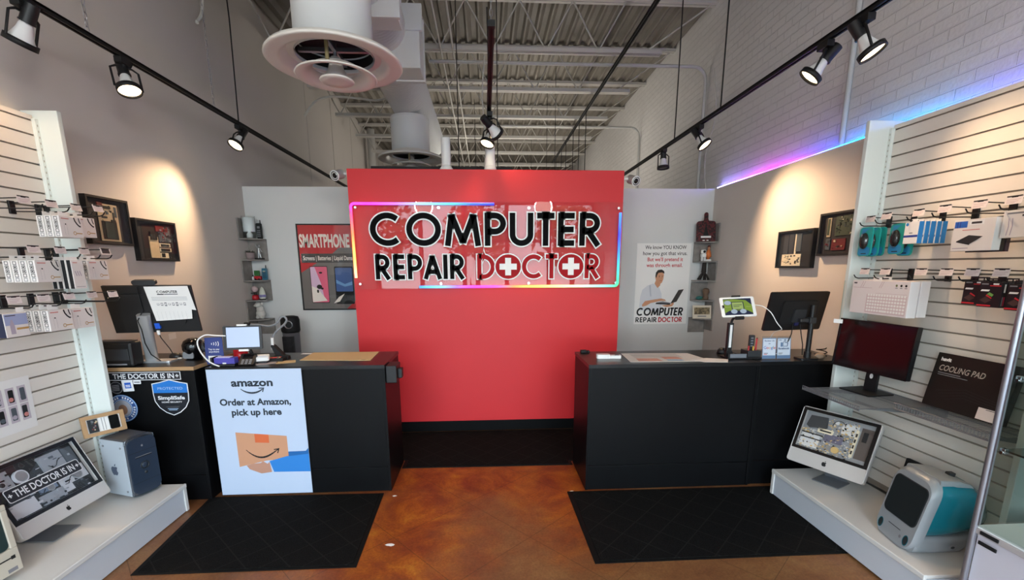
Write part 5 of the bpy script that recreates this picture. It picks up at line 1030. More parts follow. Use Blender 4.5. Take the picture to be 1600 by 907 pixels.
for i, (x0, lab) in enumerate(((2.055, 'review card with a red and blue search company name, left of the pair'), (2.168, 'review card with a thumbs-up sign, right of the pair'))):
    t = thing('review_card', lab, 'sign', (x0+.054, 3.20, ZR)); T = F((x0, 3.20, ZR+.001), (1, 0, 0), (0, .10, 1))
    m = MB(); m.prism(rrect(.109, .172, .002, 1, .0545, .086), .003, glass('card_acrylic', '#f0f4f6', 1.2), T); m.bb(.0, .109, -.002, .0, -.03, .03, MATS['card_acrylic'], T) if False else None; m.build('acrylic_holder', t)
    m = MB(); m.prism(rrect(.105, .155, .001, 1, .0545, .08), 0, BL2, T, .0034); m.rect(.006, .103, .028, .152, mat('review_card_white', '#c3ccd8', .5), T, .0038); m.build('card', t)
    if i == 0:
        m = MB(); m.text('Review Us', FBLUE, T, .0545, .132, .011, .075, 'C', .02, .0042); m.build('lettering', t)
        m = MB(); m.text('on', FBLUE, T, .0545, .112, .010, None, 'C', .02, .0042); m.build('lettering', t)
        m = MB(); x = .012; cols = [mat('print_blue', '#3f66b0', .5), REDINK, mat('print_amber', '#c9963a', .5), MATS['print_blue'], mat('print_green', '#4f8a57', .5), REDINK]
        for ch, c in zip('Google', cols): vs, _ = textmesh(ch, .01, 0.0); w_ = (max(p[0] for p in vs)-min(p[0] for p in vs))*.029; m = MB(); m.text(ch, c, T, x, .076, .021, None, 'L', .01, .0042); m.build('letter', t); x += w_+.0026
    else:
        m = MB(); m.text('Like', FBLUE, T, .024, .138, .009, None, 'C', .02, .0042); m.build('lettering', t)
        m = MB(); m.text('Us', FBLUE, T, .09, .138, .009, None, 'C', .02, .0042); m.build('lettering', t)
        m = MB(); m.rect(.028, .044, .092, .124, BL2, T, .0042); m.prism([(.046, .094), (.046, .122), (.054, .134), (.057, .148), (.064, .148), (.066, .138), (.064, .125), (.082, .125), (.086, .118), (.082, .094)], 0, FBLUE, T, .0042); m.prism([(.049, .097), (.049, .12), (.057, .132), (.060, .144), (.062, .137), (.060, .121), (.079, .121), (.078, .098)], 0, MATS['review_card_white'], T, .0046); m.build('thumb_mark', t)
        m = MB(); m.text('facebook', FBLUE, T, .0545, .072, .014, .086, 'C', .03, .0042); m.build('lettering', t)
    m = MB(); m.text('scan', GREYINK, T, .028, .044, .008, None, 'C', 0, .0042) if False else m.rect(.014, .046, .042, .047, GREYINK, T, .0042); m.rect(.014, .04, .034, .038, REDINK if i == 0 else GREYINK, T, .0042); m.build('small_print', t)
P = POSE((2.289, 3.212, 1.326), 7.3, 11.6)
t = thing('computer_monitor', 'black monitor seen from behind on a tall pole, right counter', 'monitor', (2.385, 3.24, ZR))
m = MB(); m.prism(rrect(.486, .292, .012, 4), .016, BLACK, P @ FRONT @ Matrix.Translation((0, 0, -.014))); m.prism(rrect(.30, .18, .02, 4, .02, -.01), .010, MATTE, P @ FRONT @ Matrix.Translation((0, 0, .002))); m.build('back_casing', t, .003)
m = MB(); m.bb(-.235, .235, .014, .017, -.137, .137, SCR_OFF, P); m.build('screen', t)
m = MB(); m.cyl((2.385, 3.17, ZR+.014), (2.385, 3.17, 1.375), .0175, BLACK); m.cyl((2.385, 3.17, ZR+.014), (2.385, 3.17, ZR+.06), .024, BLACK); m.build('pole', t)
m = MB(); m.prism(rrect(.14, .10, .02, 4, 2.385, 3.18), .013, BLACK, None, ZR+.0005); m.build('base', t, .002)
m = MB(); m.bb(2.36, 2.41, 3.15, 3.195, 1.24, 1.285, DKGRY); m.bb(2.30, 2.372, 3.165, 3.20, 1.25, 1.275, DKGRY); m.prism(rrect(.10, .10, .008, 3, .02, -.03), .012, DKGRY, P @ FRONT @ Matrix.Translation((0, 0, .012))); m.build('mount_arm', t, .004)
m = MB(); m.tube([tuple(P3(P, (-.02, -.025, -.09))), (2.25, 3.18, 1.16), (2.245, 3.20, 1.10)], .0035, MATTE, 6); m.build('cable', t); m = MB(); m.tube([tuple(P3(P, (.04, -.025, -.09))), (2.33, 3.18, 1.14), (2.35, 3.185, 1.08), (2.36, 3.19, 1.0)], .0035, MATTE, 6); m.build('cable', t); m = MB(); m.bb(.0, .03, -.022, -.01, -.105, -.08, mat('dark_blue_plug', '#23234f', .4), P); m.build('video_plug', t)
cable('charging_cable', 'white charging cable from the tablet passing behind the pole monitor', [(1.955, 3.20, 1.375), (1.99, 3.15, 1.37), (2.03, 3.11, 1.33), (2.075, 3.10, 1.26), (2.115, 3.10, 1.215), (2.15, 3.16, 1.195), (2.167, 3.27, 1.15), (2.18, 3.36, 1.0), (2.26, 3.37, .98), (2.32, 3.36, .977)], .0035, WHITE)
t = thing('cable_coil', 'tangle of black and tan cable lying by the monitor pole on the right counter', 'cable', (2.53, 3.22, ZR))
m = MB(); m.tube([(2.545+.05*math.cos(a*.7)*(1-.03*a), 3.24+.035*math.sin(a*.7), ZR+.008+.004*a) for a in range(18)], .0045, MATTE, 6); m.build('black_loops', t); m = MB(); blob(m, [(0, 0, .022, .038, .026, .022)], mat('tan_pouch', '#a38d78', .7), 2.50, 3.19, ZR); m.build('tan_bundle', t)

# ================================================================ shadow boxes with dismantled devices on the side walls
TANM = mat('bare_metal_tan', '#c7b391', .5, .0); GOLD = mat('bare_board_gold', '#b89a64', .45, .0); DARKB = mat('dark_component', '#1e2326', .5); SLATE = mat('slate_component', '#4c545c', .5); GREENB = mat('green_circuit', '#3d4a3a', .5); REDB = mat('red_circuit', '#6a2024', .5); CREAM = mat('cream_board', '#ded3b8', .5); GREYP = mat('grey_panel', '#3a3a3e', .4); NAVYB = mat('shadow_box_lining', '#16191f', .6)
def shadow_box(lab, T, w, h, items):
    o = T.translation; t = thing('shadow_box', lab, 'framed board', tuple(o))
    m = MB(); b_ = .016
    for a in ((-w/2, w/2, -h/2, -h/2+b_), (-w/2, w/2, h/2-b_, h/2), (-w/2, -w/2+b_, -h/2+b_, h/2-b_), (w/2-b_, w/2, -h/2+b_, h/2-b_)): m.bb(*a, 0, .04, BLACK, T)
    m.build('frame', t, .001)
    m = MB(); m.bb(-w/2+b_, w/2-b_, -h/2+b_, h/2-b_, .0005, .020, NAVYB, T); bk = m.build('backing', t)
    for nm, parts in items:
        m = MB()
        for (x0, x1, y0, y1, d, c) in parts: m.bb(x0*w, x1*w, y0*h, y1*h, .0202, .0202+d*.8, c, T)
        m.build(nm, bk)
    m = MB(); m.bb(-w/2+b_, w/2-b_, -h/2+b_, h/2-b_, .034, .036, MATS['poster_glass'], T); m.build('glazing', t)
    return t
rnd = random.Random(3)
def bits(x0, x1, y0, y1, n, cols, dm=.012):
    out = []
    for k in range(n):
        x = rnd.uniform(x0, x1); y = rnd.uniform(y0, y1); a = rnd.uniform(.01, .05); b_ = rnd.uniform(.01, .05); out.append((x, min(x+a, x1), y, min(y+b_, y1), rnd.uniform(.006, dm), rnd.choice(cols)))
    return out
shadow_box('black shadow box of a tan laptop shell, left wall nearest the slatwall', FL(XL+.0005, 3.449, 1.98), .365, .322, [('metal_shell', [(-.22, .25, -.42, .36, .004, TANM)]), ('battery', [(-.17, .18, -.38, .0, .008, DARKB), (-.10, .10, -.36, -.03, .010, mat('battery_green', '#2d3b38', .5))]), ('components', [(-.15, -.02, .06, .10, .008, DARKB), (.12, .15, -.02, .2, .008, DARKB), (.17, .22, .1, .32, .008, SLATE), (-.1, .08, .26, .32, .010, DARKB), (-.22, -.1, .25, .38, .009, REDB)]+bits(-.18, .12, .08, .33, 14, [DARKB, SLATE, CREAM])), ('bracket', [(-.14, -.06, .0, .03, .012, TANM), (.06, .16, -.02, .04, .012, DARKB)])])
shadow_box('black shadow box with a gold palm rest and circuit board, left wall beside the monitor', FL(XL+.0005, 3.905, 1.872), .452, .318, [('palm_rest', [(-.19, .03, -.42, .10, .005, TANM), (-.16, .0, .02, .22, .012, DARKB)]), ('circuit_board', [(.06, .36, -.02, .36, .005, SLATE), (.0, .3, .24, .38, .007, REDB)]+bits(.05, .36, -.02, .38, 40, [DARKB, SLATE, REDB, MIDGRY])), ('memory_module', [(.04, .32, -.14, -.05, .008, CREAM), (.07, .29, -.13, -.07, .010, DARKB)]), ('memory_module', [(.04, .33, -.26, -.17, .008, CREAM), (.06, .30, -.25, -.18, .010, DARKB)]), ('drive_plate', [(.04, .24, -.42, -.29, .008, CREAM), (.06, .15, -.40, -.30, .010, DARKB)])])
shadow_box('black shadow box of three grey panels above a cream board, right wall farther one', FR(XR-.0005, 3.85, 1.796), .450, .318, [('grey_panel', [(-.34, -.2, -.12, .42, .006, GREYP)]), ('grey_panel', [(-.18, -.04, -.12, .42, .006, GREYP)]), ('grey_panel', [(.02, .16, -.06, .40, .006, SLATE)]), ('cream_board', [(-.36, .18, -.44, -.13, .005, CREAM), (-.02, .02, -.13, .4, .004, CREAM)]+bits(-.34, .16, -.42, -.15, 26, [DARKB, GREYP, DARKB, TANM]))])
shadow_box('black shadow box of dark and red circuit boards, right wall half behind the display', FR(XR-.0005, 3.345, 1.893), .450, .322, [('dark_board', [(-.16, .40, -.05, .40, .005, GREENB)]+bits(-.15, .38, -.04, .40, 50, [DARKB, GREENB, SLATE, DARKB, CREAM])), ('green_strip', [(-.34, -.26, -.06, .38, .006, TANM), (-.33, -.28, -.02, .36, .008, GREENB)]), ('red_board', [(-.20, .10, -.38, -.12, .006, REDB)]+bits(-.19, .09, -.36, -.14, 14, [REDB, DARKB, TANM])), ('small_board', [(-.34, -.24, -.36, -.10, .006, SLATE)]+bits(-.34, -.24, -.36, -.10, 6, [REDB, DARKB])), ('small_board', [(.16, .36, -.40, -.12, .006, DARKB)])])
# ================================================================ peg hooks, tags and hanging goods
HOOKM = mat('black_hook_wire', '#0e0e10', .4); TAGM = mat('price_tag_paper', '#dccfcb', .5); TAGP = mat('price_tag_print', '#a9868c', .6); TAGK = mat('price_tag_dark', '#3a3336', .6)
def tagT(s, x, y, z): return F((x, y, z), (0, -s, 0) if s > 0 else (0, 1, 0), (s*.25, 0, 1))
def hook(s, y, z, length, lab, tagx=None, dark=False, arm2=True):
    """scanning hook on the slatwall: s=-1 left, +1 right; arms run towards the aisle"""
    x0 = s*2.5845; t = thing('display_hook', lab, 'display hook', (x0, y, z), group='black display hooks on the slatwalls')
    m = MB(); m.bb(x0-s*.012, x0, y-.016, y+.016, z-.035, z+.035, HOOKM); m.build('back_plate', t, .002)
    xe = x0-s*length
    m = MB(); m.tube([(x0-s*.01, y, z-.022), (xe+s*.03, y, z-.024), (xe+s*.012, y, z-.018), (xe, y, z-.002)], .0033, HOOKM, 7); m.build('product_arm', t)
    tx = tagx if tagx is not None else x0-s*(length-.07)
    m = MB(); m.tube([(x0-s*.01, y, z+.024), (tx+s*.006, y, z+.030), (tx, y, z+.036)], .0030, HOOKM, 7); m.tube([(tx, y-.03, z+.036), (tx, y+.03, z+.036)], .0028, HOOKM, 6); m.build('tag_arm', t)
    T = F((tx-s*.004, y, z+.002), (0, -1, 0) if s > 0 else (0, 1, 0), (s*.20, 0, 1))
    m = MB(); m.prism(rrect(.070, .040, .002, 2, 0, .018), .0015, TAGM, T); pt = m.build('price_tag', t)
    m = MB()
    if dark: m.rect(-.028, .028, .004, .032, TAGK, T, .0019)
    else:
        m.rect(-.012, .014, .028, .032, TAGK, T, .0019); m.rect(-.028, .028, .018, .0195, TAGP, T, .0019); m.rect(-.028, .02, .010, .0115, TAGP, T, .0019); m.rect(-.028, .008, .004, .0055, TAGP, T, .0019)
    m.build('tag_print', pt)
    return t
YL = [2.575, 2.727, 2.88]
rown = ['top', 'middle', 'bottom']
posn = {2.42: 'fifth from the end panel', 2.575: 'fourth from the end panel', 2.727: 'third from the end panel', 2.88: 'second from the end panel'}
for r_, z in enumerate((1.985, 1.737, 1.482)):
    for y in ([2.42]+YL if r_ == 2 else YL):
        hook(-1, y, z, .305 if not (r_ == 1 and y == 2.727) else .32, 'black display hook on left slatwall, %s row, %s' % (rown[r_], posn[y]), -2.37)
for r_, z in enumerate((1.985, 1.737, 1.482)):
    hook(-1, 2.932, z, .33, 'black display hook on the left slatwall edge, %s row, beside the end panel%s' % (rown[r_], ', dark tag' if r_ == 1 else ''), -2.29, dark=(r_ == 1))
# ---- product builders (the front faces the aisle)
PKW = mat('package_white', '#dcd6d2', .45); PKS = mat('package_spine_white', '#e4e2e0', .45); PKG = mat('package_gold', '#b08a4e', .5); PKR = mat('package_rose', '#c47f78', .5)
def cable_box(s, xf, y, zt, lab, w=.138, h=.112, th=.036, group='white boxed cables hanging on the left slatwall'):
    """white hanging box with five tick squares down its side"""
    t = thing('boxed_cable', lab, 'boxed cable', (xf, y, zt-h), group=group); x1 = xf+s*th
    m = MB(); m.bb(xf, x1, y-w/2, y+w/2, zt-h, zt, PKW); ct = m.build('carton', t, .0015)
    m = MB(); m.bb(x1-s*.002, x1-s*.001, y-.03, y+.03, zt, zt+.026, PKS); m.build('hang_tab', t)
    TS_ = F((min(xf, x1), y-w/2-.0006, zt-h), (1, 0, 0), (0, 0, 1)); m = MB()
    for k in range(5):
        cx_ = th/2; cz_ = h*.12+k*h*.19; a = .0075
        m.ribbon([(cx_-a, cz_-a), (cx_+a, cz_-a), (cx_+a, cz_+a), (cx_-a, cz_+a)], .0028, INK if k else GREYINK, TS_, 0, True)
        if k in (2, 3): m.rect(cx_-a*.5, cx_+a*.5, cz_-a*.5, cz_+a*.5, INK, TS_, .0004)
    m.build('spine_print', ct)
    TF = F((xf-s*.0006, y, zt-h), (0, -1, 0) if s > 0 else (0, 1, 0), (0, 0, 1)); m = MB()
    m.rect(-w*.42, -w*.08, h*.86, h*.91, PKR, TF); m.rect(-w*.33, -w*.325, h*.12, h*.66, GREYINK, TF); m.rect(-w*.21, -w*.205, h*.12, h*.62, GREYINK, TF)
    m.ell(-w*.26, h*.62, .004, .004, INK, TF, .0003, 12)
    arcp = [(w*.16+.055*math.sin(R(a))*.9-.0, h*.98-.055*(1-math.cos(R(a)))) for a in range(0, 100, 12)]
    m.ribbon([(w*.15, h*.97), (w*.19, h*.80), (w*.27, h*.66), (w*.36, h*.57), (w*.42, h*.56)], .008, INK, TF, .0003); m.ribbon([(w*.36, h*.97), (w*.38, h*.82), (w*.42, h*.70)], .006, INK, TF, .0003)
    m.ribbon(arc(w*.10, h*.22, .0085, 0, 330, 11), .0035, PKG, TF, .0003, True); m.rect(w*.17, w*.44, h*.20, h*.245, PKG, TF)
    m.build('front_print', ct)
    return t
labn = ['first', 'second', 'third', 'fourth']
b0 = {}
def stack(y, xfront, n, zt, where):
    for k in range(n):
        lab = 'white cable box with tick squares, %s, %s' % (where, 'the only one' if n == 1 else ['frontmost', 'second from front', 'third from front', 'rearmost of four'][k])
        x = xfront-.0405*k
        if not b0: b0['o'] = cable_box(-1, 0, 0, 0, lab); o = b0['o']; o.location = (0, 0, 0)
        if n and 'done' in b0: o = dup(b0['o'], (x, y, zt-.112), lab)
        else: o = b0['o']; b0['done'] = 1; o.location = (x, y, zt-.112)
# the first box is authored at the origin, so its base sits at z=-h
stack(2.727, -2.285, 3, 1.936, 'top row left of the end panel')
stack(2.88, -2.335, 2, 1.948, 'top row over the end panel')
stack(2.575, -2.315, 4, 1.697, 'middle row left end')
stack(2.88, -2.305, 2, 1.702, 'middle row over the end panel')
stack(2.575, -2.300, 3, 1.438, 'bottom row left stack')
stack(2.727, -2.312, 1, 1.432, 'bottom row next to the end panel')
def dark_pack(xf, y, zt, lab, w=.075, h=.155, th=.026):
    t = thing('slim_package', lab, 'package', (xf, y, zt-h), group='tall slim packages in the middle row'); x1 = xf-th
    m = MB(); m.bb(x1, xf, y-w/2, y+w/2, zt-h, zt, PKW); m.build('carton', t, .001); m = MB(); m.rect(.003, th-.003, .0, h, MATTE, F((x1, y-w/2-.0006, zt-h), (1, 0, 0), (0, 0, 1))); m.build('dark_spine', t)
    TF = F((xf+.0006, y, zt-h), (0, 1, 0), (0, 0, 1)); m = MB(); m.rect(-.028, .0, h*.9, h*.93, PKR, TF)
    for k in range(3): m.ribbon([(-.014+.014*k, h*.45), (-.022+.014*k, h*.62)], .006, mat('package_lilac', '#aaa0ad', .5), TF)
    m.rect(-.028, .028, h*.06, h*.075, GREYINK, TF); m.build('front_print', t)
    m = MB(); m.bb(xf-.014, xf-.013, y-.02, y+.02, zt, zt+.018, PKS); m.build('hang_tab', t)
for k in range(4): dark_pack(-2.262-.030*k, 2.69, 1.70, 'tall white package with black side, middle row, %s' % ['frontmost of four', 'second of four from the front', 'third of four from the front', 'rearmost of four'][k])
t = thing('cleaning_kit', 'white and blue boxed cleaning kit at the left end of the bottom row', 'boxed kit', (-2.31, 2.35, 1.325))
m = MB(); m.bb(-2.355, -2.31, 2.29, 2.405, 1.325, 1.442, PKW); m.build('carton', t, .0015)
m = MB(); TF = F((-2.3094, 2.3475, 1.325), (0, 1, 0), (0, 0, 1)); m.rect(-.055, .055, .058, .112, mat('kit_sky', '#98a2c4', .5), TF); m.prism([(-.035, .015), (-.012, .015), (-.012, .055), (-.02, .085), (-.027, .085), (-.035, .055)], 0, MATS['package_lilac'], TF, .0003); m.rect(-.005, .055, .034, .044, PKG, TF, .0003); m.rect(-.05, .0, .103, .107, TAGK, TF, .0003); m.build('front_print', t)
m = MB(); m.rect(.002, .043, .0, .117, mat('kit_navy', '#20243c', .5), F((-2.355, 2.2894, 1.325), (1, 0, 0), (0, 0, 1))); m.build('dark_spine', t)
m = MB(); m.bb(-2.334, -2.333, 2.38, 2.42, 1.442, 1.466, PKS); m.build('hang_tab', t)
# flyer with phone pictures on the left slatwall
t = thing('phone_flyer', 'white flyer with rows of phone pictures stuck on the left slatwall', 'flyer', (-2.583, 2.42, .77)); TF = F((-2.5835, 2.42, .77), (0, 1, 0), (0, 0, 1))
m = MB(); m.prism([(-.2, .0), (.2, .0), (.205, .295), (-.2, .295)], .0012, PAPER, TF); m.build('sheet', t)
m = MB(); rnd = random.Random(5)
for i in range(6):
    for j in range(2):
        x = -.165+.063*i; y = .165-.10*j; m.rect(x-.022, x+.024, y-.01, y+.085, mat('flyer_pale', '#b7adb6', .6), TF, .0018); m.prism(rrect(.028, .07, .006, 3, x+rnd.uniform(-.004, .004), y+.038), 0, [DARKB, MATTE, SLATE][(i+j) % 3], TF, .0022); m.ell(x, y+.02, .013, .012, [MATS['package_lilac'], SLATE, PKR][(i*2+j) % 3], TF, .0026, 12)
m.build('printed_phones', t)

# ================================================================ left platform: old computers
ZD = .2005
# tower computer wrapped in clear plastic corners
yaw = 70; nrm = Vector((math.sin(R(yaw)), -math.cos(R(yaw)), 0)); o_ = Vector((-2.222, 2.866, ZD)); Pt = POSE((o_.x, o_.y, ZD), yaw)   # local: x along the front, y back, z up
t = thing('tower_computer', 'blue-grey and silver tower computer with a fruit mark on its side, left platform', 'computer', tuple(o_))
TBL = mat('tower_blue_grey', '#243040', .3); TSIL = mat('tower_silver_side', '#aeb7c0', .35); TTOP = mat('tower_top_grey', '#46484d', .4); CLR = glass('clear_plastic_corner', '#e9eef2', 2.2, .05)
m = MB(); m.bb(-.088, .088, .012, .240, .012, .395, TTOP, Pt); m.build('chassis', t, .012, seg=3)
m = MB(); m.bb(-.092, -.088, .02, .236, .018, .388, TSIL, Pt); m.bb(.088, .092, .02, .236, .018, .388, TSIL, Pt); m.build('side_panel', t, .0015)
TFt = Pt @ FRONT; m = MB(); m.prism(rrect(.168, .372, .045, 6, 0, .206), .014, TBL, TFt, -.013, True); fp = m.build('front_panel', t, .003)
m = MB(); m.rect(-.084, .084, .300, .303, DARKB, TFt, .0014); m.build('panel_seam', fp); m = MB(); m.rect(-.084, .084, .098, .101, DARKB, TFt, .0014); m.build('panel_seam', fp)
m = MB(); m.rect(-.05, .05, .262, .268, MATTE, TFt, .0015); m.rect(-.05, .05, .268, .271, MIDGRY, TFt, .0015); m.build('disc_slot', fp)
m = MB(); m.lathe([(.020, 0), (.022, .003), (.026, .003), (.027, 0)], DARKB, 24, T=TFt @ Matrix.Translation((0, .205, .001))); m.lathe([(.0005, .003), (.018, .002), (.019, 0)], TBL, 24, T=TFt @ Matrix.Translation((0, .205, .001))); m.build('power_button', fp)
m = MB(); m.lathe([(.0005, .003), (.009, .002), (.010, 0)], DARKB, 18, T=TFt @ Matrix.Translation((0, .155, .001))); m.build('reset_button', fp)
m = MB(); apple(m, TFt, 0, .338, .018, MIDGRY, .0016); m.build('fruit_mark', t)
Ts = Pt @ F((-.0925, .0, 0), (0, -1, 0), (0, 0, 1)); m = MB(); apple(m, Ts, -.135, .19, .085, mat('mark_slate', '#4a5568', .3), .0004); m.build('fruit_mark', t, label='large slate fruit mark on the silver side')
for (x, z) in ((-.05, .345), (-.05, .05), (-.205, .345)):
    m = MB(); m.cyl(tuple(Ts @ Vector((x, z, -.001))), tuple(Ts @ Vector((x, z, .0025))), .007, MIDGRY, n=14); m.build('screw', t)
for z0, z1 in ((.378, .41), (0.001, .03)):
    m = MB(); pl = rrect(.19, .245, .05, 6, 0, .12); m.prism([(a, b_) for a, b_ in pl], z1-z0, CLR, Pt, z0, True) if False else None
    for y in (.02, .222):
        zc = (z0+z1)/2; m.tube([tuple(Pt @ Vector((-.088, y, .36 if z0 > .1 else .04))), tuple(Pt @ Vector((-.080, y-.004, zc))), tuple(Pt @ Vector((-.05, y-.008, z1-.007 if z0 > .1 else z0+.008))), tuple(Pt @ Vector((.05, y-.008, z1-.007 if z0 > .1 else z0+.008))), tuple(Pt @ Vector((.080, y-.004, zc))), tuple(Pt @ Vector((.088, y, .36 if z0 > .1 else .04)))], .008, CLR, 10)
    m.build('handle' if z0 > .1 else 'foot', t, label='clear plastic corner handle' if z0 > .1 else 'clear plastic corner foot'); m = MB()
# kraft display frame with two phones, leaning on the tower
Pb = POSE((-2.452, 2.893, ZD+.412+.067), 56.3, -9)
t = thing('phone_display_box', 'kraft cardboard frame showing two phones, standing on the tower computer', 'display box', tuple(P3(Pb, (0, 0, -.067)))); KR = mat('kraft_card', '#a98762', .8)
m = MB(); w_, h_ = .216, .134; e = .022
for a in ((-w_/2, w_/2, -h_/2, -h_/2+e), (-w_/2, w_/2, h_/2-e, h_/2), (-w_/2, -w_/2+e, -h_/2+e, h_/2-e), (w_/2-e, w_/2, -h_/2+e, h_/2-e)): m.bb(a[0], a[1], -.012, .012, a[2], a[3], KR, Pb)
m.build('frame', t, .001)
m = MB(); m.bb(-w_/2+e, w_/2-e, .0, .010, -h_/2+e, h_/2-e, WHITE, Pb); m.build('white_insert', t)
m = MB(); m.bb(-.078, -.030, -.008, -.0005, -.042, .042, DARKB, Pb); rnd = random.Random(2)
for k in range(16):
    x = rnd.uniform(-.075, -.038); z = rnd.uniform(-.04, .034); m.bb(x, x+rnd.uniform(.004, .01), -.0095, -.008, z, z+rnd.uniform(.004, .01), rnd.choice([REDB, SLATE, TANM, MIDGRY]), Pb)
m.build('opened_phone', t); m = MB(); m.prism(rrect(.05, .088, .008, 4, .052, 0), .007, GLOSS, Pb @ FRONT, .001); m.build('black_phone', t)
m = MB(); m.bb(-.008, -.006, -.002, .0, -.04, .04, GREYINK, Pb); m.bb(.006, .008, -.002, .0, -.04, .04, GREYINK, Pb); m.build('divider', t)

def imac(P, w, h, chin, lab, foot_yaw, foot_c, loc, draw, foot_w, foot_d, shell):
    t = thing('all_in_one_computer', lab, 'computer', loc)
    Q = P @ FRONT; m = MB(); ol = rrect(w, h, .018, 5); il = rrect(w-.008, h-.008, .015, 5); n = len(ol); m.prism(ol, .014, shell, Q, -.042, True)
    m.add([(a, b_, -.028) for a, b_ in ol]+[(a, b_, 0) for a, b_ in ol]+[(a, b_, 0) for a, b_ in il]+[(a, b_, -.028) for a, b_ in il], [(k+i*n, (k+1) % n+i*n, (k+1) % n+(i+1)*n, k+(i+1)*n) for i in range(3) for k in range(n)], shell, True, Q); m.build('shell', t)
    m = MB(); m.rect(-w/2+.004, w/2-.004, -h/2+.004, -h/2+chin, shell, Q, .0002); apple(m, Q, 0, -h/2+chin*.5, chin*.42, MATTE, .0010); m.build('chin', t, label='aluminium chin with a black fruit mark')
    m = MB(); y0, y1 = -h/2+chin, h/2-.006; b_ = .020; x0, x1 = -w/2+.006, w/2-.006
    for a in ((x0, x1, y0, y0+b_), (x0, x1, y1-b_, y1), (x0, x0+b_, y0+b_, y1-b_), (x1-b_, x1, y0+b_, y1-b_)): m.bb(a[0], a[1], a[2], a[3], -.003, .0005, BEZ, Q)
    m.build('bezel', t)
    draw(t, Q, x0+b_, x1-b_, y0+b_, y1-b_)
    m = MB(); m.rect(x0+b_, x1-b_, y0+b_, y1-b_, MATS['poster_glass'], Q, .0004); m.build('front_glass', t)
    fw = FT(foot_c[0], foot_c[1], foot_c[2], foot_yaw); m = MB(); m.prism(rrect(foot_w, foot_d, .004, 2), .005, mat('foot_aluminium', '#8a8d92', .35, .5), fw, .0003); m.build('foot_plate', t)
    top = P @ Vector((0, .03, -.02)); bk = fw @ Vector((0, foot_d/2-.01, .004)); m = MB(); xx = (fw.to_3x3() @ Vector((1, 0, 0)))*foot_w*.42
    m.add([bk-xx, bk+xx, top+xx, top-xx], [(0, 1, 2, 3)], MATS['foot_aluminium']); d = fw.to_3x3() @ Vector((0, .006, 0)); m.add([bk-xx+d, bk+xx+d, top+xx+d, top-xx+d], [(3, 2, 1, 0)], MATS['foot_aluminium']); m.build('stand_neck', t)
    return t
AL2 = mat('pale_aluminium', '#c6c4c2', .35, .3); PLATE = mat('inner_plate_silver', '#9aa0a6', .35, .5); PLATW = mat('inner_plate_white', '#b9bcc4', .4)
def drawL(t, Q, x0, x1, y0, y1):
    rnd = random.Random(12); W = x1-x0; H = y1-y0
    def X(u): return x0+W*u
    def Y(v): return y0+H*v
    m = MB(); m.rect(x0, x1, y0, y1, DARKB, Q, -.024); m.build('inner_tray', t)
    m = MB()
    for (a, b_, c, d, z, mm) in ((.02, .30, .02, .30, .010, PLATW), (.34, .62, .02, .22, .008, PLATE), (.55, .82, .55, .95, .010, PLATE), (.72, .97, .2, .5, .009, PLATW), (.04, .22, .62, .95, .006, PLATE), (.84, .97, .58, .93, .008, SLATE), (.38, .58, .26, .48, .010, mat('inner_blue_plate', '#6f8199', .4, .3)), (.62, .74, .06, .44, .006, PLATW)):
        m.bb(X(a), X(b_), Y(c), Y(d), -.024, -.024+z, mm, Q)
    for (cx_, cy_, r, mm) in ((.31, .74, .036, PLATW), (.50, .30, .020, PLATE), (.10, .72, .016, PLATW), (.84, .32, .030, PLATE), (.30, .42, .018, SLATE)):
        m.cyl(tuple(Q @ Vector((X(cx_), Y(cy_), -.024))), tuple(Q @ Vector((X(cx_), Y(cy_), -.010))), r, mm, n=22); m.cyl(tuple(Q @ Vector((X(cx_), Y(cy_), -.010))), tuple(Q @ Vector((X(cx_), Y(cy_), -.0085))), r*.8, DARKB if r < .02 else MIDGRY, n=20)
    m.build('metal_parts', t)
    m = MB()
    for k in range(60):
        u = rnd.random()*.94; v = rnd.random()*.92; m.bb(X(u), X(u+rnd.uniform(.01, .06)), Y(v), Y(v+rnd.uniform(.01, .05)), -.016, -.016+rnd.uniform(.002, .007), rnd.choice([PLATE, DARKB, MATTE, PLATW, SLATE, MATTE]), Q)
    for k in range(6):
        u = rnd.random()*.8; v = rnd.random()*.8; m.tube([tuple(Q @ Vector((X(u+.04*j), Y(v+.07*math.sin(j*1.3+k)), -.010))) for j in range(5)], .002, MATTE, 5)
    m.build('small_parts', t)
    m = MB(); Tq = Q @ Matrix.Translation(((x0+x1)/2-.012, (y0+y1)/2-.005, .0012)); m.prism(rrect(.415, .074, .012, 4), .0006, SIGNWHT, Tq); m.prism(rrect(.407, .066, .010, 4), 0, SIGNBLK, Tq, .0009); m.text('THE DOCTOR IS IN', SIGNWHT, Tq, 0, -.0185, .037, .335, 'C', .02, .0013)
    for x in (-.187, .187):
        m.prism([(x-.010, -.003), (x-.003, -.003), (x-.003, -.010), (x+.003, -.010), (x+.003, -.003), (x+.010, -.003), (x+.010, .003), (x+.003, .003), (x+.003, .010), (x-.003, .010), (x-.003, .003), (x-.010, .003)], 0, SIGNWHT, Tq, .0013)
    m.build('street_sign_sticker', t, label='black sticker reading THE DOCTOR IS IN across the screen')
P = POSE((-2.432, 2.469, .477), 88.5, -24.2)
imac(P, .526, .403, .082, 'silver all-in-one computer with a THE DOCTOR IS IN sticker, left platform', 88.5, (-2.435, 2.42, ZD), (-2.43, 2.42, ZD), drawL, .165, .17, AL2)
GLD = mat('gold_foil_parts', '#d0b276', .35, .2); SLV = mat('silver_foil_parts', '#d5d6d6', .35, .2)
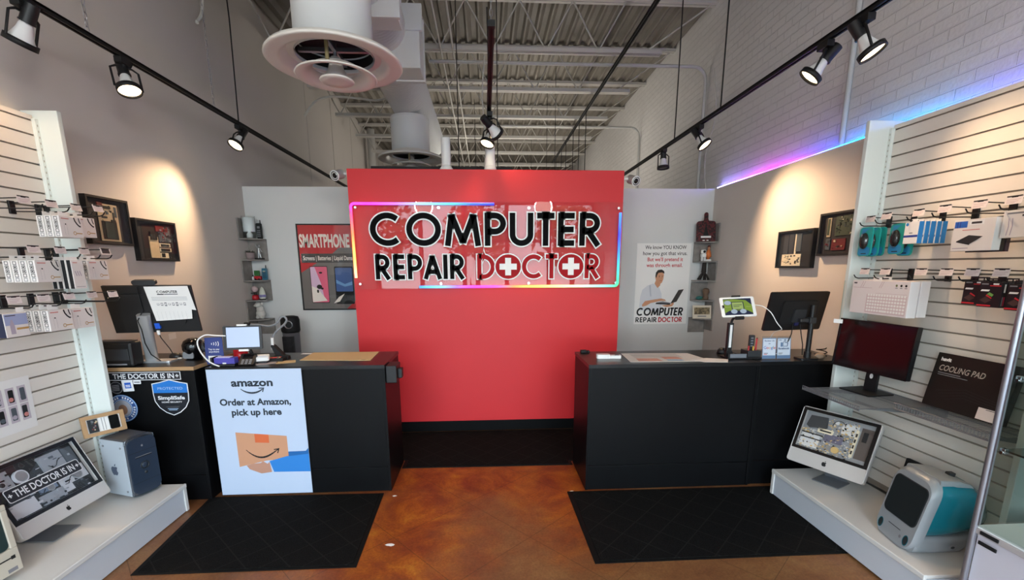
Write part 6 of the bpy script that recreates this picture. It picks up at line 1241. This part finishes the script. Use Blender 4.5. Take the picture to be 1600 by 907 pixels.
def drawR(t, Q, x0, x1, y0, y1):
    rnd = random.Random(21); W = x1-x0; H = y1-y0
    def X(u): return x0+W*u
    def Y(v): return y0+H*v
    m = MB(); m.rect(x0, x1, y0, y1, PLATE, Q, -.024); m.build('inner_tray', t)
    m = MB(); m.prism([(X(.05), Y(.62)), (X(.08), Y(.90)), (X(.33), Y(.93)), (X(.36), Y(.66)), (X(.30), Y(.58)), (X(.2), Y(.60)), (X(.1), Y(.56))], .012, mat('speaker_grey', '#34373a', .6), Q, -.024); m.build('drive_cover', t)
    m = MB()
    for (a, b_, c, d, z, mm) in ((.02, .30, .05, .42, .007, SLV), (.24, .46, .50, .62, .012, CREAM), (.36, .62, .32, .52, .010, mat('inner_purple_grey', '#6b6a7e', .4, .3)), (.56, .78, .62, .90, .006, SLV), (.76, .80, .10, .80, .011, CREAM), (.82, .98, .10, .90, .004, mat('brown_board', '#5c5450', .4, .3)), (.86, .92, .55, .80, .009, MATTE)): m.bb(X(a), X(b_), Y(c), Y(d), -.024, -.024+z, mm, Q)
    for k in range(4): m.bb(X(.768), X(.792), Y(.18+.15*k), Y(.27+.15*k), -.013, -.0125, MATTE, Q)
    for v in (.40, .27): m.bb(X(.02), X(.34), Y(v), Y(v+.03), -.0165, -.012, MATTE, Q)
    m.bb(X(.27), X(.44), Y(.54), Y(.58), -.012, -.0115, MATTE, Q)
    for (cx_, cy_, r, mm) in ((.56, .16, .022, GLD), (.48, .86, .012, SLV)): m.cyl(tuple(Q @ Vector((X(cx_), Y(cy_), -.024))), tuple(Q @ Vector((X(cx_), Y(cy_), -.010))), r, mm, n=22)
    m.tube([tuple(Q @ Vector((X(.52+.09*math.cos(R(a))), Y(.76+.16*math.sin(R(a))), -.010))) for a in range(20, 200, 18)], .002, MATTE, 5)
    m.build('main_parts', t)
    m = MB()
    for k in range(420):
        u = rnd.uniform(.0, .78); v = rnd.random()*.94
        if u < .36 and v > .55: continue
        q = Q @ Matrix.Translation((X(u), Y(v), -.018)) @ Matrix.Rotation(rnd.uniform(-.7, .7), 4, 'Z') @ Matrix.Rotation(rnd.uniform(-.5, .5), 4, 'X'); a = rnd.uniform(.002, .008); m.box((0, 0, 0), (a*1.6, a, rnd.uniform(.003, .010)), rnd.choice([GLD, SLV, SLV, GLD, DARKB, CREAM, GLD, MATTE, SLV]), q)
    m.build('small_parts', t)
P = POSE((2.28, 2.706, .503), -63.4, -22.9)
imac(P, .464, .398, .096, 'silver all-in-one computer showing its gold and silver insides, right platform', -63.4, (2.345, 2.745, ZD), (2.34, 2.75, ZD), drawR, .165, .16, AL2)

# cream compact computer at the lower left corner
BEI = mat('aged_beige_plastic', '#b9b1a2', .5); P = POSE((-2.265, 1.955, ZD+.02), 84, -4)
t = thing('compact_computer', 'beige compact computer with a small screen, cut by the lower left corner', 'computer', (-2.36, 1.95, ZD))
m = MB(); m.bb(-.122, .122, .012, .26, .01, .345, BEI, P); m.build('body', t, .012, seg=3); m = MB(); m.bb(-.11, .11, .02, .25, .0015, .02, BEI, P); m.build('base', t, .004)
Q = P @ FRONT; m = MB(); e = .026
for a in ((-.122, .122, .012, .13), (-.122, .122, .32, .345), (-.122, -.122+e, .13, .32), (.122-e, .122, .13, .32)): m.bb(a[0], a[1], a[2], a[3], -.014, .0, BEI, Q)
m.build('front_bezel', t, .003); m = MB(); m.prism(rrect(.19, .185, .02, 4, 0, .225), .004, mat('greenish_tube', '#2b3a3a', .12), Q, -.010); m.build('screen', t, .002)
m = MB(); m.rect(.0, .10, .085, .092, MATTE, Q, .0006); m.rect(.085, .103, .080, .097, MATTE, Q, .0009); m.build('disc_slot', t); m = MB(); m.rect(.06, .10, .022, .04, GREYINK, Q, .0006); m.build('port_cover', t)

# teal bubble computer on the right platform
TEAL = mat('translucent_teal', '#0d6f80', .18, coat=.4); G3W = mat('bubble_white', '#8d9398', .3); yaw = -100; P = POSE((2.158, 2.085, ZD), yaw) @ Matrix(((.88,0,0,0),(0,1,.20,0),(0,0,1,0),(0,0,0,1)))
t = thing('bubble_computer', 'teal and grey-white bubble-shaped computer on the right platform', 'computer', (2.32, 2.03, ZD))
def section(y, w, z0, z1, r, n=6): return [(px_, y, pz) for px_, pz in rrect(w, z1-z0, min(r, w/2-.002, (z1-z0)/2-.002), n, 0, (z0+z1)/2)]
def loft(mb, secs, m_, T, caps=(True, True)):
    n = len(secs[0]); v = [p for s_ in secs for p in s_]; f = []
    for i in range(len(secs)-1):
        for k in range(n):
            j = (k+1) % n; f.append((i*n+k, (i+1)*n+k, (i+1)*n+j, i*n+j))
    mb.add(v, f, m_, True, T)
    if caps[0]: mb.add(secs[0], [tuple(range(n))], m_, False, T)
    if caps[1]: mb.add(secs[-1], [tuple(reversed(range(n)))], m_, False, T)
def lean(y, z): return y+.16*max(0, z-.02)*0
m = MB(); loft(m, [section(.03, .318, .075, .395, .085), section(.10, .312, .075, .392, .09), section(.20, .28, .08, .376, .10), section(.295, .215, .09, .320, .09), section(.350, .145, .10, .25, .07)], TEAL, P); m.build('teal_shell', t, .002)
m = MB(); loft(m, [section(.02, .30, .004, .10, .03), section(.12, .29, .004, .095, .03), section(.26, .23, .004, .092, .03), section(.33, .15, .02, .09, .03)], G3W, P); m.build('base_shell', t)
m = MB(); loft(m, [section(.0, .29, .006, .375, .07), section(.012, .312, .002, .392, .08), section(.032, .322, .0, .399, .085), section(.040, .320, .0, .397, .085)], G3W, P, (True, False)); fb = m.build('front_bezel', t)
m = MB(); loft(m, [section(.03, .26, .36, .4015, .014), section(.12, .235, .355, .398, .014), section(.20, .19, .335, .374, .01), section(.25, .13, .31, .338, .01)], G3W, P); m.build('top_panel', t, .004)
m = MB(); m.bb(-.018, .018, .14, .17, .38, .404, DARKB, P); m.build('top_handle', t, .004)
Q = P @ FRONT; m = MB(); m.prism(rrect(.255, .205, .03, 5, 0, .238), .004, mat('bubble_screen', '#23282a', .1), Q, -.0005); m.build('screen', t, .002)
m = MB(); m.prism(rrect(.265, .215, .034, 5, 0, .238), .003, DKGRY, Q, -.002); m.build('screen_rim', t)
for x in (-.105, .105):
    m = MB(); m.ell(x, .055, .018, .026, DARKB, Q, .001, 20); m.ribbon([(x+.018*math.cos(R(a)), .055+.026*math.sin(R(a))) for a in range(0, 345, 15)], .004, TEAL, Q, .0016, True); m.build('speaker', fb)
m = MB(); m.rect(-.05, .05, .082, .086, DARKB, Q, .001); m.build('disc_slot', t); m = MB(); m.ell(.06, .055, .009, .009, GREYINK, Q, .001, 16); m.build('power_button', t)
Ts = P @ F((.140, .17, .05), (0, 1, 0), (0, 0, 1)); m = MB(); m.ell(.03, .0, .022, .017, MIDGRY, Ts, .001, 20); m.ell(.03, .0, .009, .007, DARKB, Ts, .0016, 14); m.build('side_port', t)
t = thing('black_tablet_box', 'thin black panel leaning against right slatwall behind the bubble computer', 'panel', (2.51, 2.33, ZD)); P = POSE((2.545, 2.335, ZD+.15), -90, -10); m = MB(); m.prism(rrect(.24, .30, .008, 3), .014, MATTE, P @ FRONT, -.007); m.build('body', t, .002); m = MB(); m.prism(rrect(.21, .27, .004, 3), .001, GLOSS, P @ FRONT, .0072); m.build('screen', t)

# ================================================================ right slatwall: wire shelves and what stands on them
WIRE = mat('zinc_wire', '#8d9095', .35, .7)
def wire_shelf(lab, xf, y0, y1, z, lip):
    t = thing('wire_shelf', lab, 'wire shelf', (2.58, (y0+y1)/2, z)); xb = 2.5835
    m = MB(); n = int((y1-y0)/.0125)
    for k in range(n+1):
        y = y0+(y1-y0)*k/n; m.tube([(xb, y, z-.004), (xf, y, z-.004)], .0016, WIRE, 4)
    m.build('deck_wires', t)
    m = MB()
    for x in (xf, xf+.1, (xf+xb)/2+.05, xb-.006): m.tube([(x, y0, z-.0075), (x, y1, z-.0075)], .003, WIRE, 6)
    m.build('long_rails', t)
    m = MB(); m.tube([(xf-.002, y0, z+lip), (xf-.002, y1, z+lip)], .003, WIRE, 6); m.tube([(xf-.002, y0, z-.012), (xf-.002, y1, z-.012)], .003, WIRE, 6)
    for k in range(int((y1-y0)/.016)+1): y = y0+.016*k; m.tube([(xf-.002, y, z-.012), (xf-.002, y, z+lip)], .0015, WIRE, 4)
    m.build('front_lip', t)
    for y in (y0+.03, y1-.03):
        m = MB(); m.prism([(0, 0), (xb-xf-.03, 0), (0, -.05)], .003, WIRE, F((xb, y, z-.012), (-1, 0, 0), (0, 0, 1))); m.bb(xb-.006, xb, y-.012, y+.012, z-.06, z+.02, WIRE); m.build('bracket', t)
    return t
wire_shelf('zinc wire shelf carrying the black screen on the right slatwall', 2.105, 2.335, 2.80, .86, .012)
wire_shelf('zinc wire shelf carrying the cooling pad box on the right slatwall', 2.30, 1.835, 2.325, .872, .022)
P = POSE((2.415, 2.665, 1.150), -84, -5)
t = thing('computer_monitor', 'black monitor with dark screen facing the aisle on the right wire shelf', 'monitor', (2.40, 2.66, .86))
Q = P @ FRONT; m = MB(); m.prism(rrect(.506, .318, .006, 3), .030, BLACK, Q, -.032); m.build('back_casing', t, .003)
m = MB(); w_, h_ = .506, .318; b_ = .010
for a in ((-w_/2, w_/2, -h_/2, -h_/2+.016), (-w_/2, w_/2, h_/2-b_, h_/2), (-w_/2, -w_/2+b_, -h_/2+.016, h_/2-b_), (w_/2-b_, w_/2, -h_/2+.016, h_/2-b_)): m.bb(a[0], a[1], a[2], a[3], -.002, .003, BEZ, Q)
m.build('bezel', t); m = MB(); m.rect(-w_/2+b_, w_/2-b_, -h_/2+.016, h_/2-b_, mat('dark_reddish_screen', '#150c0f', .12), Q, -.0015); m.build('screen', t)
nk = P3(P, (0, .045, -.05)); m = MB(); m.prism([(-.04, .004), (.04, .004), (.037, .20), (-.037, .20)], .018, BLACK, F((2.455, 2.67, .862), (math.cos(R(-84)), math.sin(R(-84)), 0), (0.05, 0, 1)), -.01); m.build('stand_neck', t, .003)
m = MB(); Tn = F((2.455, 2.67, .862), (math.cos(R(-84)), math.sin(R(-84)), 0), (0.05, 0, 1)); m.ell(0, .10, .012, .016, WHITE, Tn, .0086, 18); m.build('cable_hole', t, label='pale oval cable hole in the neck')
m = MB(); m.prism(rrect(.215, .185, .008, 3), .008, BLACK, FT(2.42, 2.66, .8615, -84)); m.build('stand_base', t, .002)
t = thing('cooling_pad_box', 'flat black box printed COOLING PAD leaning on the right slatwall', 'box', (2.50, 2.15, .873)); P = POSE((2.533, 2.155, 1.026), -90, -10); Q = P @ FRONT
m = MB(); m.prism(rrect(.40, .30, .003, 2), .036, mat('black_carton', '#15120f', .45), Q, -.018); m.build('carton', t, .001)
m = MB(); m.text('COOLING PAD', mat('carton_silver_print', '#a79f95', .4), Q, -.170, .055, .030, .235, 'L', .01, .0186, .2); m.build('lettering', t)
m = MB(); m.text('havit', WHITE, Q, -.175, .108, .018, .055, 'L', .04, .0186); m.build('brand_mark', t)
m = MB(); m.rect(-.170, -.05, .040, .044, MIDGRY, Q, .0186); m.rect(-.168, -.01, .030, .033, MIDGRY, Q, .0186)
for k in range(4): m.ribbon([(-.15+.02*k, -.06-.012*k), (.0, -.02-.015*k), (.16, -.045-.012*k)], .002, DKGRY, Q, .0186)
m.build('print', t); m = MB(); m.rect(.085, .19, -.145, -.085, TAGM, Q, .0188); m.rect(.12, .17, -.092, -.089, TAGK, Q, .0191); m.build('price_label', t)

# ---- right hooks and goods
for y, l in ((2.855, .20), (2.685, .25), (2.51, .22), (2.335, .25), (2.165, .25), (2.02, .25)):
    hook(1, y, 1.925, l, 'black display hook on right slatwall, top row, %s' % {2.855: 'nearest the end panel', 2.685: 'second from the end panel', 2.51: 'third from the end panel', 2.335: 'fourth from the end panel', 2.165: 'fifth from the end panel', 2.02: 'sixth from the end panel'}[y])
for y, l in ((2.795, .24), (2.645, .24), (2.417, .24), (2.277, .24), (2.148, .24), (2.02, .24)):
    hook(1, y, 1.600, l, 'black display hook on right slatwall, lower row, %s' % {2.795: 'nearest the end panel', 2.645: 'second from the end panel', 2.417: 'third from the end panel', 2.277: 'fourth from the end panel', 2.148: 'fifth from the end panel', 2.02: 'sixth from the end panel'}[y])
TEALP = mat('teal_blister_card', '#1f9a94', .4); TEALB = mat('blue_blister_card', '#2a86b8', .4); BLI = glass('blister_plastic', '#eef5f5', 1.6, .04)
def mouse_pack(xf, y, zt, lab):
    w, h = .098, .178; t = thing('mouse_pack', lab, 'packaged mouse', (xf, y, zt-h), group='teal mouse packs on the right slatwall'); T = F((xf+.0, y, zt-h), (0, -1, 0), (0, 0, 1))
    m = MB(); m.prism(rrect(w, h, .022, 5, 0, h/2), .010, TEALP, T, -.010); m.build('card', t, .001)
    m = MB(); m.prism(rrect(w*.9, .05, .018, 4, 0, .03), 0, TEALB, T, .0006); m.prism([(-w*.4, h*.62), (w*.1, h*.9), (w*.35, h*.95), (-w*.3, h*.95)], 0, TEALB, T, .0006); m.rect(-.02, .02, .012, .018, SIGNBLK, T, .001); m.build('print', t)
    m = MB(); pr = [(max(.0005, math.sin(R(a))), math.cos(R(a))) for a in range(90, -1, -15)]; m.lathe(pr, MATTE, 22, T=T @ Matrix.Translation((-.004, h*.52, .001)) @ Matrix.Diagonal((.030, .050, .024, 1))); m.build('mouse', t)
    m = MB(); m.bb(-.0085, -.0055, h*.66, h*.75, .018, .0235, MIDGRY, T); m.build('scroll_wheel', t)
    m = MB(); m.lathe(pr, BLI, 22, T=T @ Matrix.Translation((-.004, h*.52, .001)) @ Matrix.Diagonal((.036, .058, .030, 1))); m.build('blister', t)
mouse_pack(2.420, 2.835, 1.893, 'teal mouse pack, frontmost beside the right end panel')
mouse_pack(2.462, 2.828, 1.890, 'teal mouse pack, second behind the frontmost, by the right end panel')
mouse_pack(2.505, 2.835, 1.893, 'teal mouse pack, rearmost of three by the right end panel')
mouse_pack(2.475, 2.672, 1.900, 'teal mouse pack, front one of the second hook from the right end panel')
mouse_pack(2.522, 2.660, 1.890, 'teal mouse pack, rear one of the second hook from the right end panel')
BLUP = mat('box_bright_blue', '#1f7bbd', .45); BLUD = mat('box_dark_blue', '#2c3f8c', .5)
for k in range(5):
    x = 2.392+.034*k; y = 2.495; w, h, th = .085, .118, .030
    t = thing('adapter_box', 'white adapter box with bright blue side, top row, %s of five' % ['frontmost', 'second from front', 'third from front', 'fourth from front', 'rearmost'][k], 'boxed adapter', (x, y, 1.775), group='blue-sided adapter boxes on the right slatwall')
    m = MB(); m.bb(x, x+th, y-w/2, y+w/2, 1.775, 1.775+h, PKS); m.build('carton', t, .001)
    m = MB(); m.rect(.003 if k % 2 else 0, th-.002, 0, h, BLUP, F((x, y-w/2-.0006, 1.775), (1, 0, 0), (0, 0, 1))); m.build('blue_spine', t)
    TF = F((x-.0006, y, 1.775), (0, -1, 0), (0, 0, 1)); m = MB(); m.rect(-w/2, w/2, .034, .046, BLUD, TF); m.build('blue_band', t); m = MB(); m.ell(-.028, .105, .009, .009, BLUP, TF, .0004, 14); m.build('round_logo', t); m = MB(); m.rect(-.01, .01, .055, .06, GREYINK, TF, .0004); m.build('front_print', t)
    m = MB(); m.bb(x+.012, x+.013, y-.018, y+.018, 1.775+h, 1.775+h+.016, PKS); m.build('hang_tab', t)
t = thing('drive_box', 'white boxed disc drive with a dark flat drive pictured, top row', 'boxed drive', (2.35, 2.115, 1.72)); y, w, h = 2.125, .19, .150
m = MB(); m.bb(2.35, 2.392, y-w/2, y+w/2, 1.722, 1.722+h, PKW); m.build('carton', t, .0015); TF = F((2.3494, y, 1.722), (0, -1, 0), (0, 0, 1))
m = MB(); m.rect(-.09, -.03, .112, .142, mat('drive_blue', '#2c62b4', .5), TF); m.rect(-.078, -.074, .112, .142, BLUD, TF, .0004); m.rect(-.066, -.062, .112, .142, BLUD, TF, .0004); m.build('blue_mark', t); m = MB(); m.rect(-.02, .045, .122, .142, WHITE, TF); m.rect(-.012, .035, .127, .137, TAGK, TF, .0004); m.build('barcode', t); m = MB(); m.rect(-.05, .03, .098, .102, PKR, TF); m.rect(-.085, -.01, .012, .016, MATS['package_lilac'], TF); m.build('front_print', t)
m = MB(); m.prism([(-.07, .048), (-.015, .075), (.05, .066), (-.005, .032)], 0, DKGRY, TF, .0006); m.prism([(-.07, .048), (-.005, .032), (-.005, .028), (-.07, .044)], 0, MATTE, TF, .0006); m.build('printed_drive', t)
m = MB(); m.rect(.0, .042, 0, h, MATTE, F((2.35, y-w/2-.0006, 1.722), (1, 0, 0), (0, 0, 1))) if False else m.rect(.004, .038, .01, .14, PKW, F((2.35, y-w/2-.0006, 1.722), (1, 0, 0), (0, 0, 1))); m.build('spine', t)
for k, (c, lab) in enumerate(((mat('case_black', '#1c1c1e', .4), 'slim black-sided case hanging behind the boxed disc drive, front one'), (mat('case_plum', '#3c2a30', .4), 'slim plum-sided case hanging behind the boxed disc drive, rear one'))):
    x = 2.400+.026*k; t = thing('drive_case', lab, 'package', (x, 2.11, 1.72)); m = MB(); m.bb(x, x+.018, 2.035, 2.19, 1.716, 1.878, c); m.build('sleeve', t, .001); m = MB(); m.bb(x+.018, x+.0225, 2.04, 2.185, 1.718, 1.874, PKS); m.build('insert', t)
t = thing('cable_pack', 'white cable pack with two pale wires shown, top row near the display case', 'packaged cable', (2.37, 1.97, 1.77)); y = 1.965
m = MB(); m.bb(2.368, 2.40, y-.055, y+.055, 1.775, 1.895, PKW); m.build('carton', t, .0015); TF = F((2.3674, y, 1.775), (0, -1, 0), (0, 0, 1)); m = MB(); m.rect(-.04, .04, .103, .110, GREYINK, TF); m.rect(.02, .042, .09, .098, TAGK, TF)
for x in (-.03, -.015): m.ribbon([(x, .01), (x+.004, .05), (x, .085)], .004, MATS['package_lilac'], TF)
m.build('front_print', t)
for k in range(2):
    x = 2.352+.062*k; t = thing('keyboard_box', ['white keyboard box with printed keys, front one of two on lower row', 'white keyboard box, mostly hidden rear one on lower row'][k], 'boxed keyboard', (x, 2.60, 1.365)); y = 2.602-.0*k; w, h = .40, .202; z0 = 1.362+.003*k
    m = MB(); m.bb(x, x+.056, y-w/2, y+w/2, z0, z0+h, mat('keyboard_carton', '#dbd3d3', .45)); m.build('carton', t, .002); TF = F((x-.0006, y, z0), (0, -1, 0), (0, 0, 1))
    if k == 0:
        m = MB(); m.prism(rrect(.272, .112, .004, 2, .055, .066), 0, mat('printed_keyboard_base', '#cbb6b8', .5), TF)
        for r_ in range(6):
            n = 14
            for c_ in range(n):
                if r_ == 0 and 4 < c_ < 8: continue
                x_ = -.073+.0188*c_; y_ = .018+.0185*r_; m.rect(x_, x_+.0145, y_, y_+.0128, PKS, TF, .0004)
            if r_ == 0: m.rect(-.073+.0188*5, -.073+.0188*8-.004, .018, .0308, PKS, TF, .0004)
        m.build('printed_keyboard', t)
        m = MB(); m.rect(-.188, -.165, .182, .190, TAGK, TF); m.rect(-.19, -.05, .158, .1595, TAGP, TF); m.rect(-.02, .19, .128, .1290, TAGP, TF)
        for q_ in range(3): m.ell(.115+.03*q_, .178, .007, .007, [mat('print_olive', '#6f7448', .5), INK, INK][q_], TF, .0003, 14); m.rect(.107+.03*q_, .123+.03*q_, .162, .166, GREYINK, TF)
        for x_ in (-.135, -.12, -.0, .012): m.ribbon([(x_, .160), (x_+.018, .198)], .002, TAGP, TF)
        m.build('print', t)
    m = MB(); m.bb(x+.027, x+.028, y+.02, y+.08, z0+h, z0+h+.02, PKS); m.build('hang_tab', t)
CART = mat('black_red_carton', '#17151a', .4); CRED = mat('carton_red', '#c02b33', .4)
def ssd_pack(x, y, lab, green, z0=1.462):
    w, h, th = .098, .118, .024; t = thing('storage_pack', lab, 'packaged drive', (x, y, z0), group='black and red storage drive packs on the right slatwall'); 
    m = MB(); m.bb(x, x+th, y-w/2, y+w/2, z0, z0+h, CART); m.build('carton', t, .001); TF = F((x-.0006, y, z0), (0, -1, 0), (0, 0, 1)); m = MB(); m.rect(-w/2, w*.12, .004, .011, CRED, TF); m.rect(-.005, .042, .098, .103, CRED, TF); m.rect(-.042, -.012, .105, .111, MIDGRY, TF); m.rect(.008, .032, .105, .112, WHITE, TF); m.prism([(-.042, .074), (-.006, .074), (-.002, .082), (-.038, .082)], 0, WHITE, TF)
    m.prism([(-.04, .032), (-.012, .018), (.012, .034), (-.015, .05)], 0, mat('printed_drive_brown', '#4a3330', .5), TF, .0003); m.prism([(-.016, .053), (.010, .04), (.012, .045), (-.012, .060)], 0, CRED, TF, .0005)
    if green: m.prism([(-.012, .060), (.012, .050), (.018, .060), (-.002, .070)], 0, mat('carton_green', '#6c9a4e', .5), TF, .0006)
    m.build('front_print', t); TSd = F((x, y-w/2-.0006, z0), (1, 0, 0), (0, 0, 1)); m = MB(); m.rect(.008, .016, .07, .108, WHITE, TSd); m.rect(.005, .010, .008, .05, MIDGRY, TSd); m.rect(.012, .019, .008, .05, mat('carton_crimson', '#a8213f', .4), TSd); m.build('spine_print', t)
    m = MB(); m.ribbon([(-.03, h), (-.03, h+.014), (.03, h+.014), (.03, h)], .006, CART, TF, -.010); m.build('hanger', t)
ssd_pack(2.405, 2.118, 'black storage drive pack with red stripe, front left of the lower row packs', False)
ssd_pack(2.431, 2.118, 'black storage drive pack just behind the front left one', False)
for k in range(4): ssd_pack(2.375+.026*k, 2.018-.002*k, 'black storage drive pack with a green patch, %s of the right four' % ['frontmost', 'second', 'third', 'rearmost'][k], k == 0, 1.458)
ssd_pack(2.37, 1.895, 'black storage drive pack partly cut by the right edge of the photo', False, 1.452)
# small card in a clear strip hanging at the end panel
t = thing('hanging_tag', 'small white tag hanging on a clear strip beside the right end panel', 'tag', (2.335, 2.86, 1.28)); m = MB(); m.prism(rrect(.052, .026, .002, 2), .0015, WHITE, F((2.336, 2.86, 1.294), (.5, -.87, 0), (0, 0, 1))); m.build('card', t); m = MB(); m.bb(2.345, 2.352, 2.864, 2.8655, 1.305, 1.56, MATS['blister_plastic']); m.build('clear_strip', t)

# ================================================================ glass display case at the right edge
t = thing('display_case', 'aluminium and glass display case with a white base at the right edge', 'display case', (2.33, 1.35, 0)); ALP = mat('satin_aluminium', '#9b9ca4', .3, .8); CGL = glass('case_glass', '#eef4f3', 1.2)
X0, X1, Y0, Y1 = 2.10, 2.55, .75, 1.66
m = MB(); m.bb(X0+.012, X1, Y0, Y1-.008, .01, .52, mat('case_white_panel', '#c4c2cc', .45)); m.build('base_cabinet', t, .002); m = MB(); m.bb(X0-.004, X1, Y0, Y1, .52, .545, mat('case_ledge', '#a9a3a3', .4)); m.bb(X0, X1, Y0, Y1, .545, .552, mat('case_deck_white', '#d8dcda', .35)); m.build('ledge', t, .002)
for (x, y) in ((X0, Y1), (X1, Y1), (X0, Y0), (X1, Y0)):
    m = MB(); m.cyl((x, y, 0), (x, y, 1.95), .0125, ALP, n=16); m.bb(x-.004, x+.004, y-.018, y+.004, 0.56, 1.95, ALP); m.build('corner_post', t)
for a, b_ in (((X0, Y0), (X0, Y1)), ((X0, Y1), (X1, Y1)), ((X1, Y0), (X1, Y1))):
    m = MB(); m.bb(min(a[0], b_[0])-.002, max(a[0], b_[0])+.002, min(a[1], b_[1])-.002, max(a[1], b_[1])+.002, .56, 1.94, CGL); m.build('glass_pane', t)
for z in (.905, 1.21):
    m = MB(); m.bb(X0+.02, X1-.01, Y0+.02, Y1-.02, z-.004, z+.004, glass('shelf_glass', '#9fb4b0', 2.5)); m.build('glass_shelf', t)
    m = MB(); m.cyl((X0+.005, Y1-.03, z-.008), (X0+.035, Y1-.03, z-.008), .007, CHROME, n=12); m.bb(X0+.01, X0+.03, Y1-.04, Y1-.02, z-.012, z+.010, CHROME); m.build('shelf_clip', t, .002)
for z in (.535, .49):
    m = MB(); m.bb(X0-.009, X0-.003, Y1-.10, Y1-.03, z-.008, z+.008, MATTE); m.build('hinge_cover', t, .002)
m = MB(); m.bb(X0-.012, X1+.012, Y0-.012, Y1+.012, 1.94, 1.97, ALP); m.build('top_frame', t, .003)
